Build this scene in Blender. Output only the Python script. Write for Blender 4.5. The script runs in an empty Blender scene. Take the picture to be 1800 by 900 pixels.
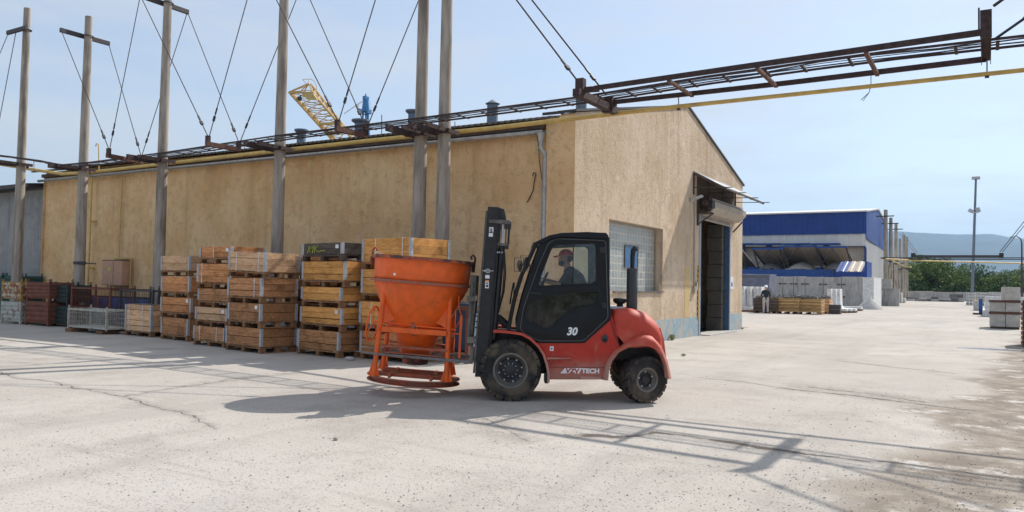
import bpy, bmesh, math, random
from mathutils import Vector, Matrix, noise
R = math.radians
HAZE = 1.0e-4
random.seed(7)
scene = bpy.context.scene
COL = scene.collection
# ---------------------------------------------------------------- camera
CW, CH = 1800.0, 900.0
FPX = 1384.0
YAW = math.atan(835 / 1384.0); PITCH = math.atan(48 / 1384.0); ROLL = .018
EYE = Vector((0, 0, 1.65))
Fw = Vector((-math.sin(YAW) * math.cos(PITCH), math.cos(YAW) * math.cos(PITCH), math.sin(PITCH)))
Rt0 = Vector((math.cos(YAW), math.sin(YAW), 0)); Up0 = Rt0.cross(Fw)
Rt = math.cos(ROLL) * Rt0 + math.sin(ROLL) * Up0
Up = -math.sin(ROLL) * Rt0 + math.cos(ROLL) * Up0
cam_d = bpy.data.cameras.new("camera"); cam = bpy.data.objects.new("camera", cam_d); COL.objects.link(cam)
cam_d.sensor_width = 36; cam_d.lens = 36 * FPX / CW
cam_d.clip_start = .1; cam_d.clip_end = 30000
m3 = Matrix((Rt, Up, -Fw)).transposed()
cam.matrix_world = Matrix.Translation(EYE) @ m3.to_4x4()
scene.camera = cam
scene.render.resolution_x = 1024; scene.render.resolution_y = 512
# surveying helpers: turn a direction read off the photograph into a real place in the yard
def ray(x, y): return Fw + Rt * ((x - 900) / FPX) - Up * ((y - 450) / FPX)
def gz(x, y, z=0.0):
    d = ray(x, y); return EYE + d * ((z - EYE.z) / d.z)
def px_(x, y, X):
    d = ray(x, y); return EYE + d * (X / d.x)
def py_(x, y, Y):
    d = ray(x, y); return EYE + d * (Y / d.y)
# ---------------------------------------------------------------- light
SUN_EL, SUN_AZ = R(44), R(19.3)          # azimuth from +Y towards +X
w = bpy.data.worlds.new("World"); scene.world = w; w.use_nodes = True
nt = w.node_tree; nt.nodes.clear()
def wn(t, **k):
    n = nt.nodes.new(t)
    for a, b in k.items(): setattr(n, a, b)
    return n
sky = wn('ShaderNodeTexSky', sky_type='NISHITA', sun_disc=False, sun_elevation=SUN_EL, sun_rotation=SUN_AZ,
         altitude=300, air_density=1.0, dust_density=1.0, ozone_density=1.0)
tc = wn('ShaderNodeTexCoord'); mp = wn('ShaderNodeMapping'); mp.inputs['Scale'].default_value = (1, 1, 4.5)
mp.inputs['Location'].default_value = (3.1, 1.7, .35)
nz = wn('ShaderNodeTexNoise'); nz.inputs['Scale'].default_value = 1.7; nz.inputs['Detail'].default_value = 7; nz.inputs['Roughness'].default_value = .6
cr = wn('ShaderNodeValToRGB'); cr.color_ramp.elements[0].position = .46; cr.color_ramp.elements[1].position = .68
cr.color_ramp.elements[0].color = (.48, .48, .48, 1); cr.color_ramp.elements[1].color = (.97, .97, .97, 1)
mx = wn('ShaderNodeMix', data_type='RGBA'); mx.inputs['B'].default_value = (4.35, 4.58, 4.85, 1)
bg = wn('ShaderNodeBackground'); bg.inputs['Strength'].default_value = .135
wo = wn('ShaderNodeOutputWorld')
L = nt.links.new
L(tc.outputs['Generated'], mp.inputs[0]); L(mp.outputs[0], nz.inputs['Vector']); L(nz.outputs['Fac'], cr.inputs[0])
L(cr.outputs[0], mx.inputs['Factor']); L(sky.outputs[0], mx.inputs['A']); L(mx.outputs['Result'], bg.inputs[0]); L(bg.outputs[0], wo.inputs[0])
sd = bpy.data.lights.new("sun", 'SUN'); sd.energy = 4.1; sd.angle = R(.55); sd.color = (1, .94, .86)
so = bpy.data.objects.new("sun", sd); COL.objects.link(so)
SUN = Vector((math.sin(SUN_AZ) * math.cos(SUN_EL), math.cos(SUN_AZ) * math.cos(SUN_EL), math.sin(SUN_EL)))
so.rotation_euler = SUN.to_track_quat('Z', 'Y').to_euler(); so.location = (10, 30, 40)
vs = scene.view_settings; vs.view_transform = 'Standard'; vs.look = 'None'; vs.gamma = 1; vs.exposure = 0.34
scene.cycles.max_bounces = 7; scene.cycles.transparent_max_bounces = 12
try: scene.cycles.volume_bounces = 0
except: pass

# ---------------------------------------------------------------- mesh helpers
class MB:
    def __init__(s): s.v = []; s.f = []; s.M = None
    def add(s, vs_, fs):
        o = len(s.v)
        for p in vs_:
            p = Vector(p)
            s.v.append(s.M @ p if s.M is not None else p)
        s.f += [tuple(i + o for i in f) for f in fs]
    def box(s, x0, y0, z0, x1, y1, z1):
        if x1 < x0: x0, x1 = x1, x0
        if y1 < y0: y0, y1 = y1, y0
        if z1 < z0: z0, z1 = z1, z0
        s.add([(x0, y0, z0), (x1, y0, z0), (x1, y1, z0), (x0, y1, z0), (x0, y0, z1), (x1, y0, z1), (x1, y1, z1), (x0, y1, z1)],
              [(0, 3, 2, 1), (4, 5, 6, 7), (0, 1, 5, 4), (1, 2, 6, 5), (2, 3, 7, 6), (3, 0, 4, 7)]); return s
    def cbox(s, c, sz, rz=0, ry=0, rx=0):
        M = Matrix.Translation(Vector(c)) @ Matrix.Rotation(rz, 4, 'Z') @ Matrix.Rotation(ry, 4, 'Y') @ Matrix.Rotation(rx, 4, 'X')
        a, b, c_ = [q / 2 for q in sz]
        P = [M @ Vector(p) for p in [(-a, -b, -c_), (a, -b, -c_), (a, b, -c_), (-a, b, -c_), (-a, -b, c_), (a, -b, c_), (a, b, c_), (-a, b, c_)]]
        s.add(P, [(0, 3, 2, 1), (4, 5, 6, 7), (0, 1, 5, 4), (1, 2, 6, 5), (2, 3, 7, 6), (3, 0, 4, 7)]); return s
    def bar(s, p, q, a, b, up=(0, 0, 1)):
        p = Vector(p); q = Vector(q); d = (q - p).normalized(); up = Vector(up)
        sd_ = d.cross(up)
        if sd_.length < 1e-4: sd_ = d.cross(Vector((1, 0, 0)))
        sd_.normalize(); u = sd_.cross(d)
        P = []
        for e in (p, q):
            for i, j in ((-1, -1), (1, -1), (1, 1), (-1, 1)): P.append(e + sd_ * (i * a / 2) + u * (j * b / 2))
        s.add(P, [(0, 1, 2, 3), (7, 6, 5, 4), (0, 4, 5, 1), (1, 5, 6, 2), (2, 6, 7, 3), (3, 7, 4, 0)]); return s
    def tube(s, pts, r, n=10, closed=False, cap=True):
        pts = [Vector(p) for p in pts]; N = len(pts)
        rr = r if isinstance(r, (list, tuple)) else [r] * N
        vs_ = []; prev = None
        for i in range(N):
            if closed: t = pts[(i + 1) % N] - pts[i - 1]
            else: t = pts[min(i + 1, N - 1)] - pts[max(i - 1, 0)]
            t.normalize()
            if prev is None:
                a = Vector((0, 0, 1)) if abs(t.z) < .9 else Vector((1, 0, 0))
                u = t.cross(a).normalized()
            else:
                u = (prev - t * prev.dot(t)).normalized()
            prev = u; v = t.cross(u)
            for k in range(n):
                an = 2 * math.pi * k / n
                vs_.append(pts[i] + (u * math.cos(an) + v * math.sin(an)) * rr[i])
        fs = []
        for i in range(N if closed else N - 1):
            j = (i + 1) % N
            for k in range(n):
                l = (k + 1) % n; fs.append((i * n + k, i * n + l, j * n + l, j * n + k))
        if cap and not closed:
            fs.append(tuple(range(n - 1, -1, -1))); fs.append(tuple((N - 1) * n + k for k in range(n)))
        s.add(vs_, fs); return s
    def cyl(s, p, q, r, n=16, r2=None): return s.tube([p, q], [r, r if r2 is None else r2], n)
    def lathe(s, prof, c=(0, 0, 0), axis='Z', n=32, cap=True):
        c = Vector(c); vs_ = []
        for (r, h) in prof:
            for k in range(n):
                a = 2 * math.pi * k / n; x, y = r * math.cos(a), r * math.sin(a)
                p = {'Z': (x, y, h), 'Y': (x, h, y), 'X': (h, x, y)}[axis]
                vs_.append(c + Vector(p))
        fs = []
        for i in range(len(prof) - 1):
            for k in range(n):
                l = (k + 1) % n; fs.append((i * n + k, i * n + l, (i + 1) * n + l, (i + 1) * n + k))
        if cap:
            fs.append(tuple(range(n))); fs.append(tuple((len(prof) - 1) * n + k for k in range(n)))
        s.add(vs_, fs); return s
    def prism(s, poly, a, b, axis='Y'):
        n = len(poly)
        def P(u, v, w_): return {'Y': (u, w_, v), 'X': (w_, u, v), 'Z': (u, v, w_)}[axis]
        vs_ = [P(u, v, a) for u, v in poly] + [P(u, v, b) for u, v in poly]
        fs = [tuple(range(n)), tuple(range(2 * n - 1, n - 1, -1))] + [(i, (i + 1) % n, n + (i + 1) % n, n + i) for i in range(n)]
        s.add(vs_, fs); return s
    def grid(s, rows, closed=False):
        n = len(rows[0]); vs_ = [p for r in rows for p in r]; fs = []
        for i in range(len(rows) - 1):
            for k in range(n if closed else n - 1):
                l = (k + 1) % n; fs.append((i * n + k, i * n + l, (i + 1) * n + l, (i + 1) * n + k))
        s.add(vs_, fs); return s
    def sphere(s, c, r, n=12, sc=(1, 1, 1)):
        rows = []
        for i in range(n + 1):
            ph = math.pi * i / n; rr = max(math.sin(ph), 1e-3)
            rows.append([Vector(c) + Vector((r * sc[0] * rr * math.cos(2 * math.pi * k / (2 * n)), r * sc[1] * rr * math.sin(2 * math.pi * k / (2 * n)), r * sc[2] * math.cos(ph))) for k in range(2 * n)])
        s.grid(rows, closed=True); return s
    def build(s, name, mat, parent=None, smooth=None, bevel=0, solid=0, subs=0):
        me = bpy.data.meshes.new(name)
        o = bpy.data.objects.new(name, me); COL.objects.link(o)
        off = Vector((0, 0, 0))
        if parent is not None:
            o.parent = parent; top = parent
            while top.parent is not None: top = top.parent
            if top.get('_world'): off = Vector(top['_world'])
        vv = [tuple(p - off) for p in s.v]
        me.from_pydata(vv, [], s.f)
        bm = bmesh.new(); bm.from_mesh(me); bmesh.ops.recalc_face_normals(bm, faces=bm.faces); bm.to_mesh(me); bm.free()
        me.materials.append(mat)
        finish(o, smooth, bevel, solid, subs)
        return o
def finish(o, smooth=None, bevel=0, solid=0, subs=0):
    me = o.data
    if smooth is not None:
        me.polygons.foreach_set('use_smooth', [True] * len(me.polygons))
        try: me.set_sharp_from_angle(angle=R(smooth))
        except Exception: pass
    if solid: m = o.modifiers.new('s', 'SOLIDIFY'); m.thickness = solid
    if bevel:
        m = o.modifiers.new('b', 'BEVEL'); m.width = bevel; m.segments = 2; m.limit_method = 'ANGLE'; m.angle_limit = R(35)
        m.harden_normals = False
    if subs: m = o.modifiers.new('u', 'SUBSURF'); m.levels = subs; m.render_levels = subs
def tag(o, label=None, cat=None, group=None, kind=None):
    if label: o['label'] = label
    if cat: o['category'] = cat
    if group: o['group'] = group
    if kind: o['kind'] = kind
    return o
def thing(name, label, cat, loc=(0, 0, 0), rz=0, group=None, world=False, rot=None):
    o = bpy.data.objects.new(name, None); COL.objects.link(o); o.empty_display_size = .2
    o.location = loc; o.rotation_euler = (0, 0, rz)
    if rot is not None: o.rotation_euler = rot
    if world: o['_world'] = tuple(loc)      # parts given in yard coordinates
    return tag(o, label, cat, group)
def copy_tree(o, parent=None):
    c = o.copy(); COL.objects.link(c); c.parent = parent
    for ch in list(o.children): copy_tree(ch, c)
    return c
def rpoly(pts, r=.02, n=4):
    out = []; N = len(pts)
    for i in range(N):
        p = Vector(pts[i]); a = Vector(pts[i - 1]) - p; b = Vector(pts[(i + 1) % N]) - p
        q = min(r, a.length * .45, b.length * .45)
        A = p + a.normalized() * q; B = p + b.normalized() * q
        for k in range(n + 1):
            t = k / n; P = A * (1 - t) ** 2 + p * 2 * t * (1 - t) + B * t * t
            out.append((P.x, P.y))
    return out
def curve_mesh(cu):
    o = bpy.data.objects.new('tmp', cu); COL.objects.link(o)
    bpy.context.view_layer.update()
    dg = bpy.context.evaluated_depsgraph_get()
    me = bpy.data.meshes.new_from_object(o.evaluated_get(dg))
    bpy.data.objects.remove(o); bpy.data.curves.remove(cu)
    return me
def plate(name, mat, parent, outlines, y, th, bevel=0.0, smooth=30):
    """flat plate standing in the local xz plane, first outline solid, the others cut out of it"""
    cu = bpy.data.curves.new('tmp', 'CURVE'); cu.dimensions = '2D'; cu.fill_mode = 'BOTH'
    cu.extrude = th / 2 - bevel; cu.bevel_depth = bevel; cu.bevel_resolution = 1; 
    if bevel: cu.offset = -bevel
    for ol in outlines:
        sp = cu.splines.new('POLY'); sp.points.add(len(ol) - 1); sp.use_cyclic_u = True
        for i, (a, b) in enumerate(ol): sp.points[i].co = (a, b, 0, 1)
    me = curve_mesh(cu)
    for v in me.vertices: v.co = (v.co.x, y + v.co.z, v.co.y)
    me.name = name; me.materials.clear(); me.materials.append(mat)
    me.flip_normals() if False else None
    o = bpy.data.objects.new(name, me); COL.objects.link(o); o.parent = parent
    bm = bmesh.new(); bm.from_mesh(me); bmesh.ops.remove_doubles(bm, verts=bm.verts, dist=1e-5); bmesh.ops.recalc_face_normals(bm, faces=bm.faces); bm.to_mesh(me); bm.free()
    finish(o, smooth)
    return o
def text_obj(name, s, size, mat, parent, M, shear=0, bold=0, ext=.001, sx=1):
    cu = bpy.data.curves.new('tmp', 'FONT'); cu.body = s; cu.size = size; cu.extrude = ext; cu.offset = bold; cu.shear = shear
    cu.resolution_u = 3
    me = curve_mesh(cu)
    for v in me.vertices: v.co = M @ Vector((v.co.x * sx, v.co.y, v.co.z))
    me.name = name; me.materials.clear(); me.materials.append(mat)
    o = bpy.data.objects.new(name, me); COL.objects.link(o); o.parent = parent
    return o

# ---------------------------------------------------------------- materials
def new_mat(name):
    m = bpy.data.materials.new(name); m.use_nodes = True; return m, m.node_tree, m.node_tree.nodes['Principled BSDF']
class NT:
    """tiny node-graph writer"""
    def __init__(s, t): s.t = t
    def n(s, ty, ins=None, **k):
        q = s.t.nodes.new(ty)
        for a, b in k.items(): setattr(q, a, b)
        for a, b in (ins or {}).items():
            if hasattr(b, 'is_output'): s.t.links.new(b, q.inputs[a])
            else: q.inputs[a].default_value = b
        return q
    def coord(s, kind='Object', sc=(1, 1, 1), rnd=False):
        c = s.n('ShaderNodeTexCoord').outputs[kind]
        if rnd:
            r_ = s.n('ShaderNodeObjectInfo').outputs['Random']
            m = s.math('MULTIPLY', r_, 37.0)
            c = s.n('ShaderNodeVectorMath', {0: c, 1: m}, operation='ADD').outputs[0]
        return s.n('ShaderNodeMapping', {'Vector': c, 'Scale': sc}).outputs[0]
    def noise(s, vec, sc, det=4, ro=.55, dist=0): return s.n('ShaderNodeTexNoise', {'Vector': vec, 'Scale': sc, 'Detail': det, 'Roughness': ro, 'Distortion': dist}).outputs['Fac']
    def math(s, op, a, b=0.0, c=0.0, clamp=False):
        q = s.n('ShaderNodeMath', {0: a, 1: b, 2: c}, operation=op); q.use_clamp = clamp; return q.outputs[0]
    def ramp(s, f, lo, hi): return s.n('ShaderNodeMapRange', {'Value': f, 'From Min': lo, 'From Max': hi}, interpolation_type='SMOOTHSTEP').outputs[0]
    def mix(s, f, a, b, mode='MIX'):
        q = s.n('ShaderNodeMix', data_type='RGBA', blend_type=mode)
        for k, v in (('Factor', f), ('A', a), ('B', b)):
            i = q.inputs[k] if k == 'Factor' else [x for x in q.inputs if x.name == k and x.type == 'RGBA'][0]
            if hasattr(v, 'is_output'): s.t.links.new(v, i)
            else: i.default_value = v if k == 'Factor' else (tuple(v) + (1,) if len(v) == 3 else v)
        return [x for x in q.outputs if x.type == 'RGBA'][0]
    def bump(s, h, st, dist, nrm=None):
        d = {'Height': h, 'Strength': st, 'Distance': dist}
        if nrm is not None: d['Normal'] = nrm
        return s.n('ShaderNodeBump', d).outputs[0]
    def hsv(s, col, h=.5, sa=1, v=1): return s.n('ShaderNodeHueSaturation', {'Color': col, 'Hue': h, 'Saturation': sa, 'Value': v}).outputs[0]
def paint(name, c, rough=.5, metal=0, dirt=None, dsc=3, dlo=.5, dhi=.75, damt=1, var=.15, bump=.0, bsc=40, rv=.15, sc=(1, 1, 1), spec=.5, rnd=True, coat=0, chip=None, chipc=(.1, .08, .07), splash=None):
    m, t, b = new_mat(name); g = NT(t)
    co = g.coord('Object', sc, rnd)
    n1 = g.noise(co, dsc, 6, .6)
    dark = tuple(x * (1 - var) for x in c); lite = tuple(min(1, x * (1 + var)) for x in c)
    col = g.mix(g.ramp(g.noise(co, dsc * 2.7, 5), .3, .7), dark, lite)
    if dirt is not None:
        f = g.math('MULTIPLY', g.ramp(n1, dlo, dhi), damt)
        col = g.mix(f, col, dirt)
    raw = g.coord('Object')
    if chip:
        st = g.n('ShaderNodeMapping', {'Vector': raw, 'Scale': (9, 9, 2.2)}).outputs[0]
        c_ = g.math('MULTIPLY', g.ramp(g.noise(st, 1.3, 8, .72), .60, .68), chip)
        col = g.mix(c_, col, chipc)
        c_ = g.math('MULTIPLY', g.ramp(g.noise(raw, 34, 3, .6), .70, .75), chip)
        col = g.mix(c_, col, chipc)
    if splash:
        z = g.n('ShaderNodeSeparateXYZ', {0: raw}).outputs[2]
        f = g.ramp(g.math('ADD', z, g.math('MULTIPLY', g.noise(raw, 5, 6, .7), -.55)), splash[1], splash[0])
        col = g.mix(g.math('MULTIPLY', f, .62), col, splash[2])
    t.links.new(col, b.inputs['Base Color'])
    t.links.new(g.n('ShaderNodeMapRange', {'Value': n1, 'To Min': max(0, rough - rv), 'To Max': min(1, rough + rv)}).outputs[0], b.inputs['Roughness'])
    b.inputs['Metallic'].default_value = metal; b.inputs['Specular IOR Level'].default_value = spec
    b.inputs['Coat Weight'].default_value = coat
    if bump: t.links.new(g.bump(g.noise(co, bsc, 5, .6), bump, .01), b.inputs['Normal'])
    return m
def wood(name, c, dark, kn=.5, grey=None, sc=(2.2, 16, 22)):
    m, t, b = new_mat(name); g = NT(t)
    isl = g.n('ShaderNodeNewGeometry').outputs['Random Per Island']
    base = g.coord('Object', (1, 1, 1), True)
    off = g.n('ShaderNodeVectorMath', {0: base, 1: g.math('MULTIPLY', isl, 23.0)}, operation='ADD').outputs[0]
    gv = g.n('ShaderNodeMapping', {'Vector': off, 'Scale': sc}).outputs[0]
    gr = g.noise(gv, 1.6, 6, .6, 1.2)
    col = g.mix(g.ramp(gr, .3, .72), c, dark)
    kv = g.n('ShaderNodeMapping', {'Vector': off, 'Scale': (3.0, 5, 7)}).outputs[0]
    vo = g.n('ShaderNodeTexVoronoi', {'Vector': kv, 'Scale': 1.0}).outputs['Distance']
    col = g.mix(g.math('MULTIPLY', g.ramp(vo, .14, .05), kn), col, tuple(x * .35 for x in dark))
    big = g.noise(off, 2.3, 4)
    col = g.mix(g.math('MULTIPLY', g.ramp(big, .5, .72), .55), col, tuple(x * .42 for x in dark))
    if grey: col = g.mix(g.math('MULTIPLY', g.ramp(g.noise(off, 1.1, 3), .35, .65), .7), col, grey)
    rv_ = g.n('ShaderNodeMapRange', {'Value': isl, 'To Min': .66, 'To Max': 1.28}).outputs[0]
    orr = g.n('ShaderNodeMapRange', {'Value': g.n('ShaderNodeObjectInfo').outputs['Random'], 'To Min': .85, 'To Max': 1.12}).outputs[0]
    col = g.hsv(col, .5, 1, g.math('MULTIPLY', rv_, orr))
    t.links.new(col, b.inputs['Base Color']); b.inputs['Roughness'].default_value = .82; b.inputs['Specular IOR Level'].default_value = .25
    t.links.new(g.bump(gr, .5, .006), b.inputs['Normal'])
    return m
def stucco(name, c1, c2, stain, stsc=1.0):
    m, t, b = new_mat(name); g = NT(t); co = g.coord()
    col = g.mix(g.ramp(g.noise(co, .55, 6, .6), .32, .68), c1, c2)
    sv = g.n('ShaderNodeMapping', {'Vector': co, 'Scale': (1.5, 1.5, .16)}).outputs[0]
    col = g.mix(g.math('MULTIPLY', g.ramp(g.noise(sv, 1.4 * stsc, 6, .62), .46, .74), .62), col, stain)
    col = g.mix(g.math('MULTIPLY', g.ramp(g.noise(co, 5, 6, .7), .48, .68), .45), col, tuple(x * .62 for x in c1))
    col = g.mix(g.math('MULTIPLY', g.ramp(g.noise(co, 1.9, 8, .7), .55, .66), .35), col, tuple(min(1, x * 1.25) for x in c2))
    fine = g.noise(co, 26, 5, .7)
    col = g.mix(g.math('MULTIPLY', g.ramp(fine, .44, .27), .8), col, tuple(x * .45 for x in c1))
    # stain streaks, blotches and darker hollows of the render
    t.links.new(col, b.inputs['Base Color']); b.inputs['Roughness'].default_value = .93; b.inputs['Specular IOR Level'].default_value = .2
    n1 = g.bump(fine, 1.0, .035); n2 = g.bump(g.noise(co, 7, 4), .5, .04, n1)
    t.links.new(n2, b.inputs['Normal']); return m
M = {}
M['stucco'] = stucco('stucco', (.80, .505, .25), (.93, .66, .385), (.60, .37, .19))
M['stucco_sunlit'] = stucco('stucco_sunlit', (.58, .44, .30), (.70, .56, .42), (.44, .325, .22), 1.2)  # same render as the long wall, its sunlit look put into the colour
M['whitewash'] = stucco('whitewash', (.34, .335, .33), (.44, .435, .43), (.18, .18, .18), 1.5)
M['plinth_blue'] = paint('plinth_blue', (.27, .37, .42), .9, dirt=(.45, .40, .33), dlo=.45, dhi=.62, dsc=2.5, damt=.8, bump=.8, bsc=25)
M['old_concrete'] = paint('old_concrete', (.42, .40, .375), .9, dirt=(.20, .19, .18), dsc=1.6, dlo=.45, dhi=.75, damt=.7, bump=.5, bsc=30, sc=(1.4, 1.4, .35))
M['pole_concrete'] = paint('pole_concrete', (.40, .345, .29), .9, dirt=(.17, .14, .115), dsc=3.0, dlo=.42, dhi=.70, damt=.85, bump=.6, bsc=45, sc=(1.6, 1.6, .22))
M['block'] = paint('block', (.44, .425, .40), .9, dirt=(.33, .31, .29), dsc=1.5, damt=.6, bump=.3)
M['white_concrete'] = paint('white_concrete', (.66, .66, .65), .85, dirt=(.45, .43, .40), dsc=2, damt=.6)
M['rust'] = paint('rust', (.055, .032, .031), .85, dirt=(.05, .03, .028), dsc=5, damt=.8, var=.35, bump=.5)
M['rust_bright'] = paint('rust_bright', (.115, .052, .038), .8, dirt=(.09, .04, .03), dsc=7, damt=.8, var=.35, bump=.4)
M['dark_steel'] = paint('dark_steel', (.055, .048, .052), .65, dirt=(.10, .06, .045), dsc=6, damt=.6, bump=.2)
M['cable_black'] = paint('cable_black', (.022, .022, .028), .6)
M['pipe_yellow'] = paint('pipe_yellow', (.62, .43, .13), .55, dirt=(.36, .27, .12), dsc=2, damt=.8, var=.12)
M['zinc'] = paint('zinc', (.42, .44, .46), .45, .75, dirt=(.28, .28, .29), dsc=4, damt=.7)
M['zinc_dull'] = paint('zinc_dull', (.46, .47, .49), .6, .15, dirt=(.30, .30, .31), dsc=9, damt=.7)
M['roof_sheet'] = paint('roof_sheet', (.17, .155, .14), .9, dirt=(.075, .07, .06), dsc=2, damt=.8, bump=.4)
M['vent_blue'] = paint('vent_blue', (.16, .20, .26), .6, .3, dirt=(.26, .27, .29), dsc=3, damt=.6)
M['glassblock'] = None
M['sheet_cream'] = paint('sheet_cream', (.42, .355, .285), .6, dirt=(.30, .25, .20), dsc=2, damt=.6)
M['sheet_white'] = paint('sheet_white', (.64, .64, .62), .6, dirt=(.56, .55, .52), dsc=1.0, dlo=.45, damt=.5, var=.05, sc=(1, 1, .3))
M['sheet_blue'] = paint('sheet_blue', (.005, .045, .24), .5, dirt=(.008, .055, .27), dsc=.6, damt=.6, var=.1)
M['blue_paint'] = paint('blue_paint', (.012, .065, .26), .55, dirt=(.02, .09, .30), dsc=2, damt=.7)
M['frame_blue'] = paint('frame_blue', (.05, .11, .20), .6, dirt=(.15, .15, .15), dsc=4, damt=.5)
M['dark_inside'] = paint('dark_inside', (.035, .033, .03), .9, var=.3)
M['wood_brown'] = wood('wood_brown', (.64, .32, .145), (.30, .13, .055))
M['wood_red'] = wood('wood_red', (.74, .345, .145), (.40, .155, .055))
M['wood_yellow'] = wood('wood_yellow', (.84, .42, .13), (.52, .23, .06), .35)
M['wood_pale'] = wood('wood_pale', (.86, .56, .33), (.52, .29, .15))
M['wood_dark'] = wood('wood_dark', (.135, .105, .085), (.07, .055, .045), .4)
M['wood_pallet'] = wood('wood_pallet', (.32, .175, .09), (.16, .085, .045), .4)
M['wood_new'] = wood('wood_new', (.60, .40, .19), (.48, .29, .12), .2)
M['strap_white'] = paint('strap_white', (.78, .78, .78), .5)
M['graffiti'] = paint('graffiti', (.55, .65, .06), .6)
M['ag_dark'] = paint('ag_dark', (.14, .135, .13), .95, dirt=(.27, .25, .23), dsc=.8, damt=.8, bump=.8, bsc=6)
M['teal'] = paint('teal', (.02, .075, .07), .7, dirt=(.12, .06, .04), dsc=5, damt=.6)
M['green_dark'] = paint('green_dark', (.022, .035, .032), .75, dirt=(.10, .05, .035), dsc=6, damt=.6)
M['bin_white'] = paint('bin_white', (.42, .42, .38), .7, dirt=(.20, .09, .05), dsc=7, dlo=.52, dhi=.62, damt=.85)
M['bin_rusty'] = paint('bin_rusty', (.50, .42, .30), .75, dirt=(.22, .075, .03), dsc=6, dlo=.42, dhi=.55, damt=.95)
M['bin_red'] = paint('bin_red', (.19, .058, .03), .8, dirt=(.13, .05, .035), dsc=5, dlo=.4, dhi=.6, damt=.85)
M['post_yellow'] = paint('post_yellow', (.45, .30, .08), .8, dirt=(.26, .10, .04), dsc=8, dlo=.4, dhi=.6, damt=.9)
M['cage_white'] = paint('cage_white', (.46, .45, .39), .7, dirt=(.18, .11, .07), dsc=8, dlo=.52, dhi=.66, damt=.7)
M['drum_blue'] = paint('drum_blue', (.012, .06, .22), .4, dirt=(.03, .07, .18), dsc=3)
M['meter_pink'] = paint('meter_pink', (.58, .33, .22), .6, dirt=(.45, .27, .20), dsc=3, damt=.6, var=.06)
M['plastic_white'] = paint('plastic_white', (.72, .72, .72), .5)
M['skin'] = paint('skin', (.60, .32, .22), .5, var=.1)
M['cap_red'] = paint('cap_red', (.80, .06, .03), .8, var=.12)
M['shirt_dark'] = paint('shirt_dark', (.022, .028, .035), .9, var=.3, bump=.4, bsc=12)
M['beard'] = paint('beard', (.12, .105, .10), .9, var=.4)
M['trouser_light'] = paint('trouser_light', (.50, .47, .44), .9)
M['trouser_dark'] = paint('trouser_dark', (.05, .06, .08), .9)
M['hivis'] = paint('hivis', (.45, .62, .04), .7)
M['helmet'] = paint('helmet', (.85, .85, .85), .35)
# forklift
M['lift_red'] = paint('lift_red', (.46, .022, .009), .45, dirt=(.46, .24, .17), dsc=1.7, dlo=.50, dhi=.86, damt=.30, var=.10, coat=.08, rv=.1, spec=.4, chip=.5, chipc=(.34, .17, .12), splash=(.02, .45, (.36, .24, .18)))
M['lift_red_dusty'] = paint('lift_red_dusty', (.48, .045, .022), .62, dirt=(.52, .33, .24), dsc=2.2, dlo=.42, dhi=.82, damt=.55, var=.10, chip=.35, chipc=(.50, .34, .26), splash=(.15, .62, (.46, .33, .26)))
M['lift_black'] = paint('lift_black', (.006, .007, .010), .40, dirt=(.045, .042, .04), dsc=2.5, dlo=.55, dhi=.9, damt=.25, var=.2, rv=.12, spec=.3)
M['mast_black'] = paint('mast_black', (.012, .012, .014), .5, dirt=(.12, .10, .085), dsc=5, dlo=.52, dhi=.85, damt=.4, var=.3)
M['mast_dusty'] = paint('mast_dusty', (.085, .08, .076), .7, dirt=(.24, .21, .18), dsc=5, dlo=.42, dhi=.7, damt=.8)
M['steel_bright'] = paint('steel_bright', (.55, .56, .58), .3, .9)
M['steel_worn'] = paint('steel_worn', (.20, .19, .19), .5, .6, dirt=(.13, .08, .06), dsc=6, damt=.7)
M['tyre'] = paint('tyre', (.026, .025, .026), .85, dirt=(.13, .10, .07), dsc=3.2, dlo=.40, dhi=.62, damt=.85, var=.3, bump=.5, bsc=30, spec=.3)
M['rim_black'] = paint('rim_black', (.018, .018, .022), .5, dirt=(.10, .08, .06), dsc=5, damt=.5)
M['rim_grey'] = paint('rim_grey', (.16, .145, .13), .55, .3, dirt=(.22, .16, .11), dsc=4, dlo=.4, damt=.7)
M['rubber'] = paint('rubber', (.015, .015, .015), .6)
M['gasket'] = paint('gasket', (.10, .10, .10), .5)
M['decal_white'] = paint('decal_white', (.80, .80, .80), .5, var=.04)
M['decal_red'] = paint('decal_red', (.46, .035, .02), .5, var=.04)
M['decal_orange'] = paint('decal_orange', (.7, .25, .05), .5)
M['hopper'] = paint('hopper', (.84, .125, .010), .48, dirt=(.50, .085, .022), dsc=2.6, dlo=.48, dhi=.80, damt=.35, var=.12, bump=.2, bsc=20, chip=.45, chipc=(.24, .12, .08))
M['hopper_stained'] = paint('hopper_stained', (.44, .10, .04), .75, dirt=(.085, .05, .042), dsc=5.5, dlo=.42, dhi=.56, damt=.95, var=.2, bump=.5)
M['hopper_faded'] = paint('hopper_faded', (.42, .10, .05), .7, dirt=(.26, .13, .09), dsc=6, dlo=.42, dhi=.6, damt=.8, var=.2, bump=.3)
M['crane_yellow'] = paint('crane_yellow', (.58, .36, .11), .6, dirt=(.50, .36, .18), dsc=.8)
M['crane_blue'] = paint('crane_blue', (.03, .17, .42), .5)
M['tarp'] = paint('tarp', (.125, .135, .185), .55, dirt=(.20, .21, .26), dsc=1.2, damt=.7, bump=.9, bsc=1.6, sc=(1, 1, 1.3))
M['leaf'] = paint('leaf', (.13, .19, .045), .75, var=.45, dsc=1.1, dirt=(.16, .20, .06), damt=.7, spec=.2)
M['leaf_b'] = paint('leaf_b', (.06, .105, .03), .75, var=.45, dsc=1.1, dirt=(.11, .15, .04), damt=.7, spec=.2)
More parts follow.
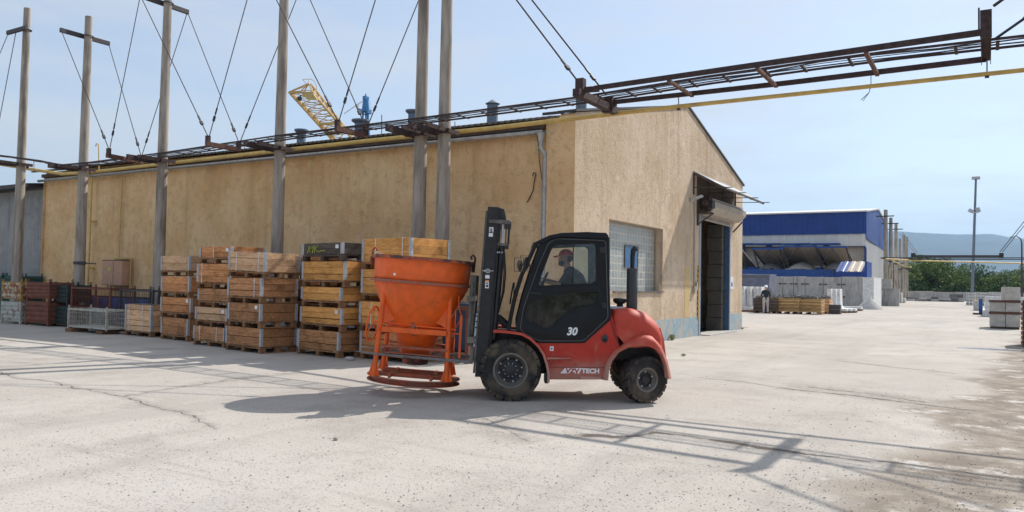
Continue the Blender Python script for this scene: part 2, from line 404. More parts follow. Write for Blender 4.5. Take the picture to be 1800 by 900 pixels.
M['leaf_c'] = paint('leaf_c', (.20, .26, .075), .75, var=.4, dsc=1.1, dirt=(.20, .23, .09), damt=.7, spec=.2)
M['bark'] = paint('bark', (.10, .08, .06), .9)
M['weed'] = paint('weed', (.24, .26, .08), .8)
M['terrain'] = paint('terrain', (.10, .12, .05), .95, dirt=(.16, .14, .08), dsc=.01)
M['hills'] = paint('hills', (.035, .052, .045), .95, dirt=(.06, .075, .06), dsc=.0018, var=.3)
M['roll_grey'] = paint('roll_grey', (.40, .38, .36), .6)
M['stone'] = paint('stone', (.36, .32, .28), .9, var=.35)

def glass_mat(name, tint, fac_rough=.04, film=.0, filmcol=(.5, .5, .45)):
    m, t, b = new_mat(name); g = NT(t); t.nodes.remove(b)
    out = t.nodes['Material Output']
    tr = g.n('ShaderNodeBsdfTransparent', {'Color': tint + (1,)}); gl = g.n('ShaderNodeBsdfGlossy', {'Roughness': fac_rough})
    fr = g.n('ShaderNodeFresnel', {'IOR': 1.5})
    ms = g.n('ShaderNodeMixShader', {0: fr.outputs[0], 1: tr.outputs[0], 2: gl.outputs[0]})
    df = g.n('ShaderNodeBsdfDiffuse', {'Color': filmcol + (1,)})
    nf = g.noise(g.coord('Object', (1, 1, 1)), 9, 6, .7)
    f2 = g.math('MULTIPLY', g.ramp(nf, .35, .75), film)
    m2 = g.n('ShaderNodeMixShader', {0: f2, 1: ms.outputs[0], 2: df.outputs[0]})
    t.links.new(m2.outputs[0], out.inputs[0]); return m
M['glass_clear'] = glass_mat('glass_clear', (.95, .96, .95), film=.015)
M['glass_dusty'] = glass_mat('glass_dusty', (.66, .72, .70), film=.16, filmcol=(.40, .42, .40))
M['glass_lower'] = glass_mat('glass_lower', (.42, .45, .45), film=.15, filmcol=(.30, .31, .31))
M['mirror'] = paint('mirror', (.05, .05, .055), .25)

def glass_block_mat():
    m, t, b = new_mat('glass_block'); g = NT(t)
    co = g.coord('Object', (1, 1, 1))
    sep = g.n('ShaderNodeSeparateXYZ', {0: co}).outputs
    v2 = g.n('ShaderNodeCombineXYZ', {0: sep[1], 1: sep[2], 2: 0.0}).outputs[0]
    br = g.n('ShaderNodeTexBrick', {'Vector': v2, 'Scale': 1.0, 'Mortar Size': .020, 'Mortar Smooth': .1, 'Brick Width': .20, 'Row Height': .205,
         'Color1': (.34, .38, .37, 1), 'Color2': (.20, .24, .24, 1), 'Mortar': (.56, .52, .44, 1)}, offset=0.0)
    wv = g.n('ShaderNodeMapping', {'Vector': co, 'Scale': (1, 26, 7)}).outputs[0]
    wvn = g.noise(wv, 1.4, 3, .6, .6)
    col = g.mix(g.math('MULTIPLY', g.ramp(wvn, .35, .65), .6), br.outputs['Color'], (.52, .54, .52))
    col = g.mix(g.math('MULTIPLY', g.ramp(g.noise(co, 2.2, 4), .4, .7), .45), col, (.44, .42, .36))
    t.links.new(col, b.inputs['Base Color']); b.inputs['Roughness'].default_value = .22; b.inputs['Specular IOR Level'].default_value = .7
    t.links.new(g.bump(g.math('ADD', wvn, g.math('MULTIPLY', br.outputs['Fac'], -1.0)), .6, .02), b.inputs['Normal']); return m
M['glassblock'] = glass_block_mat()
def hazard_mat():
    m, t, b = new_mat('hazard'); g = NT(t); sep = g.n('ShaderNodeSeparateXYZ', {0: g.coord()}).outputs
    u = g.math('ADD', g.math('MULTIPLY', sep[2], 5.5), g.math('MULTIPLY', sep[1], 8.0))
    f = g.math('GREATER_THAN', g.math('FRACT', u), .5)
    t.links.new(g.mix(f, (.03, .03, .03), (.62, .40, .05)), b.inputs['Base Color']); b.inputs['Roughness'].default_value = .7; return m
M['hazard'] = hazard_mat()
def stripe_paint():
    m, t, b = new_mat('worn_yellow'); g = NT(t); co = g.coord()
    f = g.ramp(g.noise(co, 14, 6, .75), .62, .42)
    t.links.new(g.mix(g.math('MULTIPLY', f, .8), (.56, .43, .30), (.58, .40, .06)), b.inputs['Base Color']); b.inputs['Roughness'].default_value = .9
    t.links.new(g.bump(g.noise(co, 26, 5, .7), .8, .02), b.inputs['Normal']); return m
M['worn_yellow'] = stripe_paint()

def yard_mat():
    m, t, b = new_mat('yard_concrete'); g = NT(t); co = g.coord()
    sep = g.n('ShaderNodeSeparateXYZ', {0: co}).outputs
    big = g.noise(co, .16, 5, .6); mid = g.noise(co, .9, 6, .65); fine = g.noise(co, 11, 5, .7)
    col = g.mix(g.ramp(big, .34, .66), (.445, .408, .362), (.505, .470, .425))
    col = g.mix(g.math('MULTIPLY', g.ramp(mid, .48, .70), .62), col, (.305, .275, .242))
    # pale lime bloom
    col = g.mix(g.math('MULTIPLY', g.ramp(g.noise(co, .45, 7, .7), .54, .70), .40), col, (.56, .54, .51))
    pv = g.n('ShaderNodeMapping', {'Vector': co, 'Rotation': (0, 0, .35), 'Scale': (.20, .13, 1)}).outputs[0]
    pd = g.n('ShaderNodeTexVoronoi', {'Vector': pv, 'Scale': 1.0}, distance='CHEBYCHEV').outputs['Color']
    col = g.mix(g.math('MULTIPLY', g.n('ShaderNodeSeparateColor', {0: pd}).outputs[0], .28), col, (.33, .305, .275))
    tw = g.n('ShaderNodeMapping', {'Vector': co, 'Rotation': (0, 0, -.62), 'Scale': (.28, 3.2, 1)}).outputs[0]
    col = g.mix(g.math('MULTIPLY', g.ramp(g.noise(tw, 1.0, 5, .6), .54, .70), .30), col, (.29, .265, .235))
    # travelled tracks along the road
    tv = g.n('ShaderNodeMapping', {'Vector': co, 'Scale': (.55, .06, 1)}).outputs[0]
    col = g.mix(g.math('MULTIPLY', g.ramp(g.noise(tv, 1.3, 5, .6), .48, .68), .45), col, (.32, .295, .265))
    # soil-covered strip on the right: edge runs roughly along x = -1 .. -0.1
    edge = g.math('ADD', g.math('ADD', sep[0], g.math('MULTIPLY', sep[1], -.075)), g.math('MULTIPLY', g.math('SUBTRACT', g.noise(co, .55, 6, .65), .5), 4.2))
    soil = g.ramp(edge, -1.75, -1.1)
    soilc = g.mix(g.ramp(g.noise(co, 2.2, 7, .7), .38, .62), (.155, .122, .092), (.31, .265, .215))
    soilc = g.mix(g.math('MULTIPLY', g.ramp(g.noise(co, 1.1, 8, .75), .55, .63), .85), soilc, (.55, .53, .50))
    col = g.mix(g.math('MULTIPLY', soil, .88), col, soilc)
    # soil at the foot of the long wall
    wl = g.ramp(g.math('ADD', sep[1], g.math('ADD', g.math('MULTIPLY', sep[0], .012), g.math('MULTIPLY', g.noise(co, 1.3, 4), .5))), 14.05, 14.6)
    wl = g.math('MULTIPLY', wl, g.math('LESS_THAN', sep[0], -8.4)); wl = g.math('MULTIPLY', wl, g.math('LESS_THAN', sep[1], 33))
    col = g.mix(g.math('MULTIPLY', wl, .75), col, (.14, .12, .095))
    # aggregate: exposed stones of several sizes
    h = None
    for sc_, lo, hi, c1, am in ((46, .20, .12, (.24, .195, .165), .6), (29, .17, .09, (.30, .21, .16), .7), (71, .20, .10, (.58, .56, .53), .3), (15, .075, .045, (.17, .13, .11), .8)):
        vv = g.n('ShaderNodeTexVoronoi', {'Vector': co, 'Scale': float(sc_)})
        pick = g.n('ShaderNodeSeparateColor', {0: vv.outputs['Color']}).outputs[0]
        k = g.math('MULTIPLY', g.ramp(vv.outputs['Distance'], lo * 2.2, hi * 2.2), g.math('GREATER_THAN', pick, .62))
        k = g.math('MULTIPLY', k, am)
        k = g.math('MULTIPLY', k, g.n('ShaderNodeMapRange', {'Value': mid, 'From Min': .3, 'From Max': .6, 'To Min': .35, 'To Max': 1.0}).outputs[0])
        col = g.mix(k, col, c1); h = k if h is None else g.math('ADD', h, k)
    # cracks and slab joints: signed distance to the surveyed crack lines is stored on the sheet
    at = lambda n_: g.n('ShaderNodeAttribute', attribute_name=n_).outputs['Fac']
    sd_ = g.math('ABSOLUTE', g.math('ADD', at('crack_side'), g.math('MULTIPLY', g.math('SUBTRACT', g.noise(co, 14, 4, .7), .5), .07)))
    ad_ = at('crack_dist'); cw_ = at('crack_width')
    crk = g.math('MULTIPLY', g.n('ShaderNodeMapRange', {'Value': g.math('DIVIDE', sd_, cw_), 'From Min': 1.5, 'From Max': .5}).outputs[0], g.math('LESS_THAN', ad_, .16))
    rub = g.math('SUBTRACT', 1.0, g.math('DIVIDE', ad_, at('crack_fuzz')), clamp=True)
    br = g.ramp(g.noise(co, 3.2, 5, .7), .36, .52)
    crk = g.math('MULTIPLY', crk, g.math('MULTIPLY', br, .9))
    rub = g.math('MULTIPLY', g.math('MULTIPLY', rub, g.ramp(g.noise(co, 6, 6, .75), .40, .58)), .8)
    col = g.mix(rub, col, (.27, .24, .21)); col = g.mix(crk, col, (.085, .07, .06))
    # damp patch at the road edge
    wx = g.math('SUBTRACT', sep[0], .5); wy = g.math('SUBTRACT', sep[1], 26.6)
    dd = g.math('SQRT', g.math('ADD', g.math('MULTIPLY', wx, wx), g.math('MULTIPLY', g.math('MULTIPLY', wy, wy), 9.0)))
    wet = g.ramp(g.math('ADD', dd, g.math('MULTIPLY', g.noise(co, 1.6, 4), 1.0)), 2.1, 1.6)
    col = g.mix(g.math('MULTIPLY', wet, .6), col, (.13, .125, .13))
    t.links.new(col, b.inputs['Base Color'])
    t.links.new(g.math('SUBTRACT', .92, g.math('MULTIPLY', wet, .82)), b.inputs['Roughness']); b.inputs['Specular IOR Level'].default_value = .3
    hb = g.math('ADD', g.math('MULTIPLY', fine, .6), g.math('SUBTRACT', g.math('MULTIPLY', h, .5), g.math('MULTIPLY', crk, 2.4)))
    n1 = g.bump(hb, .55, .012)
    n2 = g.bump(g.math('ADD', mid, g.math('MULTIPLY', rub, -.6)), .45, .035, n1)
    t.links.new(n2, b.inputs['Normal']); return m
# ================================================================ SETTING
def sheet(name, x0, y0, x1, y1, z, mat, nx=1, ny=1):
    mb = MB(); mb.grid([[(x0 + (x1 - x0) * i / nx, y0 + (y1 - y0) * j / ny, z) for i in range(nx + 1)] for j in range(ny + 1)])
    return tag(mb.build(name, mat), kind='structure')
CR = [(-3.95, 7.80, -3.5, 7.90, .085, .34), (-3.5, 7.90, -3.14, 8.42, .05, .2), (-3.14, 8.42, -2.34, 8.36, .05, .2), (-2.34, 8.36, -1.54, 8.30, .055, .24),
      (-1.54, 8.30, -.8, 8.38, .03, .16), (-.8, 8.38, .6, 8.3, .012, .10), (-10.79, 6.58, -8.53, 6.15, .009, .16), (-8.53, 6.15, -7.3, 5.79, .006, .12),
      (-10.13, 6.5, -10.48, 8.03, .006, .16), (-10.48, 8.03, -10.64, 9.92, .010, .26), (-15.5, 6.9, -10.6, 6.55, .008, .12), (-2.8, 19.4, -.6, 18.3, .03, .12),
      (-4.4, 14.1, -2.9, 13.5, .012, .10), (-2.9, 13.5, -.2, 12.7, .04, .40), (-2.6, 14.0, -.9, 13.3, .03, .75), (-5.3, 8.0, -4.3, 7.3, .004, .3)]
import numpy as np
def make_yard():
    xs = np.unique(np.concatenate([np.linspace(-70, -16, 8), np.arange(-16, 1.25, .06), np.linspace(1.25, 45, 6)]))
    ys = np.unique(np.concatenate([np.linspace(-25, 3.6, 5), np.arange(3.6, 20.4, .06), np.linspace(20.4, 160, 10)]))
    X, Y = np.meshgrid(xs, ys); n0, n1 = X.shape
    verts = np.stack([X.ravel(), Y.ravel(), np.zeros(X.size)], 1)
    idx = np.arange(X.size).reshape(n0, n1)
    F = np.stack([idx[:-1, :-1].ravel(), idx[:-1, 1:].ravel(), idx[1:, 1:].ravel(), idx[1:, :-1].ravel()], 1)
    me = bpy.data.meshes.new('yard'); me.from_pydata(verts.tolist(), [], F.tolist()); o = bpy.data.objects.new('yard', me); COL.objects.link(o)
    me.materials.append(yard_mat())
    wx = np.zeros(len(verts)); wy = np.zeros(len(verts))
    def wob(a, b): return sum(math.sin(a * f * c1 + b * f * c2 + ph) * amp for f, c1, c2, ph, amp in ((1.3, 1, .4, 0, .09), (2.9, -.6, 1, 1.7, .055), (6.1, 1, .8, 3.1, .03), (12.7, .3, 1, .5, .018), (19.0, 1, -.7, 2.2, .012)))
    for i, (a, b_, c) in enumerate(verts):
        if -17 < a < 1.5 and 3 < b_ < 21: wx[i] = wob(a, b_); wy[i] = wob(b_ + 7.3, a - 2.1)
    px, py = verts[:, 0] + wx, verts[:, 1] + wy
    best = np.full(len(verts), 1e3); side = best.copy(); wd = np.full(len(verts), .01); fz = np.full(len(verts), .1)
    for (ax, ay, bx, by, w_, f_) in CR:
        dx, dy = bx - ax, by - ay; L2 = dx * dx + dy * dy; t = np.clip(((px - ax) * dx + (py - ay) * dy) / L2, 0, 1)
        d = np.hypot(px - ax - t * dx, py - ay - t * dy); s_ = np.where((px - ax) * dy - (py - ay) * dx > 0, d, -d); k = d < best
        best[k] = d[k]; side[k] = s_[k]; wd[k] = w_; fz[k] = f_
    for nm, arr in (('crack_side', side), ('crack_dist', best), ('crack_width', wd), ('crack_fuzz', fz)):
        at = me.attributes.new(nm, 'FLOAT', 'POINT'); at.data.foreach_set('value', arr.astype(np.float32))
    return tag(o, kind='structure')
yard = make_yard()
sheet('terrain', -9000, -9000, 9000, 12000, -.03, M['terrain'], 8, 8)
# the ridge of forested hills beyond the works
def hills():
    mb = MB(); rows = []
    prof = [(-80, 300), (-40, 330), (-20, 380), (-12, 405), (-6, 425), (-4.2, 428), (-2.5, 410), (-1.4, 398), (0, 396), (1.6, 372), (3.5, 352), (8, 390), (20, 350), (60, 300)]
    def hh(a):
        for (a0, h0), (a1, h1) in zip(prof, prof[1:]):
            if a0 <= a <= a1:
                t = (a - a0) / (a1 - a0); t = t * t * (3 - 2 * t); return h0 + (h1 - h0) * t
        return 300
    N = 300
    for j in range(26):
        row = []
        for i in range(N + 1):
            a = -80 + 140 * i / N; D = 4200 + j * 130
            e = math.sin(min(1, j / 18) * math.pi / 2) ** 1.25
            n_ = noise.noise(Vector((a * .22, j * .16, 1))) * .16 + noise.noise(Vector((a * .9, j * .5, 5))) * .06
            dd = 6550 * (hh(a)) / 6550
            z = dd * e * (1 + n_ * (1 - .75 * e)) * 1.0
            z += noise.noise(Vector((a * 5, j, 9))) * 5 * e
            if j > 18: z *= 1 - .03 * (j - 18)
            row.append((D * math.sin(R(a)), D * math.cos(R(a)), z - 12 * (1 - e)))
        rows.append(row)
    mb.grid(rows)
    return tag(mb.build('hills', M['hills'], smooth=60), kind='structure')
hills()

# ================================================================ WAREHOUSE
GX = -8.33; WY = 16.70; WX0 = -31.25
wh = thing('warehouse', 'long low ochre rendered warehouse with gabled end, glass block window and open roller door', 'warehouse', (-20, 24, 0), world=True)
def xplate(name, mat, parent, outlines, X, th, bevel=0):
    off = Vector(wh['_world']) if parent is wh or (parent.parent is wh) else Vector((0, 0, 0))
    o = plate(name, mat, parent, outlines, 0, th, bevel, None)
    for v in o.data.vertices: v.co = Vector((X + v.co.y, v.co.x, v.co.z)) - off
    bm = bmesh.new(); bm.from_mesh(o.data); bmesh.ops.recalc_face_normals(bm, faces=bm.faces); bm.to_mesh(o.data); bm.free()
    return o
gab = [(16.62, 0), (31.53, 0), (31.53, 5.72), (24.72, 7.49), (16.62, 5.73)]
winr = [(18.62, 1.49), (22.56, 1.49), (22.56, 3.36), (18.62, 3.36)]
E0 = .004
door = [(26.12, -.2), (29.72, -.2), (29.72, 4.12), (26.12, 4.12)]
gab2 = [(16.62, -.1), (26.12, -.1), (26.12, 4.12), (29.72, 4.12), (29.72, -.1), (31.53, -.1), (31.53, 5.72), (24.72, 7.49), (16.62, 5.73)]
xplate('gable_wall', M['stucco_sunlit'], wh, [gab2, winr], GX - .2, .4)
b = MB(); b.box(WX0, WY, -.1, -9.12, WY + .4, 5.62); b.box(-9.12, 16.605, -.1, GX - .002, 16.6195, 5.70); b.box(-9.12, 16.62, -.1, GX - .4, 17.1, 5.70)
b.box(WX0, 31.1, -.1, GX - .4, 31.5, 5.6); b.box(WX0, WY + .4, -.1, WX0 + .4, 31.1, 5.6)
b.build('long_wall', M['stucco'], wh)
b = MB(); b.prism([(16.62, -.1), (31.5, -.1), (31.5, 5.5), (24.72, 7.2), (16.62, 5.5)], WX0 - .0, WX0 + .02, 'X'); b.build('rear_gable', M['stucco'], wh)
b = MB(); b.box(GX, 16.60, -.05, GX + .012, 26.05, .64); b.box(GX, 29.80, -.05, GX + .012, 31.54, .64); b.box(-9.12, 16.59, -.05, GX + .012, 16.6045, .66)
b.box(-31.2, 16.688, -.05, -9.125, 16.70, .55)
b.build('plinth', M['plinth_blue'], wh)
b = MB(); b.box(GX + .0005, 24.62, .66, GX + .006, 25.02, 2.28); b.build('worn_stripe', M['worn_yellow'], wh)
# roof of corrugated fibre cement
def roofslope(ya, za, yb, zb, name):
    mb = MB(); rows = []; n = 130 * 6
    for (y, z) in ((ya, za), ((ya + yb) / 2, (za + zb) / 2), (yb, zb)):
        rows.append([(WX0 - .35 + (GX - .42 - WX0 + .35) * i / n, y, z + .028 * math.sin(i * math.pi / 3 + .001)) for i in range(n + 1)])
    mb.grid(rows); return mb.build(name, M['roof_sheet'], wh, smooth=50, solid=-.012)
roofslope(16.30, 5.60, 24.72, 7.42, 'roof'); roofslope(31.8, 5.62, 24.72, 7.42, 'roof')
b = MB(); b.prism([(16.55, 5.735), (24.72, 7.495), (31.65, 5.695), (31.65, 5.76), (24.72, 7.56), (16.55, 5.795)], GX - .45, GX + .05, 'X'); b.prism([(16.55, 5.79), (16.9, 5.87), (16.9, 5.80), (16.55, 5.72)], -9.2, GX - .45, 'X')
b.build('verge_flashing', M['dark_steel'], wh)
# underside: rafters' wall plate, gutter, downpipe
b = MB(); b.box(WX0, 16.52, 5.40, -9.15, 16.695, 5.52); b.build('eaves_board', M['wood_dark'], wh)
b = MB()
n = 10; rows = []
for k in range(n + 1):
    a = math.pi * k / n
    rows.append([(WX0 - .1, 16.49 - .085 * math.cos(a), 5.30 - .085 * math.sin(a)), (-9.12, 16.49 - .085 * math.cos(a), 5.345 - .085 * math.sin(a))])
b.grid(rows); gut = b.build('gutter', M['zinc'], wh, smooth=60, solid=.004)
b = MB()
for i in range(24): b.tube([(WX0 + .5 + i * .95, 16.49 - .088 * math.cos(math.pi * k / 8), 5.322 - .088 * math.sin(math.pi * k / 8)) for k in range(9)], .008, 5)
b.build('gutter_bracket', M['zinc'], gut)
b = MB(); xp = -9.2
b.cyl((xp, 16.49, 5.28), (xp, 16.49, 5.10), .10, 14, .065); b.tube([(xp, 16.49, 5.12), (xp, 16.49, 4.93), (xp + .06, 16.60, 4.76), (xp + .06, 16.60, .2), (xp + .06, 16.5, .08)], .055, 12)
for z in (4.80, 3.9, 2.6, 1.3): b.cyl((xp + .06, 16.60, z), (xp + .06, 16.60, z + .05), .066, 12)
b.build('downpipe', M['zinc'], wh, smooth=50)
# ventilators on the roof
def roofz(y): return 5.60 + (y - 16.3) * (7.42 - 5.60) / (24.72 - 16.3)
for i, (px, yt, hw, cone) in enumerate(((530, 228, 8.5, 0), (634, 211, 11, 0), (726, 194, 9, 0), (866, 181, 10.5, 1), (1022, 166, 10.5, 1))):
    Y = 19.6; p = py_(px, yt, Y); r_ = hw / FPX * (p - EYE).dot(Fw)
    mb = MB(); mb.cyl((p.x, Y, roofz(Y) - .1), (p.x, Y, p.z - .05), r_ * .92, 20)
    v = mb.build('ventilator', M['vent_blue'], wh, smooth=40)
    mb = MB()
    if cone: mb.lathe([(r_ * 1.0, p.z - .05), (r_ * 1.25, p.z - .03), (r_ * .1, p.z + .10)], (p.x, Y, 0), n=20)
    else: mb.lathe([(r_ * .95, p.z - .12), (r_ * 1.45, p.z - .05), (r_ * 1.45, p.z), (r_ * .2, p.z + .02)], (p.x, Y, 0), n=20)
    mb.build('cowl', M['vent_blue'], v, smooth=30)
# glass block window
b = MB(); b.box(GX - .34, 18.62, 1.49, GX - .26, 22.56, 3.36); wdw = b.build('window', M['glassblock'], wh)
b = MB(); b.box(GX - .27, 18.9, 1.46, GX + .05, 22.6, 1.495); b.build('sill', M['mast_dusty'], wdw)
q1 = px_(1099, 432, GX - .24); q2 = px_(1120, 470, GX - .24)
m_, t_, b_ = new_mat('pane_blue'); b_.inputs['Base Color'].default_value = (.05, .14, .30, 1); b_.inputs['Roughness'].default_value = .08; b_.inputs['Specular IOR Level'].default_value = .9; M['pane_blue'] = m_
b = MB(); b.box(GX - .262, q1.y, q2.z, GX - .235, q2.y + .02, q1.z); b.build('vent_pane', M['pane_blue'], wdw)
b = MB()
for (y0, z0, y1, z1) in ((q1.y - .03, q2.z - .03, q1.y, q1.z + .03), (q2.y + .02, q2.z - .03, q2.y + .05, q1.z + .03), (q1.y, q1.z, q2.y + .02, q1.z + .03), (q1.y, q2.z - .03, q2.y + .02, q2.z)): b.box(GX - .262, y0, z0, GX - .225, y1, z1)
b.build('pane_frame', M['mast_dusty'], wdw)
# door opening: frame, guard stripes, rolled shutter, motor, canopy
b = MB(); b.box(GX - .15, 26.12, 0, GX + .03, 26.20, 4.12); b.box(GX - .15, 29.60, 0, GX + .03, 29.72, 4.12); b.box(GX - .15, 26.20, 4.02, GX + .02, 29.60, 4.12)
fr = b.build('door_frame', M['frame_blue'], wh)
b = MB(); b.box(GX + .0, 26.02, 0, GX + .035, 26.10, 4.1); b.box(GX + .0, 29.73, 0, GX + .03, 29.79, 4.1); b.build('guide_rail', M['zinc_dull'], fr)
b = MB(); b.box(GX + .001, 25.90, .55, GX + .03, 26.015, 2.35); b.build('hazard_strip', M['hazard'], fr)
ya = px_(1256, 355, -7.9).y; yb = 30.35
b = MB(); b.prism([(GX + .01, 4.62), (-7.95, 4.62), (-7.88, 4.55), (-7.88, 4.36), (-8.10, 4.14), (GX + .01, 4.10)], ya, yb, 'Y')
sb = b.build('shutter_box', M['sheet_cream'], wh, bevel=.01)
b = MB(); b.box(GX + .02, ya + .02, 4.625, -7.97, yb - .02, 4.66); b.build('shutter_lid', M['zinc_dull'], sb)
b = MB(); b.box(GX + .012, 26.1, 3.93, GX + .05, 29.75, 3.97); b.box(GX + .012, 26.1, 4.09, GX + .05, 29.75, 4.13)
for i in range(30): b.box(GX + .012, 26.15 + i * .12, 3.97, GX + .045, 26.20 + i * .12, 4.09)
b.build('guard_comb', M['sheet_cream'], sb)
b = MB(); ym = ya - .5
b.cyl((-8.08, ym + .05, 4.40), (-8.08, ya - .01, 4.40), .15, 18); b.cyl((-8.06, ym - .12, 4.46), (-8.06, ym + .08, 4.46), .10, 14); b.box(-8.25, ym + .1, 4.52, -7.95, ya - .08, 4.68); b.box(-8.3, ym - .1, 4.12, -7.95, ya, 4.18)
mo = b.build('motor', M['rust'], wh, bevel=.008)
b = MB(); b.box(-8.05, ym + .1, 4.3, -7.86, ya - .05, 4.5); b.build('gearbox', M['cable_black'], mo)
b = MB(); b.bar((GX + .02, ym, 3.75), (-7.92, ya - .05, 4.14), .04, .04); b.bar((GX + .02, yb - .25, 3.75), (-7.95, yb - .25, 4.14), .04, .05); b.bar((GX + .03, ym - .05, 3.7), (GX + .03, ym - .05, 4.6), .05, .07); b.build('bracket', M['dark_steel'], sb)
cz, cx = 4.88, -7.27
b = MB(); rows = []
for (x, z) in ((GX + .005, 5.47), (cx, cz)):
    rows.append([(x, 25.32 + i * .0425, z + .010 * math.sin(i * math.pi / 2)) for i in range(121)])
b.grid(rows); M['canopy_zinc'] = paint('canopy_zinc', (.24, .25, .27), .6, .2, dirt=(.16, .15, .15), dsc=3); ca = b.build('canopy', M['canopy_zinc'], wh, smooth=40, solid=-.012)
b = MB()
for y in (25.36, 27.0, 28.7, 30.4):
    b.bar((GX + .01, y, 5.40), (cx + .02, y, cz - .05), .04, .05); b.bar((GX + .01, y, 4.93), (cx + .25, y, cz + .0), .025, .025); b.bar((GX + .02, y, 4.7), (GX + .02, y, 5.4), .05, .05)
b.bar((cx + .03, 25.34, cz - .035), (cx + .03, 30.44, cz - .035), .04, .05)
b.build('canopy_frame', M['dark_steel'], ca)
b = MB(); b.box(GX + .02, 25.0, 4.42, GX + .10, 25.12, 4.56); b.bar((GX + .1, 25.06, 4.5), (GX + .25, 25.0, 4.55), .03, .03)
b.cbox((GX + .32, 24.98, 4.56), (.24, .2, .06), 0, R(-20)); b.build('floodlight', M['zinc_dull'], wh, bevel=.006)
b = MB(); b.tube([(GX + .03, 25.25, 4.5), (GX + .03, 25.42, 4.42), (GX + .03, 25.47, 4.2), (GX + .03, 25.47, 1.6)], .022, 8); b.box(GX + .005, 25.36, 1.42, GX + .09, 25.56, 1.66); b.box(GX + .005, 25.6, 1.55, GX + .08, 25.72, 1.8)
b.build('conduit', M['sheet_cream'], wh)
b = MB(); b.box(GX + .002, 25.75, 4.67, GX + .02, 30.2, 5.36); b.build('dark_recess_panel', M['wood_dark'], wh)  # dark panel under the canopy: a recess's shade put into its colour
# inside of the hall seen through the door
b = MB(); b.box(WX0 + .4, 17.1, .004, GX - .4, 31.1, .008); b.box(-13.2, 17.1, 0, -13.1, 31.1, 5.4); b.build('dark_interior', M['dark_inside'], wh)  # near-black floor and partition, the hall's indoor gloom put into their colour
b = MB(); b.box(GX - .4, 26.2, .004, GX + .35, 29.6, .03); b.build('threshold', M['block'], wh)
# two thin cables and a cut conduit on the long wall
q = lambda x, y: py_(x, y, 16.66)
b = MB(); b.tube([q(942, 305), q(939, 320), q(937, 335), q(930, 350), q(926, 356)], .013, 8); b.tube([q(942, 305), q(938, 303), q(936, 310)], .012, 6)
tag(b.build('cut_cable', M['cable_black']), 'short dark cable end curling out of the long wall left of the downpipe', 'cable')
b = MB(); b.tube([q(950, 226), q(944, 240), q(947, 262), q(948, 285), q(952, 312), q(955, 330)], .008, 5)
tag(b.build('hanging_wire', M['cable_black']), 'thin wire hanging down the long wall from the gutter near the downpipe', 'wire')
# meter cabinet and its yellow pipes
mc = thing('meter_cabinet', 'pinkish steel meter cabinet with yellow pipe bracket on the long wall', 'cabinet', (-26.5, 16.6, 1.2), world=True)
c1 = py_(180, 457, 16.3); c2 = py_(213, 502, 16.3)
b = MB(); b.box(c1.x, 16.30, c2.z, c2.x, 16.62, c1.z - .02); b.build('cabinet_box', M['meter_pink'], mc, bevel=.01)
xm = (c1.x * .42 + c2.x * .58)
b = MB(); b.box(c1.x + .03, 16.285, c2.z + .03, xm, 16.299, c1.z - .06); dr = b.build('door', M['meter_pink'], mc, bevel=.004)
b = MB(); b.box(c1.x - .01, 16.29, c1.z - .02, c2.x + .01, 16.64, c1.z + .0); b.build('roof_cap', M['rust'], mc)
b = MB(); b.add([(c1.x + .36, 16.280, c2.z + .52), (c1.x + .54, 16.280, c2.z + .52), (c1.x + .45, 16.280, c2.z + .68)], [(0, 1, 2)]); b.build('warning_sticker', M['graffiti'], dr, solid=.002)
b = MB(); b.tube([(c1.x - .08, 16.58, c1.z), (c1.x - .08, 16.58, c2.z - .14), (c2.x + .08, 16.58, c2.z - .14), (c2.x + .08, 16.58, c1.z + .06), (c1.x + .3, 16.58, c1.z + .06)], .03, 8)
b.tube([(c1.x + .52, 16.58, c1.z + .04), (c1.x + .52, 16.6, 5.2)], .022, 8)
b.build('bracket_pipe', M['pipe_yellow'], mc)
rp = py_(160, 300, 16.45)
b = MB(); b.tube([(rp.x, 15.9, 5.32), (rp.x, 16.45, 5.30), (rp.x, 16.5, 5.2), (rp.x - .02, 16.5, .3)], .032, 8)
for z in (1.9, 3.6): b.box(rp.x - .06, 16.46, z, rp.x + .06, 16.70, z + .05)
tag(b.build('riser_pipe', M['pipe_yellow']), 'thin yellow riser pipe running down the long wall beside the meter cabinet', 'pipe')
# notice right of the door
nb = thing('notice', 'small white notice with blue pictogram on the gable wall right of the doorway', 'notice', (GX, 30.3, 2), world=True)
n1 = px_(1284, 487, GX + .02); n2 = px_(1289, 508, GX + .02)
b = MB(); b.box(GX + .003, n1.y, n2.z, GX + .02, n2.y + .02, n1.z); b.build('board', M['plastic_white'], nb)
b = MB(); b.lathe([(.09, GX + .021), (.09, GX + .025)], (0, (n1.y + n2.y) / 2, n2.z * .62 + n1.z * .38), 'X', 16); b.build('pictogram', M['blue_paint'], nb)
M['block_shaded'] = paint('block_shaded', (.105, .092, .078), .9, dirt=(.06, .055, .05), dsc=1.5, damt=.6, bump=.3)  # darkened copy of the block material, indoor shade put into the colour
# blocks piled inside the door
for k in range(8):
    tag(MB().box(-9.08 + .03 * (k % 3), 29.30 + .03 * (k % 2), .01 + k * .50, -8.50, 29.70, .01 + k * .50 + .485).build('concrete_block', M['block_shaded'], bevel=.01),
        '%s grey concrete block of the tower just inside the doorway' % ['lowest', 'second lowest', 'third from the ground', 'fourth from the ground', 'fifth from the ground', 'sixth from the ground', 'second highest', 'topmost'][k], 'block', 'blocks stacked inside the warehouse door')
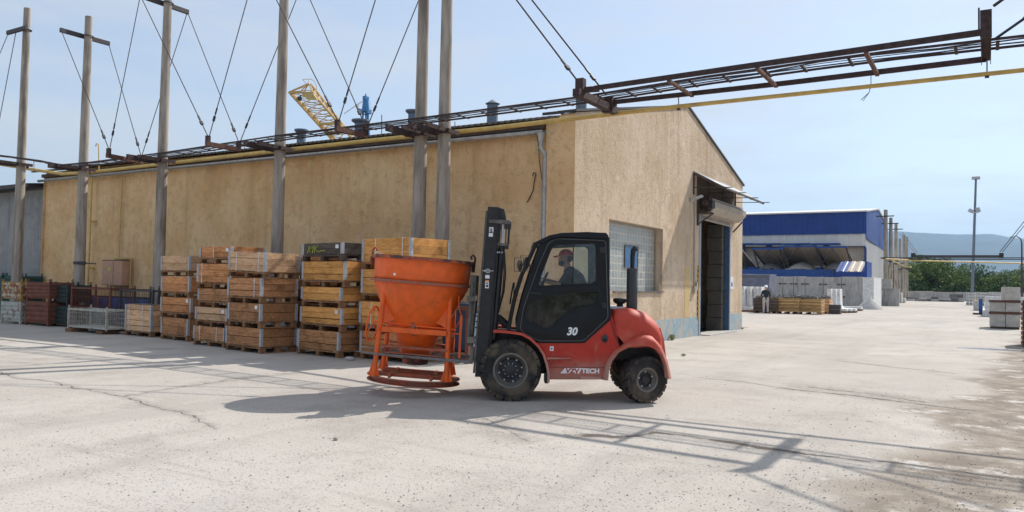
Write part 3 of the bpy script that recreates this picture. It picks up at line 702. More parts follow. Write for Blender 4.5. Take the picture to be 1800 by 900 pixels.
# low annex at the far left
an = thing('annex', 'white-washed lower building with dark roof edge at the far left end of the warehouse', 'building', (-37, 18, 0), world=True)
b = MB(); b.box(-46, 17.0, -.1, WX0 - .01, 17.4, 5.02); b.box(-46, 17.4, -.1, -45.6, 26, 5.0); b.build('wall', M['whitewash'], an)
b = MB(); b.prism([(16.2, 5.02), (26, 6.2), (26, 6.35), (16.2, 5.17)], -46.4, WX0 - .36, 'X'); b.build('roof', M['dark_steel'], an)

# ================================================================ POLES AND OVERHEAD LINES
PY = 15.1; TOPZ = 10.55
pole_specs = [(29, 495, 11.40, 'leftmost concrete pole, standing behind the white and rusty metal bins', 'x'),
              (139, 495, 10.46, 'second concrete pole from the left with a dark clamp, behind the wire cages', 'y'),
              (279, 480, 10.65, 'concrete pole rising behind the leftmost tall crate stack', 'y'),
              (487, 440, 10.9, 'concrete pole rising behind the stack with the tilted top crate', 'y'),
              (736, 400, 11.0, 'left pole of the close pair behind the orange hopper', 'y'),
              (777, 430, 11.0, 'right pole of the close pair, nearest the forklift mast', 'y')]
PX = []
def pole_mesh(h, r0=.185, r1=.115, X=0, Y=0, n=20):
    mb = MB(); rows = []
    for i in range(9):
        t = i / 8; rows.append((r0 + (r1 - r0) * t, h * t - .05))
    mb.lathe(rows, (X, Y, 0), n=n); return mb
for (x, y, h, lab, kind) in pole_specs:
    X = py_(x, y, PY).x; PX.append(X)
    t = thing('concrete_pole', lab, 'pole', (X, PY, 0), group='concrete poles along the warehouse', world=True)
    pole_mesh(h, X=X, Y=PY).build('shaft', M['pole_concrete'], t, smooth=40)
    b = MB()
    if kind == 'y':
        z = h - .72 if h < 10.6 else 10.0 + .15
        b.bar((X - .16, PY - .85, z), (X - .16, PY + .85, z), .09, .14);  b.tube([(X + .16 * math.cos(a * math.pi / 6), PY + .16 * math.sin(a * math.pi / 6), z) for a in range(12)], .02, 6, closed=True)
        ARMZ = z
    else:
        z = 10.55; b.bar((X - 1.0, PY - .16, z), (X + .3, PY - .16, z), .09, .14); b.tube([(X + .16 * math.cos(a * math.pi / 6), PY + .16 * math.sin(a * math.pi / 6), z) for a in range(12)], .025, 6, closed=True)
    b.build('crossarm', M['dark_steel'], t)
    zt = 5.22 if X > -28 else 5.62
    b = MB(); b.bar((X - .19, PY - 1.05, zt), (X - .19, PY + .35, zt), .08, .15); b.bar((X + .19, PY - .95, zt), (X + .19, PY + .3, zt), .06, .10)
    b.bar((X - .3, PY - .21, zt - .02), (X + .3, PY - .21, zt - .02), .05, .10); b.build('tray_bracket', M['rust'], t)
    if kind == 'y' and abs(x - 139) < 2:
        b = MB(); b.lathe([(.19, 2.02), (.195, 2.02), (.195, 2.12), (.19, 2.12)], (X, PY, 0), n=18); b.bar((X + .15, PY - .1, 2.07), (X + .75, PY + .1, 2.05), .05, .04); b.build('clamp', M['dark_steel'], t)
# cable tray
Yn = lambda x: 14.3 if x < 742 else 14.3 - (x - 742) / 1000 * 1.1
railpx = [(-140, 258), (0, 273), (50, 280), (105, 290), (160, 285), (290, 268), (490, 238), (742, 207), (1019, 170.6), (1240, 135), (1437, 107), (1573, 89), (1730, 71), (1800, 63), (1990, 42)]
rail = [py_(x, y, Yn(x)) for x, y in railpx]
rail.append(rail[-1] + Vector((8, 0, .1)))
tray = thing('cable_tray', 'long rusty overhead cable ladder carried by the concrete poles and across the road', 'cable tray', (rail[7].x, 14.4, 5.3), world=True)
TW = .50
b = MB(); b2 = MB()
for p, q_ in zip(rail, rail[1:]):
    b.bar(p, q_, .03, .035); b2.bar(p + Vector((0, TW, 0)), q_ + Vector((0, TW, 0)), .03, .035)
b.build('rail', M['rust'], tray); b2.build('rail', M['rust'], tray)
rg0 = None
b = MB(); L_ = 0
for p, q_ in zip(rail, rail[1:]):
    d = (q_ - p).length; n = max(1, int(d / .62))
    for i in range(n):
        c = p + (q_ - p) * ((i + random.uniform(.3, .7)) / n)
        mb = MB(); mb.bar(c + Vector((0, .02, -.03)), c + Vector((0, TW - .02, -.03)), .045, .02, (0, 0, 1)); mb.build('rung', M['rust'], tray)
cab = []
for k in range(4):
    b = MB(); pts = []
    yo = .12 + k * .09
    for i, (p, q_) in enumerate(zip(rail, rail[1:])):
        n = max(2, int((q_ - p).length / .9))
        for j in range(n):
            c = p + (q_ - p) * (j / n)
            sag = noise.noise(Vector((c.x * .7, k * 3.1, 0))) * .05
            pts.append(c + Vector((0, yo + noise.noise(Vector((c.x * .5, k * 7.3, 4))) * .06, .015 + sag * (1 if c.x > -9 else .7))))
    b.tube(pts, .008 + .004 * (k % 2), 5)
    tag(b.build('power_cable', M['cable_black']), '%s black cable in the overhead ladder, counted from the side nearer the viewer' % ['first', 'second', 'third', 'fourth'][k], 'cable', 'black cables in the overhead ladder')
# rusty carrying frame over the road
cn0, cn1 = py_(1045, 155, 13.2), Vector((0.0, 12.67, 5.27)); cf0, cf1 = py_(1075, 180, 14.4), Vector((0.0, 14.17, 5.27))
gt = thing('carrying_frame', 'rusty steel truss frame spanning the road beneath the cable ladder', 'gantry frame', (-3.2, 13.5, 5.2), world=True)
b = MB(); b.bar(cn0, cn1, .05, .085); b.build('chord', M['rust'], gt)
b = MB(); mid = (cf0 + cf1) / 2 + Vector((.2, 0, -.015)); b.bar(cf0, mid, .05, .085); b.bar(mid, cf1, .05, .085); b.build('chord', M['rust'], gt)
for xx in (-4.75, -3.2, -1.55):
    t = (xx - cn0.x) / (cn1.x - cn0.x); a = cn0.lerp(cn1, t); t2 = (xx - cf0.x) / (cf1.x - cf0.x); c = cf0.lerp(cf1, t2)
    mb = MB(); mb.bar(a + Vector((0, -.02, -.06)), c + Vector((0, .02, -.05)), .06, .05); mb.build('cross_piece', M['rust_bright'], gt)
b = MB()
for dx in (-.06, .06): b.box(dx - .005, 12.6, 5.20, dx + .005, 14.25, 5.33)
b.box(-.054, 12.6, 5.26, .054, 14.25, 5.272); b.box(-.07, 12.53, 5.16, .07, 12.597, 5.54); b.box(-.095, 12.53, 5.2, -.073, 12.58, 5.58)
b.build('end_beam', M['rust'], gt)
xa = py_(1021, 160, 13.1).x
b = MB(); b.box(xa - .07, 12.9, 5.12, xa + .07, 14.75, 5.26); b.box(xa - .08, 13.02, 5.24, xa + .08, 13.16, 5.48); b.box(xa - .12, 14.3, 5.1, xa + .1, 14.44, 5.4); b.bar((xa, 13.1, 5.27), (cn0.x + .1, 13.2, 5.28), .07, .10); b.bar((xa, 14.4, 5.25), (cf0.x + .1, 14.4, 5.28), .07, .10); b.build('end_beam', M['rust'], gt)
# tie rods
def rod(p, q_, lab, grp='steel tie rods between pole heads and cable ladder', r=.013):
    p, q_ = Vector(p), Vector(q_)
    t = thing('tie_rod', lab, 'tie rod', tuple(p), group=grp, world=True)
    b = MB(); b.tube([p, q_], r, 6); b.build('rod', M['cable_black'] if r > .02 else M['rust'], t)
    d = (q_ - p).normalized(); L_ = (q_ - p).length
    b = MB(); c = q_ - d * min(.55, L_ * .1); b.bar(c - d * .07, c + d * .07, .07, .05); b.bar(c - d * .3, c - d * .12, .035, .035); b.build('turnbuckle', M['cable_black'], t)
HB = []
for (pn, pf, lab) in (((188, 272), (250, 284), 'second and third'), ((356, 250), (422, 262), 'third and fourth'), ((580, 222), (645, 237), 'fourth and fifth')):
    a = gz(*pn, 5.22); c = gz(*pf, 5.22)
    a.y = max(a.y, 13.55); X = (a.x + c.x) / 2
    a = Vector((a.x, a.y, 5.2)); c = Vector((c.x, c.y, 5.2))
    t = thing('hanger_beam', 'rusty cross beam hung under the cable ladder between the %s poles from the left' % lab, 'beam', tuple(a), group='hanger beams under the cable ladder', world=True)
    b = MB(); b.bar(a, c, .10, .12); b.build('beam', M['rust_bright'], t)
    b = MB(); b.box(a.x - .05, a.y, 5.2, a.x + .05, a.y + .1, 5.42); b.box(c.x - .05, c.y - .1, 5.2, c.x + .05, c.y, 5.42); b.build('lug', M['rust'], t)
    HB.append((a + Vector((0, .05, .2)), c + Vector((0, -.05, .2))))
az = {1: 9.74, 2: 10.15, 3: 10.15, 4: 10.15, 5: 10.15}
def armp(i, far): return Vector((PX[i] - .16, PY + (.82 if far else -.82), az[i]))
names = ['', 'second', 'third', 'fourth', 'fifth', 'sixth']
for h, (il, ir) in enumerate(((1, 2), (2, 3), (3, 4))):
    for far in (0, 1):
        fn = 'far' if far else 'near'
        rod(armp(il, far), HB[h][far], 'tie rod from %s end of %s pole crossarm down right to hanger beam' % (fn, names[il]))
        rod(armp(ir, far), HB[h][far] + Vector((.05, 0, 0)), 'tie rod from %s end of %s pole crossarm down left to hanger beam' % (fn, names[ir]))
e1 = Vector((PX[0] - .95, PY - .16, 10.5))
rod(e1, e1 + Vector((-3.6, -.1, -4.7)), 'outer of two tie rods from the leftmost pole head'); rod(e1 + Vector((.55, 0, 0)), e1 + Vector((-2.2, .6, -4.9)), 'inner of two tie rods from the leftmost pole head')
for i, (a, c) in enumerate((((1018, 146), (908, 0)), ((1066, 167), (935, 0)))):
    A = py_(*a, 13.1 if i == 0 else 14.35)
    tp = Vector((PX[5] - .1, PY - .82 if i == 0 else PY + .82, 0)); d = px_(*c, -9.3)
    v = px_(c[0], c[1], (A.x + PX[5]) / 2 + .2); k = (tp.x - A.x) / (v.x - A.x); Q = A + (v - A) * k
    rod(Q, A, ['near', 'far'][i] + ' tie rod running steeply down to the left end of the road carrying frame', r=.017)
rod((6.2, 13.0, 9.9), (.09, 12.55, 5.58), 'near tie rod rising to the right from the heavy end beam over the road', r=.022)
rod((6.2, 14.9, 9.9), (.10, 13.6, 5.40), 'far tie rod rising to the right from the heavy end beam over the road', r=.022)
# gas pipe
pipepx = [(-140, 268, 15.6), (0, 289, 15.6), (110, 306, 15.6), (157, 303, 15.6), (420, 273, 15.6), (642, 248, 15.6), (860, 226, 15.6), (994, 210, 15.07), (1193, 187, 14.3), (1260, 180, 14.3), (1527, 152, 14.3), (1800, 123, 14.3), (2000, 101, 14.3)]
gp = thing('gas_pipe', 'yellow gas pipe running along the eaves and over the road below the cable ladder', 'pipe', (-9, 15.3, 5.2), world=True)
b = MB(); pl = [py_(*p) for p in pipepx]; pl.append(pl[-1] + Vector((8, 0, 0))); b.tube(pl, [.055] * 7 + [.05, .042, .04, .038, .038, .038, .038], 12); b.build('pipe', M['pipe_yellow'], gp, smooth=60)
for (x, y, Y, top) in ((1193, 187, 14.3, .22), (1735, 129, 14.3, .2), (430, 272, 15.6, .25), (800, 232, 15.6, .25), (60, 298, 15.6, .3), (250, 293, 15.6, .25)):
    p = py_(x, y, Y); b = MB(); b.tube([p + Vector((0, 0, -.05)), p + Vector((0, -.02, top))], .010, 5); b.bar(p + Vector((-.03, 0, -.055)), p + Vector((.03, 0, -.055)), .05, .03); b.build('hanger', M['dark_steel'], gp)
p = py_(1531, 150, 14.28); b = MB(); b.tube([p + Vector((.0, 0, .25)), p, p + Vector((-.03, 0, -.12)), p + Vector((-.16, .05, -.22))], .006, 4); b.tube([p + Vector((-.03, 0, -.12)), p + Vector((-.12, -.03, -.26))], .005, 4)
tag(b.build('wire_end', M['cable_black']), 'loose wire twisted round the yellow pipe over the road', 'wire')
b = MB(); p = py_(173, 253, 15.9); p2 = py_(174, 300, 15.9); b.tube([p2, p, p + Vector((-.12, 0, .02)), p + Vector((-.16, 0, -.08))], .02, 6); tag(b.build('vent_pipe', M['pipe_yellow']), 'small hooked yellow vent pipe above the eaves by the second pole', 'pipe')
# the pole pair beyond the right frame edge that carries the other end
for (X, Y, nn) in ((6.4, 14.0, 'nearer'), (7.2, 14.0, 'farther')):
    t = thing('concrete_pole', nn + ' concrete pole right of the view carrying the rods from the road frame', 'pole', (X, Y, 0), group='concrete poles right of the road', world=True); pole_mesh(11, X=X, Y=Y).build('shaft', M['pole_concrete'], t, smooth=40)

# ================================================================ PALLET CRATES
def crate(w, d, h, wm, boards=3, straps=(), lid=False, gap=.0, hinge=True, pal='wood_pallet', hinge_h=1.0, label='', group='wooden pallet crates stacked along the warehouse'):
    t = thing('pallet_crate', label, 'crate', group=group)
    ph = .144; b = MB()
    # pallet: three skids with nine blocks, cross boards and deck
    for x in (-w / 2 + .05, 0, w / 2 - .05):
        b.box(x - .05, -d / 2, 0, x + .05, d / 2, .022)
    for x in (-w / 2 + .05, 0, w / 2 - .05):
        for y in (-d / 2 + .07, 0, d / 2 - .07): b.box(x - .0495, y - .07, .022, x + .0495, y + .07, .100)
    for y in (-d / 2 + .07, 0, d / 2 - .07): b.box(-w / 2, y - .0695, .100, w / 2, y + .0695, .122)
    n = 7
    for i in range(n):
        x = -w / 2 + (i + .5) * w / n; b.box(x - w / n * .43, -d / 2, .122, x + w / n * .43, d / 2, ph)
    b.build('pallet', M[pal], t, bevel=.004)
    th = .024; bh = (h - ph) / boards
    b = MB(); rnd = random.Random(int(w * 1e4 + h * 977 + boards))
    for k in range(boards):
        z0 = ph + k * bh + .002; z1 = ph + (k + 1) * bh - .003
        j = [rnd.uniform(-.007, .007) for _ in range(4)]; z1 -= rnd.choice((0, 0, .004, .009)); z0 += rnd.choice((0, 0, .003))
        b.box(-w / 2 + .012, -d / 2 + .004 + j[0], z0, w / 2 - .012, -d / 2 + .004 + th + j[0], z1)
        b.box(-w / 2 + .012, d / 2 - .004 - th + j[1], z0, w / 2 - .012, d / 2 - .004 + j[1], z1)
        b.box(-w / 2 + .004 + j[2], -d / 2 + .03, z0, -w / 2 + .004 + th + j[2], d / 2 - .03, z1)
        b.box(w / 2 - .004 - th + j[3], -d / 2 + .03, z0, w / 2 - .004 + j[3], d / 2 - .03, z1)
    b.build('boards', M[wm], t, bevel=.003)
    if hinge:
        hz0, hz1 = ph + .012, ph + (h - ph) * hinge_h - .006
        for sx, sy in ((-1, -1), (1, -1), (1, 1), (-1, 1)):
            b = MB(); x, y = sx * (w / 2 + .006), sy * (d / 2 + .006)
            b.box(x, y, hz0, x - sx * .06, y - sy * .004, hz1); b.box(x, y - sy * .0045, hz0, x - sx * .004, y - sy * .06, hz1)
            nn = max(2, int((hz1 - hz0) / .09))
            for i in range(nn):
                z = hz0 + (i + .5) * (hz1 - hz0) / nn
                b.box(x - sx * .02, y + sy * .004, z - .014, x - sx * .045, y - sy * .001, z + .018); b.box(x + sx * .004, y - sy * .02, z - .014, x - sx * .001, y - sy * .045, z + .018)
            b.cyl((x, y, hz0), (x, y, hz1), .009, 8)
            b.build('corner_hinge', M['zinc_dull'], t)
    for u in straps:
        x = -w / 2 + u * w; b = MB()
        b.box(x - .009, -d / 2 - .006, .13, x + .009, -d / 2 - .003, h + .004); b.box(x - .009, -d / 2 - .006, h + .002, x + .009, d / 2 + .006, h + .005)
        b.box(x - .009, d / 2 + .003, .13, x + .009, d / 2 + .006, h + .004); b.build('strap', M['strap_white'], t)
    if lid:
        b = MB()
        for i in range(6): b.box(-w / 2 + .03, -d / 2 + .03 + i * (d - .06) / 6, h - .03, w / 2 - .03, -d / 2 + .03 + (i + .93) * (d - .06) / 6, h - .008)
        b.build('lid', M['wood_dark'], t, bevel=.003)
    return t
ords = {1: [''], 4: ['bottom', 'second from bottom', 'third from bottom', 'top'], 5: ['bottom', 'second from bottom', 'middle', 'second from top', 'top']}
tone = dict(wood_brown='brown', wood_red='reddish brown', wood_yellow='honey yellow', wood_pale='pale brown', wood_dark='blackened grey')
def stack(A, B, d, levels, desc, dz=0):
    """A, B: ground points of the front left and front right bottom corners"""
    A = Vector(A); B = Vector(B); w = (B - A).length; ang = math.atan2(B.y - A.y, B.x - A.x)
    nrm = Vector((-math.sin(ang), math.cos(ang), 0)); z = 0.0
    for k, lv in enumerate(levels):
        h, wm, nb = lv[0], lv[1], lv[2]; o = lv[3] if len(lv) > 3 else {}
        lab = 'single pallet crate with white straps standing between the wire cages and the tall stacks' if len(levels) == 1 else '%s pallet crate, %s of the %s' % (tone[wm], ords[len(levels)][k] + (' one' if 0 else ''), desc)
        c = crate(w * o.get('ws', 1) - .0, d * o.get('ds', 1), h - .004, wm, nb, o.get('straps', ()), o.get('lid', False), pal=o.get('pal', 'wood_pallet'), label=lab)
        ctr = A + (B - A) * .5 + nrm * (d / 2) + (B - A).normalized() * (o.get('dx', 0) + random.uniform(-.03, .03)) + nrm * o.get('dy', random.uniform(-.02, .05))
        c.location = (ctr.x, ctr.y, z + o.get('lift', 0)); c.rotation_euler = (0, o.get('tilt', 0), ang + o.get('da', random.uniform(-.035, .035)))
        if k % 3 == 1 or o.get('note'):
            lb = MB(); lb.box(w * .5 - .24, -d / 2 - .006 + .002, h - .13, w * .5 - .13, -d / 2 + .0, h - .05); lb.build('paper_label', M['strap_white'], c)
        if o.get('graf'):
            g_ = MB()
            for s_ in ([(0, 0), (.05, .16), (.09, .02)], [(.12, .1), (.2, .15), (.17, .0)], [(.24, .0), (.25, .17)], [(.26, .09), (.36, .16)], [(.27, .08), (.38, .02), (.5, .05), (.62, .04)]):
                g_.tube([(-.55 + a * 1.1, -d / 2 - .004, .18 + b_) for a, b_ in s_], .006, 5)
            g_.build('chalk_marks', M['graffiti'], c)
        z += h + o.get('lift', 0)
    return z
def GP(x, y): return gz(x, y, 0)
def fixw(A, B, w=None, ang=-13):
    ang = ang + 4
    """keep the right corner, use a steady bearing for the front"""
    w = w or (B - A).length
    return B - Vector((math.cos(R(ang)), math.sin(R(ang)), 0)) * w, B
A, B = fixw(GP(223.5, 588), GP(260, 593.3), 1.36, -11); stack(A, B, .95, [(.88, 'wood_pale', 5, dict(straps=(.15, .68), lid=True))], '')
A, B = fixw(GP(278, 594.7), GP(329.3, 600.8), 1.42, -11)
stack(A, B, .85, [(.593, 'wood_brown', 2), (.536, 'wood_red', 2), (.555, 'wood_red', 2), (.536, 'wood_pale', 2)], 'leftmost tall stack')
A, B = fixw(GP(344.5, 604), GP(397.3, 612), 1.42, -11)
stack(A, B, .9, [(.48, 'wood_brown', 2, dict(straps=(.2, .75))), (.466, 'wood_pale', 2, dict(dx=.03)), (.448, 'wood_brown', 2, dict(dx=.05)), (.61, 'wood_red', 3, dict(straps=(.14,), dx=.06)), (.41, 'wood_red', 2, dict(straps=(.45,), dx=.05))], 'narrow five-high stack')
A, B = fixw(GP(404.6, 613), GP(455.7, 622.2), 1.42, -14)
stack(A, B, .92, [(.56, 'wood_brown', 2, dict(dx=.0)), (.545, 'wood_brown', 2, dict(dx=.02)), (.565, 'wood_brown', 3, dict(straps=(.8,), dx=.03)), (.58, 'wood_pale', 3, dict(straps=(.22, .83), dx=.03, da=.05, tilt=.035, lift=.01))], 'stack with the tilted top crate')
A, B = fixw(GP(528, 620), GP(593.9, 630), 1.5, -14)
stack(A, B, 1.1, [(.557, 'wood_brown', 3, dict(straps=(.04,))), (.506, 'wood_yellow', 3, dict(dx=.03)), (.44, 'wood_yellow', 2, dict(dx=.05)), (.557, 'wood_yellow', 3, dict(dx=.06)), (.40, 'wood_dark', 2, dict(dx=.07, graf=True, pal='wood_dark', da=-.03))], 'stack topped by a dark crate')
B = GP(718, 640); A, B = fixw(B, B, 1.5, -12)
stack(A, B, 1.1, [(.60, 'wood_red', 3), (.62, 'wood_yellow', 3, dict(straps=(.25,))), (.66, 'wood_yellow', 3, dict(dx=.03, lift=.02)), (.64, 'wood_yellow', 3, dict(straps=(.28, .83), dx=.05))], 'stack directly behind the orange hopper')
A = py_(500, 600, 13.7); A.z = 0
stack(A, A + Vector((1.4, -.25, 0)), .85, [(.55, 'wood_brown', 2), (.55, 'wood_brown', 2), (.55, 'wood_red', 2), (.55, 'wood_red', 2)], 'half-hidden stack left behind the dark-topped one')
# ================================================================ METAL BINS, CAGES, DRUMS
def stillage(w, d, h, mp, mb_, label, loc, rz=0, lug=True, group='steel stillage bins by the annex'):
    t = thing('stillage_bin', label, 'metal bin', loc, rz, group)
    b = MB()
    for x in (-w / 2 + .035, w / 2 - .035):
        for y in (-d / 2 + .035, d / 2 - .035):
            m = MB(); m.box(x - .035, y - .035, 0, x + .035, y + .035, h)
            if lug: m.tube([(x + .045 * math.cos(a * math.pi / 4), y, h + .045 + .045 * math.sin(a * math.pi / 4)) for a in range(8)], .014, 6, closed=True)
            m.build('post', mp, t, bevel=.004)
    nr = 4
    for (x0, y0, x1, y1) in ((-w / 2 + .07, -d / 2 + .02, w / 2 - .07, -d / 2 + .02), (-w / 2 + .07, d / 2 - .02, w / 2 - .07, d / 2 - .02), (-w / 2 + .02, -d / 2 + .07, -w / 2 + .02, d / 2 - .07), (w / 2 - .02, -d / 2 + .07, w / 2 - .02, d / 2 - .07)):
        m = MB(); rows = []; Z0 = .12; Z1 = h - .04; N = nr * 8
        nx, ny = (0, 1) if y0 == y1 else (1, 0); sg = -1 if (y0 if nx == 0 else x0) < 0 else 1
        for i in range(N + 1):
            ph = (i % 8) / 8; bul = .022 * (0 if ph < .25 else min(1, (ph - .25) * 8) if ph < .375 else 1 if ph < .85 else (1 - ph) / .15)
            z = Z0 + (Z1 - Z0) * i / N
            rows.append([(x0 + nx * sg * bul, y0 + ny * sg * bul, z), (x1 + nx * sg * bul, y1 + ny * sg * bul, z)])
        m.grid(rows); m.build('side_panel', mb_, t, solid=.004)
    b.box(-w / 2 + .03, -d / 2 + .03, .09, w / 2 - .03, d / 2 - .03, .12); b.box(-w / 2 + .03, -d / 2 + .005, h - .05, w / 2 - .03, -d / 2 + .035, h - .01); b.box(-w / 2 + .03, d / 2 - .035, h - .05, w / 2 - .03, d / 2 - .005, h - .01)
    b.build('floor_frame', mp, t)
    return t
sx = py_(35, 560, 13.95).x
stillage(1.25, .8, .74, M['cage_white'], M['bin_white'], 'white corrugated metal bin on the ground at the left edge, under a rusty one', (sx - .62, 14.35, 0), 0, False)
stillage(1.25, .8, .66, M['post_yellow'], M['bin_rusty'], 'flaking cream and rust metal bin stacked on the white one at the left edge', (sx - .62, 14.35, .745), 0)
s1 = py_(42, 560, 13.95); s2 = py_(84, 560, 13.95); wr = s2.x - s1.x - .05
stillage(wr, .8, .80, M['bin_red'], M['bin_red'], 'dark red lower metal bin beside the white and cream ones', (s1.x + wr / 2 + .05, 14.35, 0), 0, False)
stillage(wr - .02, .8, .62, M['bin_red'], M['bin_red'], 'rust-red slatted metal bin stacked on the dark red one', (s1.x + wr / 2 + .08, 14.35, .80), 0)
s3 = py_(92, 560, 14.2)
stillage(.78, .8, .68, M['green_dark'], M['green_dark'], 'dark green metal bin on the ground left of the wire cages', (s3.x + .42, 14.6, 0), 0, False)
stillage(.78, .8, .66, M['green_dark'], M['green_dark'], 'dark green metal bin stacked on the other green one left of the wire cages', (s3.x + .42, 14.6, .685), 0)
for i, x in enumerate((-34.4, -33.0, -31.6)):
    stillage(1.2, .8, .85, M['teal'], M['teal'], '%s teal metal bin on the ground behind the cream and red bins' % ['left', 'middle', 'right'][i], (x, 16.2, 0), 0, False)
    stillage(1.2, .8, .75, M['teal'], M['teal'], '%s teal metal bin of the upper row behind the cream and red bins' % ['left', 'middle', 'right'][i], (x, 16.2, .855), 0)
b = MB(); p = gz(85, 563); rows = []
for i in range(7):
    a = i / 6; r_ = .20 * (1 - a) ** .7 + .02
    rows.append([(p.x + r_ * (1 + .25 * noise.noise(Vector((k, i * .6, 3)))) * math.cos(k * math.pi / 7), 13.85 + r_ * .8 * (1 + .25 * noise.noise(Vector((k, i * .6, 8)))) * math.sin(k * math.pi / 7), a * .42) for k in range(14)])
b.grid(rows, closed=True); tag(b.build('plastic_bag', M['plastic_white'], smooth=50), 'crumpled white plastic bag lying between the red and green bins', 'bag')
def cage(w, d, h, mf, label, loc, rz, half=False, group='wire mesh cages along the wall', legs=.12, n=30):
    t = thing('wire_cage', label, 'cage', loc, rz, group)
    for x in (-w / 2 + .025, w / 2 - .025):
        for y in (-d / 2 + .025, d / 2 - .025):
            m = MB(); m.box(x - .025, y - .025, 0, x + .025, y + .025, h); m.tube([(x + .035 * math.cos(a * math.pi / 4), y, h + .035 + .035 * math.sin(a * math.pi / 4)) for a in range(8)], .012, 5, closed=True); m.build('post', mf, t)
    b = MB()
    for z in (legs, h - .04):
        b.box(-w / 2 + .05, -d / 2 + .003, z - .025, w / 2 - .05, -d / 2 + .043, z + .025); b.box(-w / 2 + .05, d / 2 - .043, z - .025, w / 2 - .05, d / 2 - .003, z + .025)
        b.box(-w / 2 + .003, -d / 2 + .05, z - .025, -w / 2 + .043, d / 2 - .05, z + .025); b.box(w / 2 - .043, -d / 2 + .05, z - .025, w / 2 - .003, d / 2 - .05, z + .025)
    if h > .8:
        b.box(-w / 2 + .05, -d / 2 + .0, h * .5 - .03, w / 2 - .05, -d / 2 + .04, h * .5 + .03); b.box(w / 2 - .04, -d / 2 + .05, h * .5 - .02, w / 2 - .0, d / 2 - .05, h * .5 + .02)
    b.build('frame', mf, t)
    for (ax, fx) in (('x', -d / 2 + .02), ('x', d / 2 - .02), ('y', -w / 2 + .02), ('y', w / 2 - .02)):
        m = MB(); L_ = w if ax == 'x' else d; nn = int(n * L_ / w)
        for i in range(nn):
            u = -L_ / 2 + .05 + (L_ - .1) * (i + .5) / nn
            p_, q_ = ((u, fx, legs), (u, fx, h - .05)) if ax == 'x' else ((fx, u, legs), (fx, u, h - .05))
            m.tube([p_, q_], .0045, 4)
        for k in range(1, 4):
            z = legs + (h - legs) * k / 4; m.tube([(-L_ / 2 + .04, fx, z), (L_ / 2 - .04, fx, z)] if ax == 'x' else [(fx, -L_ / 2 + .04, z), (fx, L_ / 2 - .04, z)], .004, 4)
        m.build('mesh_panel', mf, t)
    b = MB(); b.box(-w / 2 + .03, -d / 2 + .03, legs - .01, w / 2 - .03, d / 2 - .03, legs + .012); b.build('floor_plate', mf, t)
    return t
c0 = py_(115, 575, 13.15); c1_ = py_(190, 580, 13.15)
ca_ = -3; cw = c1_.x - c0.x
cx_ = c1_.x - cw / 2
cage(cw, .7, .60, M['cage_white'], 'low cream wire cage with dense bars in front of the brown ones', (cx_, 13.5, .10), R(ca_), n=34, group='wire mesh cages along the wall', legs=.06)
for i, dx in enumerate((-.82, .72)):
    b = MB(); b.cbox((cx_ + dx, 13.35, .05), (.34, .5, .1), R(ca_)); tag(b.build('timber_block', M['wood_pallet'], bevel=.005), '%s wooden block propping up the low cream wire cage' % ['left', 'right'][i], 'block')
cd0 = py_(119, 560, 14.0).x; cd1 = py_(195, 565, 14.0).x
cage(cd1 - cd0, .8, 1.30, M['bin_red'], 'tall rust-red wire cage standing behind the low cream one', ((cd0 + cd1) / 2, 14.42, 0), R(ca_), n=26)
c2_ = py_(198, 575, 14.0)
cage(1.75, 1.0, 1.28, M['dark_steel'], 'dark wire cage in front of the blue drums, under the meter cabinet', (c2_.x + .95, 14.6, 0), R(ca_), n=26)
cage(1.6, 1.0, 1.32, M['dark_steel'], 'dark wire cage with tall corner posts behind the single crate', (c2_.x + 2.72, 14.6, 0), R(ca_), n=24)
for i, x in enumerate((155, 172, 186, 207, 226, 244, 262)):
    p = py_(x, 525, 15.95); b = MB()
    t = thing('drum', '%s blue plastic drum behind the wire cages, counted from the left' % ['first', 'second', 'third', 'fourth', 'fifth', 'sixth', 'seventh'][i], 'drum', (p.x, 15.95, 0), 0, 'blue plastic drums against the long wall')
    b.lathe([(.24, 0), (.275, .03), (.285, .3), (.29, .34), (.285, .38), (.29, .62), (.285, .66), (.275, .92), (.25, .95), (.0, .95)], n=20); b.build('barrel', M['drum_blue'], t, smooth=40)
    b = MB(); b.lathe([(.255, .935), (.28, .945), (.28, .965), (.24, .97), (.2, .965)], n=20); b.build('lid_ring', M['cable_black'], t, smooth=40)
# rusty rack frame and blue wrapped bundle right of the hopper
rk = thing('rack_frame', 'rust-red steel rack frame on the ground between hopper and forklift mast', 'rack', (-9.0, 13.3, 0), 0)
b = MB()
xr = py_(822, 620, 13.3).x + 9.0; xl = xr - 1.3; zt = py_(820, 538, 13.3).z
for x in (xl, xr):
    for y in (0, 1.0): m = MB(); m.box(x - .04, y - .04, 0, x + .04, y + .04, zt); m.build('post', M['bin_red'], rk)
for z in (.16, zt - .05):
    b.box(xl + .04, -.03, z - .04, xr - .04, .03, z + .04); b.box(xl + .04, .97, z - .04, xr - .04, 1.03, z + .04); b.box(xl - .03, .04, z - .04, xl + .03, .96, z + .04); b.box(xr - .03, .04, z - .04, xr + .03, .96, z + .04)
b.build('rail', M['bin_red'], rk)
b = MB(); b.box(-9.0 + xl + .08, 13.45, .22, -9.0 + xr - .08, 14.2, 1.22)
M['blue_dark'] = paint('blue_dark', (.02, .045, .09), .6, dirt=(.03, .06, .11), dsc=3)
tag(b.build('blue_tank', M['blue_dark'], bevel=.05), 'dark blue rectangular tank inside the rusty rack right of the hopper', 'tank')

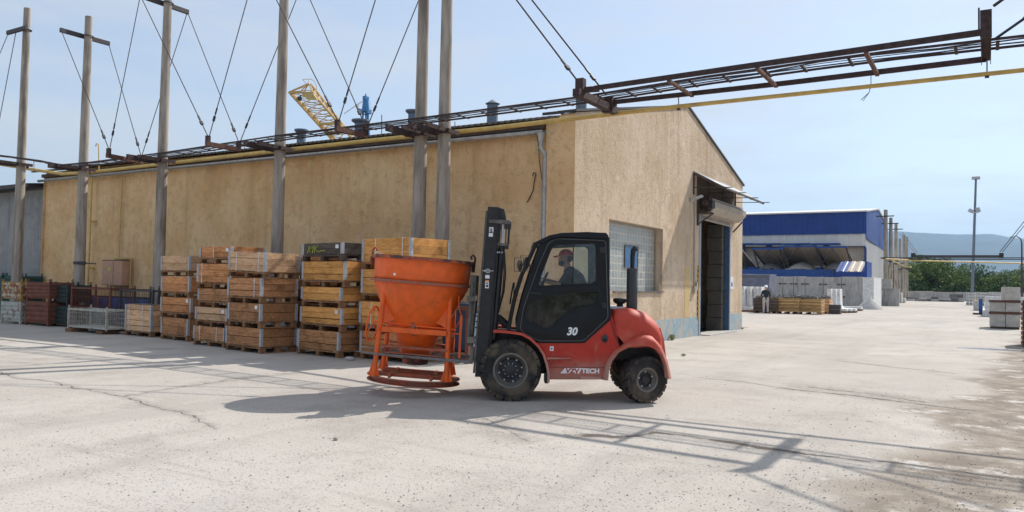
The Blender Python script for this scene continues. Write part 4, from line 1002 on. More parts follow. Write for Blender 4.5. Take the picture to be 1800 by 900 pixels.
# ================================================================ FORKLIFT
DN = 11.08
Fh = Vector((-math.sin(YAW), math.cos(YAW), 0)); Rh = Vector((math.cos(YAW), math.sin(YAW), 0))
X0 = (1000 - 900) / FPX * DN
LO = Fh * DN + Rh * X0
def FL(x, y, d=0.0):
    """direction read off the photograph -> (x, z) on the vertical plane d metres behind the machine's near side"""
    r_ = ray(x, y); P = EYE + r_ * ((DN + d) / r_.dot(Fh)); return (P.dot(Rh) - X0, P.z)
def c4(X, Y, d=0.0): return FL(820 + X / 2.368, 340 + Y / 2.368, d)
def P4(pts, d=0.0): return [c4(a, b_, d) for a, b_ in pts]
W = 1.34
fk = thing('forklift', 'red and black rough-terrain forklift carrying the orange hopper, number 30 on its door', 'forklift', tuple(LO), YAW)
# --- wheels
def wheel(name, xc, zc, r, rr, wd, yface, rot, lugs, rimm, nb, side=1):
    Mx = Matrix.Translation((xc, yface + side * wd / 2, zc)) @ Matrix.Rotation(rot, 4, 'Z') @ Matrix.Rotation(0 if side > 0 else math.pi, 4, 'Z')
    h = wd / 2
    w_ = MB(); w_.M = Mx
    prof = [(rr, -h * .86), (rr + .02, -h * .98), (rr + (r - rr) * .45, -h * 1.04), (r * .885, -h * .98), (r * .925, -h * .84), (r * .935, 0), (r * .925, h * .84), (r * .885, h * .98), (rr + .03, h), (rr, h * .86)]
    w_.lathe(prof, (0, 0, 0), 'Y', 56, cap=False); wh_ = w_.build(name, M['tyre'], fk, smooth=45)
    t = MB(); t.M = Mx
    for i in range(lugs):
        for s_ in (-1, 1):
            a = 2 * math.pi * (i + (.5 if s_ > 0 else 0)) / lugs; dw = 2 * math.pi / lugs * .38
            rows = []
            for (u, sh) in ((.02, .55), (.5, .1), (1.02, -.25)):
                y = s_ * h * u; aa = a + sh * 2 * math.pi / lugs * .8
                ro = r if u < .9 else r * .972
                ri = r * .90 if u < .9 else r * .86
                rows.append([(ro * math.cos(aa + q_ * dw), y, ro * math.sin(aa + q_ * dw)) for q_ in (-1, 1)] + [(ri * math.cos(aa + q_ * dw * 1.2), y, ri * math.sin(aa + q_ * dw * 1.2)) for q_ in (1, -1)])
            t.grid(rows, closed=True)
            o_ = len(t.v) - 12; t.f += [(o_ + 3, o_ + 2, o_ + 1, o_), (o_ + 8, o_ + 9, o_ + 10, o_ + 11)]
    t.build('tread', M['tyre'], wh_)
    m = MB(); m.M = Mx
    m.lathe([(rr + .012, -h * .90), (rr + .016, -h * .95), (rr - .012, -h * .95), (rr - .02, -h * .75), (rr - .05, -h * .45), (rr * .62, -h * .30), (rr * .5, -h * .2)], (0, 0, 0), 'Y', 48, cap=False)
    m.lathe([(rr, h * .9), (rr - .03, h * .5), (.0, h * .4)], (0, 0, 0), 'Y', 32, cap=False)
    rm = m.build('rim', rimm, wh_, smooth=35)
    m = MB(); m.M = Mx
    m.lathe([(rr - .055, -h * .48), (rr * .60, -h * .36), (rr * .42, -h * .40), (rr * .40, -h * .56), (rr * .32, -h * .62), (.0, -h * .62)], (0, 0, 0), 'Y', 40, cap=False); m.build('disc', M['rim_black'], rm, smooth=35)
    m = MB(); m.M = Mx
    for k in range(nb):
        a = 2 * math.pi * (k + .3) / nb; m.cyl((rr * .70 * math.cos(a), -h * .40, rr * .70 * math.sin(a)), (rr * .70 * math.cos(a), -h * .56, rr * .70 * math.sin(a)), .013, 6)
    for k in range(10 if nb == 8 else 0):
        a = 2 * math.pi * k / 10; m.cyl((rr * .40 * math.cos(a), -h * .45, rr * .40 * math.sin(a)), (rr * .40 * math.cos(a), -h * .64, rr * .40 * math.sin(a)), .008, 6)
    m.build('wheel_nuts', M['zinc_dull'], rm)
    return wh_
fx, fz = c4(183, 735); FR = fz + .004; fr_ = .440
fz = fr_ - .008
rx, rz_ = c4(738, 770, .1); rr_ = .335; rz_ = rr_ - .006
wheel('front_wheel', fx, fz, fr_, .232, .34, -.03, 0, 20, M['rim_grey'], 8)
wheel('front_wheel', fx, fz, fr_, .232, .34, W + .03, 0, 20, M['rim_grey'], 8, side=-1)
wheel('rear_wheel', rx, rz_, rr_, .158, .235, .02, R(21), 17, M['rim_grey'], 5)
wheel('rear_wheel', rx, rz_, rr_, .158, .235, W - .02, R(21), 17, M['rim_grey'], 5, side=-1)
# --- body
side = P4([(270, 590), (300, 616), (490, 616), (602, 524), (604, 500), (642, 642), (600, 700), (588, 740), (580, 776), (345, 776), (338, 720), (322, 660)])
b = MB(); b.prism(side, .03, W - .03, 'Y'); body = b.build('body', M['lift_red'], fk, bevel=.012, smooth=35)
b = MB(); b.prism(P4([(590, 640), (830, 600), (830, 700), (700, 700), (590, 700)]), .35, W - .35, 'Y'); b.prism(P4([(180, 590), (340, 620), (340, 760), (230, 770), (180, 700)]), .34, W - .34, 'Y')
b.cyl((rx, .2, rz_), (rx, W - .2, rz_), .07, 12); b.cyl((fx, .2, fz), (fx, W - .2, fz), .10, 12); b.build('chassis', M['cable_black'], fk)
# step, fuel cap, lower rib
x0, z0 = c4(335, 682); x1, z1 = c4(440, 692)
b = MB(); b.prism([(x0, z0), (x1 - .02, z0 - .003), (x1, z0 - .012), (x0, z1)], -.045, .035, 'Y'); b.build('step', M['lift_red_dusty'], body, bevel=.006)
x0, z0 = c4(474, 762); x1, z1 = c4(560, 774)
b = MB(); b.box(x0, -.02, z1, x1, .035, z0); b.build('lower_rib', M['lift_red_dusty'], body, bevel=.008)
b = MB(); b.tube([(a, .028, z_) for a, z_ in P4([(346, 724), (582, 726)])], .003, 5); b.build('panel_gap', M['cable_black'], body)
for (X, Y) in ((352, 668), (455, 668), (572, 706), (352, 712), (455, 712), (330, 640)):
    x_, z_ = c4(X, Y); m = MB(); m.cyl((x_, .031, z_), (x_, .021, z_), .009, 6); m.build('bolt', M['rim_black'], body)
xc, zc = c4(577, 605)
b = MB(); pts = [(xc + .045 * math.cos(a * math.pi / 12) * 1.0, zc + (.058 * math.sin(a * math.pi / 12))) for a in range(24)]
rc = plate('filler_recess', M['rim_black'], body, [pts], .026, .014, .003)
b = MB(); b.cyl((xc + .004, .018, zc - .016), (xc + .004, -.002, zc - .016), .019, 14); b.build('filler_cap', M['lift_black'], rc)
# hood, lofted with a rounded shoulder
top = [(598, 484), (640, 478), (668, 477), (700, 480), (735, 490), (765, 504), (795, 527), (815, 552), (828, 582), (832, 625)]
fl_ = MB(); rows = []
for i, (X, Y) in enumerate(top):
    x, zt_ = c4(X, Y); x2, zl = c4(X, [560, 600, 640, 645, 640, 640, 645, 650, 655, 660][i])
    inset = [.03, .03, .03, .035, .045, .06, .09, .13, .19, .27][i]
    cr_ = [.10, .12, .14, .16, .18, .20, .20, .18, .14, .05][i]
    row = []
    y0, y1 = inset, W - inset
    cr_ = min(cr_, (zt_ - zl) * .9)
    row.append((x, y0, zl)); row.append((x, y0 - .0, (zl + zt_ - cr_) / 2))
    for k in range(7):
        a = k / 6 * math.pi / 2; row.append((x, y0 + cr_ * 1.3 * (1 - math.cos(a)), zt_ - cr_ + cr_ * math.sin(a)))
    row.append((x, W / 2, zt_ + .012))
    for k in range(7):
        a = (6 - k) / 6 * math.pi / 2; row.append((x, y1 - cr_ * 1.3 * (1 - math.cos(a)), zt_ - cr_ + cr_ * math.sin(a)))
    row.append((x, y1, (zl + zt_ - cr_) / 2)); row.append((x, y1, zl))
    rows.append(row)
fl_.grid(rows); o_ = len(fl_.v); n_ = len(rows[0])
fl_.f.append(tuple(range(n_))); fl_.f.append(tuple(range(o_ - n_, o_)))
hood = fl_.build('hood', M['lift_red_dusty'], fk, smooth=60, subs=1)
x0, z0 = c4(602, 480); x1, z1 = c4(668, 474)
b = MB(); b.box(x0, .16, z0 - .01, x1, W - .16, z0 + .022); b.build('hood_plate', M['zinc_dull'], hood, bevel=.008)
b = MB(); b.tube([(a, .022, z_) for a, z_ in P4([(602, 530), (620, 590), (640, 642)])], .006, 5); b.build('seam', M['cable_black'], body)
# counterweight shoulder between hood and wheel arch
inner = [(588, 776), (592, 735), (606, 695), (634, 660), (672, 641), (715, 632), (750, 633), (785, 648), (812, 678), (826, 720), (832, 770)]
outer = [(566, 776), (575, 728), (590, 690), (615, 658), (648, 632), (695, 596), (735, 584), (775, 596), (812, 636), (840, 700), (856, 770)]
b = MB(); rows = []
I, O = P4(inner), P4(outer)
for (xi, zi), (xo, zo) in zip(I, O): rows.append([(xi, .34, zi), (xi, -.055, zi), (xi * .7 + xo * .3, -.075, zi * .7 + zo * .3), (xo * .75 + xi * .25, -.045, zo * .75 + zi * .25), (xo, .03, zo), (xo, .34, zo + .01)])
b.grid(rows, closed=True); b.f.append((0, 1, 2, 3, 4, 5)); n_ = len(b.v); b.f.append(tuple(range(n_ - 6, n_)))
rf_ = b.build('rear_fender', M['lift_red_dusty'], fk, smooth=50)
b = MB(); rows = [[(x, W - y, z) for (x, y, z) in row] for row in rows]; b.grid(rows, closed=True); b.f.append((0, 1, 2, 3, 4, 5)); b.f.append(tuple(range(n_ - 6, n_))); b.build('rear_fender', M['lift_red_dusty'], fk, smooth=50)
b = MB(); tl = P4([(700, 640), (820, 560), (836, 610), (846, 690), (850, 752), (835, 765), (826, 720), (812, 678), (785, 648), (750, 633)]); b.prism(tl, .22, W - .22, 'Y'); b.build('counterweight', M['lift_red_dusty'], fk, bevel=.02)
b = MB(); b.prism(P4([(600, 640), (640, 632), (720, 628), (800, 660), (828, 720), (830, 760), (820, 740), (790, 665), (720, 636), (640, 652), (606, 700), (592, 760), (588, 760)]), .25, W - .25, 'Y'); b.build('wheel_house', M['cable_black'], fk)
# front fender: thin arch
fa = [(112, 572), (140, 573), (180, 576), (232, 584), (268, 604), (300, 634), (322, 668), (336, 712), (343, 750), (342, 786)]
b = MB(); rows = []
A_ = P4(fa)
for i, (x, z) in enumerate(A_):
    tx, tz = A_[min(i + 1, 9)][0] - A_[max(i - 1, 0)][0], A_[min(i + 1, 9)][1] - A_[max(i - 1, 0)][1]; l_ = math.hypot(tx, tz); nx, nz = -tz / l_, tx / l_
    th_ = .012
    rows.append([(x + nx * th_, -.05, z + nz * th_), (x + nx * th_, .36, z + nz * th_), (x - nx * th_, .36, z - nz * th_), (x - nx * .022, -.05, z - nz * .022)])
b.grid(rows, closed=True); b.f += [(0, 1, 2, 3), (39, 38, 37, 36)]; b.build('front_fender', M['lift_red_dusty'], fk, smooth=40)
b = MB(); b.grid([[(x, W - y, z) for (x, y, z) in r_] for r_ in rows], closed=True); b.f += [(0, 1, 2, 3), (39, 38, 37, 36)]; b.build('front_fender', M['lift_red_dusty'], fk, smooth=40)
b = MB(); b.prism(P4([(110, 580), (250, 592), (315, 660), (335, 740), (300, 700), (240, 630), (110, 610)]), .30, W - .30, 'Y'); b.build('wheel_house', M['cable_black'], fk)
x0, z0 = c4(335, 745); b = MB(); b.box(x0 - .03, -.03, c4(335, 790)[1], x0 + .02, .30, z0); b.build('mud_flap', M['rubber'], fk)
# --- cab
outer_cab = rpoly(P4([(312, 196), (350, 176), (400, 169), (580, 170), (592, 186), (600, 480), (602, 526), (492, 624), (300, 624), (262, 596), (205, 570), (205, 540), (232, 430), (266, 320)]), .03)
upper = rpoly(P4([(296, 378), (318, 322), (352, 232), (372, 212), (530, 205), (543, 216), (543, 364), (532, 375), (310, 386)]), .035)
lower = rpoly(P4([(246, 488), (262, 452), (340, 430), (430, 415), (548, 407), (550, 460), (470, 474), (418, 497), (382, 524), (354, 556), (332, 563), (286, 548), (246, 520)]), .03)
cabs = []
for (y, nm) in ((.045, 'near'), (W - .045, 'far')):
    cp = plate('cab_side', M['lift_black'], fk, [outer_cab, upper, lower], y, .05, .006); cabs.append(cp)
    for ol, mt, nm2 in ((upper, M['glass_clear'], 'window'), (lower, M['glass_lower'], 'lower_window')):
        plate(nm2, mt, cp, [ol], y, .004, 0, None)
    if nm == 'near':
        b = MB(); gl = [(x, y - .028, z) for x, z in rpoly(P4([(580, 196), (588, 480), (590, 518), (488, 614), (300, 614), (240, 582), (224, 566), (236, 480), (300, 300), (345, 200), (380, 188)]), .05)]
        b.tube(gl, .0065, 6, closed=True); b.build('door_seal', M['gasket'], cp, smooth=60)
        b = MB(); b.tube([(x, y - .028, z) for x, z in upper], .009, 6, closed=True); b.tube([(x, y - .027, z) for x, z in lower], .005, 6, closed=True); b.build('window_gasket', M['rubber'], cp, smooth=60)
        xm, zm = c4(446, 208); xm2, zm2 = c4(446, 378)
        b = MB(); b.box(xm - .008, y - .012, zm2, xm + .008, y + .012, zm); b.build('window_bar', M['rubber'], cp)
        ur = rpoly(P4([(449, 209), (530, 206), (541, 217), (541, 363), (531, 374), (449, 378)]), .02)
        plate('sliding_pane', M['glass_dusty'], cp, [ur], y + .008, .003, 0, None)
        for (X, Y) in ((568, 236), (576, 466)):
            x_, z_ = c4(X, Y); b = MB(); b.box(x_ - .045, y - .05, z_ - .04, x_ - .012, y - .024, z_ + .04); b.box(x_ + .004, y - .05, z_ - .04, x_ + .032, y - .024, z_ + .04); b.cyl((x_ - .004, y - .045, z_ - .045), (x_ - .004, y - .045, z_ + .045), .010, 8)
            for dz in (-.022, .022):
                for dx in (-.028, .018): b.sphere((x_ + dx, y - .052, z_ + dz), .006, 4)
            b.build('hinge', M['rim_black'], cp, bevel=.003)
        b = MB(); q0 = c4(262, 413); q1_ = c4(312, 418); b.bar((q0[0], y - .045, q0[1]), (q1_[0], y - .045, q1_[1]), .02, .022); b.cyl((q0[0] + .012, y - .02, q0[1]), (q0[0] + .012, y - .055, q0[1]), .012, 10); b.build('door_handle', M['rim_black'], cp, bevel=.004)
        MT = lambda x_, z_: Matrix.Translation((x_, y - .030, z_)) @ Matrix.Rotation(math.pi / 2, 4, 'X')
        x_, z_ = c4(417, 589); text_obj('number', '30', .150, M['decal_white'], cp, MT(x_, z_), shear=.22, bold=.006, sx=.95)
# roof with slanting visor
roofp = P4([(296, 206), (312, 190), (345, 174), (395, 164), (500, 160), (582, 164), (592, 176), (590, 190), (400, 182), (352, 190), (318, 210)])
b = MB(); b.prism(roofp, -.01, W + .01, 'Y'); b.build('cab_roof', M['lift_black'], fk, bevel=.012, smooth=40)
b = MB(); b.prism(P4([(277, 206), (284, 216), (318, 206), (352, 182), (336, 180), (320, 186)]), .02, W - .02, 'Y'); b.build('visor', M['lift_black'], fk, bevel=.004)
# windscreen and front posts
ws = P4([(288, 214), (262, 272), (232, 338), (212, 398), (196, 460), (184, 520), (176, 568)])
b = MB(); b.grid([[(x, .06 + (W - .12) * k / 4, z) for k in range(5)] for x, z in ws]); b.build('windscreen', M['glass_dusty'], fk, smooth=60)
b = MB()
for y in (.035, W - .035):
    b.tube([(x, y, z) for x, z in ws], .026, 8)
for i in (0, 6): b.bar((ws[i][0], .05, ws[i][1]), (ws[i][0], W - .05, ws[i][1]), .05, .05)
b.build('windscreen_frame', M['lift_black'], fk, smooth=40)
b = MB(); gz0 = P4([(205, 372), (196, 420), (190, 462)]); b.tube([(x - .03, .30, z) for x, z in gz0], .014, 6); b.bar((gz0[0][0] - .02, .3, gz0[0][1]), (gz0[2][0] + .02, .85, gz0[2][1] - .1), .015, .03); b.build('wiper', M['rubber'], fk)
# rear wall of the cab with window
rx0 = c4(594, 300)[0]
zt0, zt1 = c4(594, 182)[1], c4(594, 480)[1]
rwp = [( .05, zt1 - .12), (W - .05, zt1 - .12), (W - .05, zt0), (.05, zt0)]; hole = [(.14, zt1 + .1), (W - .14, zt1 + .1), (W - .14, zt0 - .10), (.14, zt0 - .10)]
rw = xplate('rear_wall', M['lift_black'], fk, [rwp, hole], rx0, .03); 
rg = xplate('rear_window', M['glass_dusty'], rw, [hole], rx0, .004)
# interior
b = MB(); b.prism(P4([(270, 600), (300, 560), (345, 545), (600, 480), (600, 620)], .2), .1, W - .1, 'Y'); b.build('cab_floor', M['cable_black'], fk)
sx0, sz0 = c4(470, 470, .6)
b = MB(); b.cbox((sx0 - .02, W / 2, sz0 - .02), (.46, .46, .13)); b.cbox((sx0 + .23, W / 2, sz0 + .28), (.12, .44, .56), 0, R(10)); b.cbox((sx0 + .31, W / 2, sz0 + .66), (.09, .26, .17), 0, R(10))
b.build('seat', M['rubber'], fk, bevel=.03, smooth=50)
dx0, dz0 = c4(300, 395, .6)
b = MB(); b.prism([(c4(222, 560, .6)[0], c4(222, 560, .6)[1]), (c4(262, 440, .6)[0], c4(262, 440, .6)[1]), (c4(300, 430, .6)[0], c4(300, 430, .6)[1]), (c4(290, 560, .6)[0], c4(290, 560, .6)[1])], .2, W - .2, 'Y'); b.build('dashboard', M['lift_black'], fk, bevel=.01)
sc = Vector((c4(318, 372, .6)[0], W / 2, c4(318, 372, .6)[1]))
b = MB(); b.tube([sc + Vector((.07 * math.cos(a * math.pi / 12) * 1.0, .17 * math.sin(a * math.pi / 12), .15 * math.cos(a * math.pi / 12))) for a in range(24)], .014, 8, closed=True)
b.tube([sc, sc + Vector((-.10, 0, -.30))], .025, 8); b.bar(sc + Vector((0, -.16, 0)), sc + Vector((0, .16, 0)), .03, .015); b.build('steering_wheel', M['rubber'], fk, smooth=50)
x_, z_ = c4(382, 440, .35); b = MB(); b.cbox((x_, .30, z_), (.17, .10, .10)); b.build('side_console', M['decal_red'], fk, bevel=.01)
x_, z_ = c4(306, 358, .12); b = MB(); b.cbox((x_ - .005, .14, z_ - .0), (.035, .02, .13), 0, R(12)); b.build('hazard_sticker', M['hazard'], fk)
# --- mirrors, exhaust, air filter
for i, (X, Y) in enumerate(((222, 298), (250, 291))):
    x_, z_ = c4(X, Y, -.18); m = MB(); yy = -.20 + i * .10
    m.lathe([(.0, -.012), (.06, -.012), (.075, 0), (.06, .012), (.0, .012)], (0, 0, 0), 'X', 20)
    for k in range(len(m.v)): v = m.v[k]; m.v[k] = Vector((x_ + v.x + v.y * .45, yy + v.y, z_ + v.z * 1.22))
    mr = m.build('mirror', M['rim_black'], fk, smooth=40)
b = MB()
fz0, fz1 = c4(200, 268, -.18), c4(236, 326, -.18); b.tube([(fz0[0], -.24, fz0[1]), (fz1[0], -.24, fz0[1]), (fz1[0], -.24, fz1[1]), (fz0[0], -.24, fz1[1])], .006, 5, closed=True)
fz0, fz1 = c4(226, 260, -.1), c4(262, 322, -.1); b.tube([(fz0[0], -.13, fz0[1]), (fz1[0], -.13, fz0[1]), (fz1[0], -.13, fz1[1]), (fz0[0], -.13, fz1[1])], .006, 5, closed=True)
q0 = c4(275, 300, 0); b.tube([(q0[0], .0, q0[1]), (c4(222, 296)[0], -.22, q0[1])], .010, 6); b.build('mirror_bracket', M['rim_black'], fk)
ex0, exb = c4(688, 482, .35); _, ext_ = c4(688, 312, .35)
def perf():
    m, t, b_ = new_mat('perforated'); g = NT(t); co = g.coord('Object')
    vo = g.n('ShaderNodeTexVoronoi', {'Vector': co, 'Scale': 55.0, 'Randomness': .0}).outputs['Distance']
    f = g.ramp(vo, .26, .34); t.links.new(g.mix(f, (.004, .004, .004), (.055, .055, .06)), b_.inputs['Base Color']); b_.inputs['Roughness'].default_value = .5
    t.links.new(g.bump(f, .6, .004), b_.inputs['Normal']); return m
b = MB(); b.lathe([(.065, exb - .04), (.078, exb), (.080, exb + .01), (.080, ext_ - .01), (.074, ext_), (.04, ext_)], (ex0, .35, 0), 'Z', 28); exh = b.build('exhaust', perf(), fk, smooth=40)
_, e2 = c4(690, 262, .35); _, e3 = c4(698, 228, .35)
b = MB(); b.tube([(ex0, .35, ext_ - .03), (ex0 + .002, .35, e2), (ex0 + .012, .35, e3 - .03), (ex0 + .05, .35, e3 + .002)], [.030, .034, .040, .048], 14); b.build('exhaust_tip', M['mast_black'], exh, smooth=50)
ax, azb = c4(638, 478, .45); _, azt = c4(638, 436, .45)
b = MB(); b.lathe([(.06, azb), (.045, azb + .02), (.045, azb + .06), (.085, azb + .08), (.100, azb + .10), (.100, azt - .01), (.08, azt), (.0, azt + .005)], (ax, .45, 0), 'Z', 24); b.build('air_cleaner', M['rubber'], fk, smooth=35)
# --- mast (leaning back a little)
tilt = R(4.7)
mt_ = [c4(88, 51), c4(128, 51), c4(90, 768), c4(33, 768)]
for y in (.12, W - .28):
    st = MB(); (xa_, za_), (xb_, zb_), (xc_, zc_), (xd_, zd_) = mt_
    st.prism([(xa_, za_), (xa_ + .165, za_ - .005), (xd_ + .165, zd_), (xd_, zd_)], y, y + .16, 'Y'); st.build('mast_rail', M['mast_black'], fk, bevel=.008)
    st = MB(); st.prism([(xa_ - .03, za_ - .06), (xa_ - .004, za_ - .06), (xd_ - .004, zd_ + .05), (xd_ - .03, zd_ + .05)], y + .02, y + .14, 'Y'); st.build('mast_flange', M['mast_dusty'], fk)
    st = MB(); i0 = c4(130, 54); i1 = c4(78, 740); st.prism([(i0[0], i0[1]), (i0[0] + .045, i0[1] - .01), (i1[0] + .05, i1[1]), (i1[0], i1[1])], y + .03, y + .13, 'Y'); st.build('inner_rail', M['mast_black'], fk)
    # lift cylinder
    t0, t1, t2 = c4(152, 112), c4(147, 216), c4(112, 610); yc = y + .07 if y < .5 else y + .07
    st = MB(); st.tube([(t1[0], yc, t1[1]), (t2[0], yc, t2[1])], .036, 14); cy = st.build('lift_cylinder', M['mast_black'], fk, smooth=50)
    st = MB(); st.tube([(t0[0] - .004, yc, t0[1]), (t1[0], yc, t1[1])], .018, 12); st.build('piston_rod', M['steel_bright'], cy, smooth=50)
    st = MB(); h0, h1 = c4(160, 60), c4(164, 112); st.prism([c4(130, 56), c4(156, 60), c4(162, 80), c4(166, 108), c4(132, 108)], y + .02, y + .14, 'Y'); st.build('cylinder_head', M['mast_black'], fk, bevel=.01)
st = MB()
u0 = c4(92, 110); u1 = c4(186, 122); v0 = c4(110, 206); v1 = c4(176, 216)
st.prism([c4(92, 106), c4(176, 108), c4(188, 118), c4(186, 126), c4(92, 120)], .10, W - .10, 'Y'); st.prism([c4(108, 202), c4(170, 206), c4(176, 212), c4(174, 218), c4(108, 214)], .14, W - .14, 'Y'); st.prism([c4(38, 700), c4(85, 700), c4(80, 740), c4(36, 740)], .28, W - .28, 'Y'); st.prism([c4(58, 480), c4(100, 482), c4(97, 520), c4(55, 518)], .28, W - .28, 'Y')
mc_ = st.build('mast_cross_member', M['mast_dusty'], fk, bevel=.005)
st = MB(); g0, g1 = c4(179, 120), c4(173, 214); st.tube([(g0[0], .13, g0[1]), (g1[0], .16, g1[1])], .016, 8); g0, g1 = c4(166, 120), c4(162, 214); st.tube([(g0[0], .13, g0[1]), (g1[0], .16, g1[1])], .008, 8); st.build('guide_rod', M['mast_black'], fk, smooth=50)
for k, off in enumerate((0, 9)):
    hs = [c4(154 + off * .4, 240), c4(156 + off * .7, 330), c4(150 + off * .6, 410), c4(136 + off * .4, 470), c4(118, 540), c4(112, 590)]
    st = MB(); st.tube([(x, .18 + .05 * k, z) for x, z in hs], .010, 7); st.build('hose', M['rubber'], fk, smooth=60)
for (X, Y) in ((129, 244), (137, 244), (148, 244)):
    x_, z_ = c4(X, Y); st = MB(); st.sphere((x_, .115, z_), .013, 6); st.build('fitting', M['zinc_dull'], fk)
# tilt cylinder and mast foot bracket
q0, q1_ = c4(100, 500), c4(170, 560); q2 = c4(134, 542)
for yy in (.30, W - .3): b = MB(); b.tube([(q0[0], yy, q0[1]), (q1_[0], yy, q1_[1])], .04, 12); b.cyl((q2[0], yy - .1, q2[1]), (q2[0], yy - .03, q2[1]), .025, 12); b.build('tilt_cylinder', M['mast_black'], fk, smooth=50)
b = MB(); b.prism([c4(80, 484), c4(95, 486), c4(125, 520), c4(125, 560), c4(80, 572)], .17, .24, 'Y'); b.prism([c4(80, 484), c4(95, 486), c4(125, 520), c4(125, 560), c4(80, 572)], W - .24, W - .17, 'Y'); b.build('mast_bracket', M['mast_black'], fk, bevel=.006)
# decals
def decal(name, X0_, Y0_, X1_, Y1_, mat, y, parent, rot=0):
    a, b_ = c4(X0_, Y0_), c4(X1_, Y1_); m = MB(); m.box(a[0], y - .0015, b_[1], b_[0], y, a[1]); return m.build(name, mat, parent)
mrail = [o for o in fk.children if o.name.startswith('mast_rail')][0]
yd = .1185
d0 = decal('decal', 94, 138, 111, 160, M['decal_white'], yd, mrail)
x_, z_ = c4(97, 159); text_obj('letter', 'S', .075, M['lift_black'], d0, Matrix.Translation((x_, yd - .004, z_)) @ Matrix.Rotation(math.pi / 2, 4, 'X'), bold=.003)
decal('decal', 92, 163, 109, 178, M['decal_white'], yd, mrail); decal('decal', 77, 339, 95, 354, M['decal_white'], yd, mrail)
d1 = decal('decal', 77, 360, 92, 395, M['decal_white'], yd, mrail); decal('decal_band', 77, 360, 92, 367, M['decal_orange'], yd - .003, d1)
for (yy0, yy1) in ((371, 376), (380, 390)): decal('decal_mark', 80, yy0, 89, yy1, M['mast_black'], yd - .003, d1)
b = MB(); x_, z_ = c4(88, 322)
for s_ in ([(-.055, 0), (0, .03), (.055, 0), (0, -.03), (-.055, 0)], [(-.03, .012), (-.012, -.012), (.002, .012)], [(.004, -.010), (.016, .012), (.03, -.010)], [(-.06, .004), (-.08, .0)], [(.06, .004), (.08, 0)]):
    b.tube([(x_ + a, yd - .002, z_ + c) for a, c in s_], .004, 4)
b.build('emblem', M['decal_white'], mrail)
d2 = decal('decal', 348, 637, 363, 656, M['decal_white'], .029, body); decal('decal_mark', 352, 643, 356, 651, M['mast_black'], .026, d2); decal('decal_mark', 358, 643, 360, 648, M['mast_black'], .026, d2)
# lettering on the side
b = MB(); b.prism(P4([(391, 750), (410, 728), (480, 728), (470, 750)]), .0285, .030, 'Y'); lg = b.build('logo_panel', M['decal_white'], body)
ML = lambda X, Y, y: Matrix.Translation((c4(X, Y)[0], y, c4(X, Y)[1])) @ Matrix.Rotation(math.pi / 2, 4, 'X')
text_obj('logo_letters', 'VZV', .088, M['decal_red'], lg, ML(413, 748, .0275), shear=.12, bold=.004, sx=1.12)
text_obj('lettering', 'TECH', .088, M['decal_white'], body, ML(480, 748, .0285), shear=.0, bold=.004, sx=1.12)
# --- carriage and forks (tilted with the mast)
def pc(X, Y, d): return c4(X, Y, d)
for y in (.20, W - .32):
    pts = [c4(17, 338), c4(42, 340), c4(24, 640), c4(0, 640)]
    b = MB(); b.prism([(x - .01, z) for x, z in pts], y, y + .12, 'Y'); b.build('load_guard', M['mast_dusty'], fk, bevel=.006)
b = MB(); b.prism([c4(38, 502), c4(50, 502), c4(38, 642), c4(25, 642)], .14, .19, 'Y'); cpl = b.build('carriage_plate', M['zinc_dull'], fk, bevel=.003)
b = MB()
for (X, Y) in ((41, 512), (39, 535), (37, 560), (34, 600), (31, 625)): x_, z_ = c4(X, Y); b.cyl((x_, .125, z_), (x_, .14, z_), .012, 8)
b.build('bolt', M['rim_black'], cpl)
b = MB()
for (Ya, Yb) in ((430, 450), (600, 625)): b.prism([c4(2, Ya), c4(34, Ya), c4(32, Yb), c4(0, Yb)], .1, W - .1, 'Y')
for y in (.14, .5, .84, W - .14): b.prism([c4(20, 340), c4(28, 340), c4(8, 600), c4(0, 600)], y, y + .04, 'Y')
b.build('carriage', M['mast_dusty'], fk)
for i, (d, (xa1, ya1), (xb1, yb1)) in enumerate((((.34), (620, 617), (775, 630)), (W - .34, (633, 609.5), (690, 614)))):
    p0 = FL(xa1, ya1, d); p1 = FL(xb1, yb1, d); k = (p1[1] - p0[1]) / (p1[0] - p0[0]) if i == 0 else kk
    kk = k; xh = c4(8, 600)[0]
    ph = (xh, p0[1] + k * (xh - p0[0]))
    b = MB(); b.add([(p0[0], d - .02, p0[1] + .004), (p0[0], d + .02, p0[1] + .004), (p0[0] + .3, d + .06, p0[1] + k * .3 - .02), (p0[0] + .3, d - .06, p0[1] + k * .3 - .02),
                     (p0[0] + .3, d + .06, p0[1] + k * .3 + .008), (p0[0] + .3, d - .06, p0[1] + k * .3 + .008)], [(0, 1, 2, 3), (0, 5, 4, 1), (0, 3, 5), (1, 4, 2)])
    b.prism([(p0[0] + .3, p0[1] + k * .3 + .008), (ph[0], ph[1] + .01), (ph[0] + .06, ph[1] + .62), (ph[0] + .10, ph[1] + .62), (ph[0] + .05, ph[1] - .04), (p0[0] + .3, p0[1] + k * .3 - .02)], d - .06, d + .06, 'Y')
    b.build('fork', M['steel_worn'], fk)

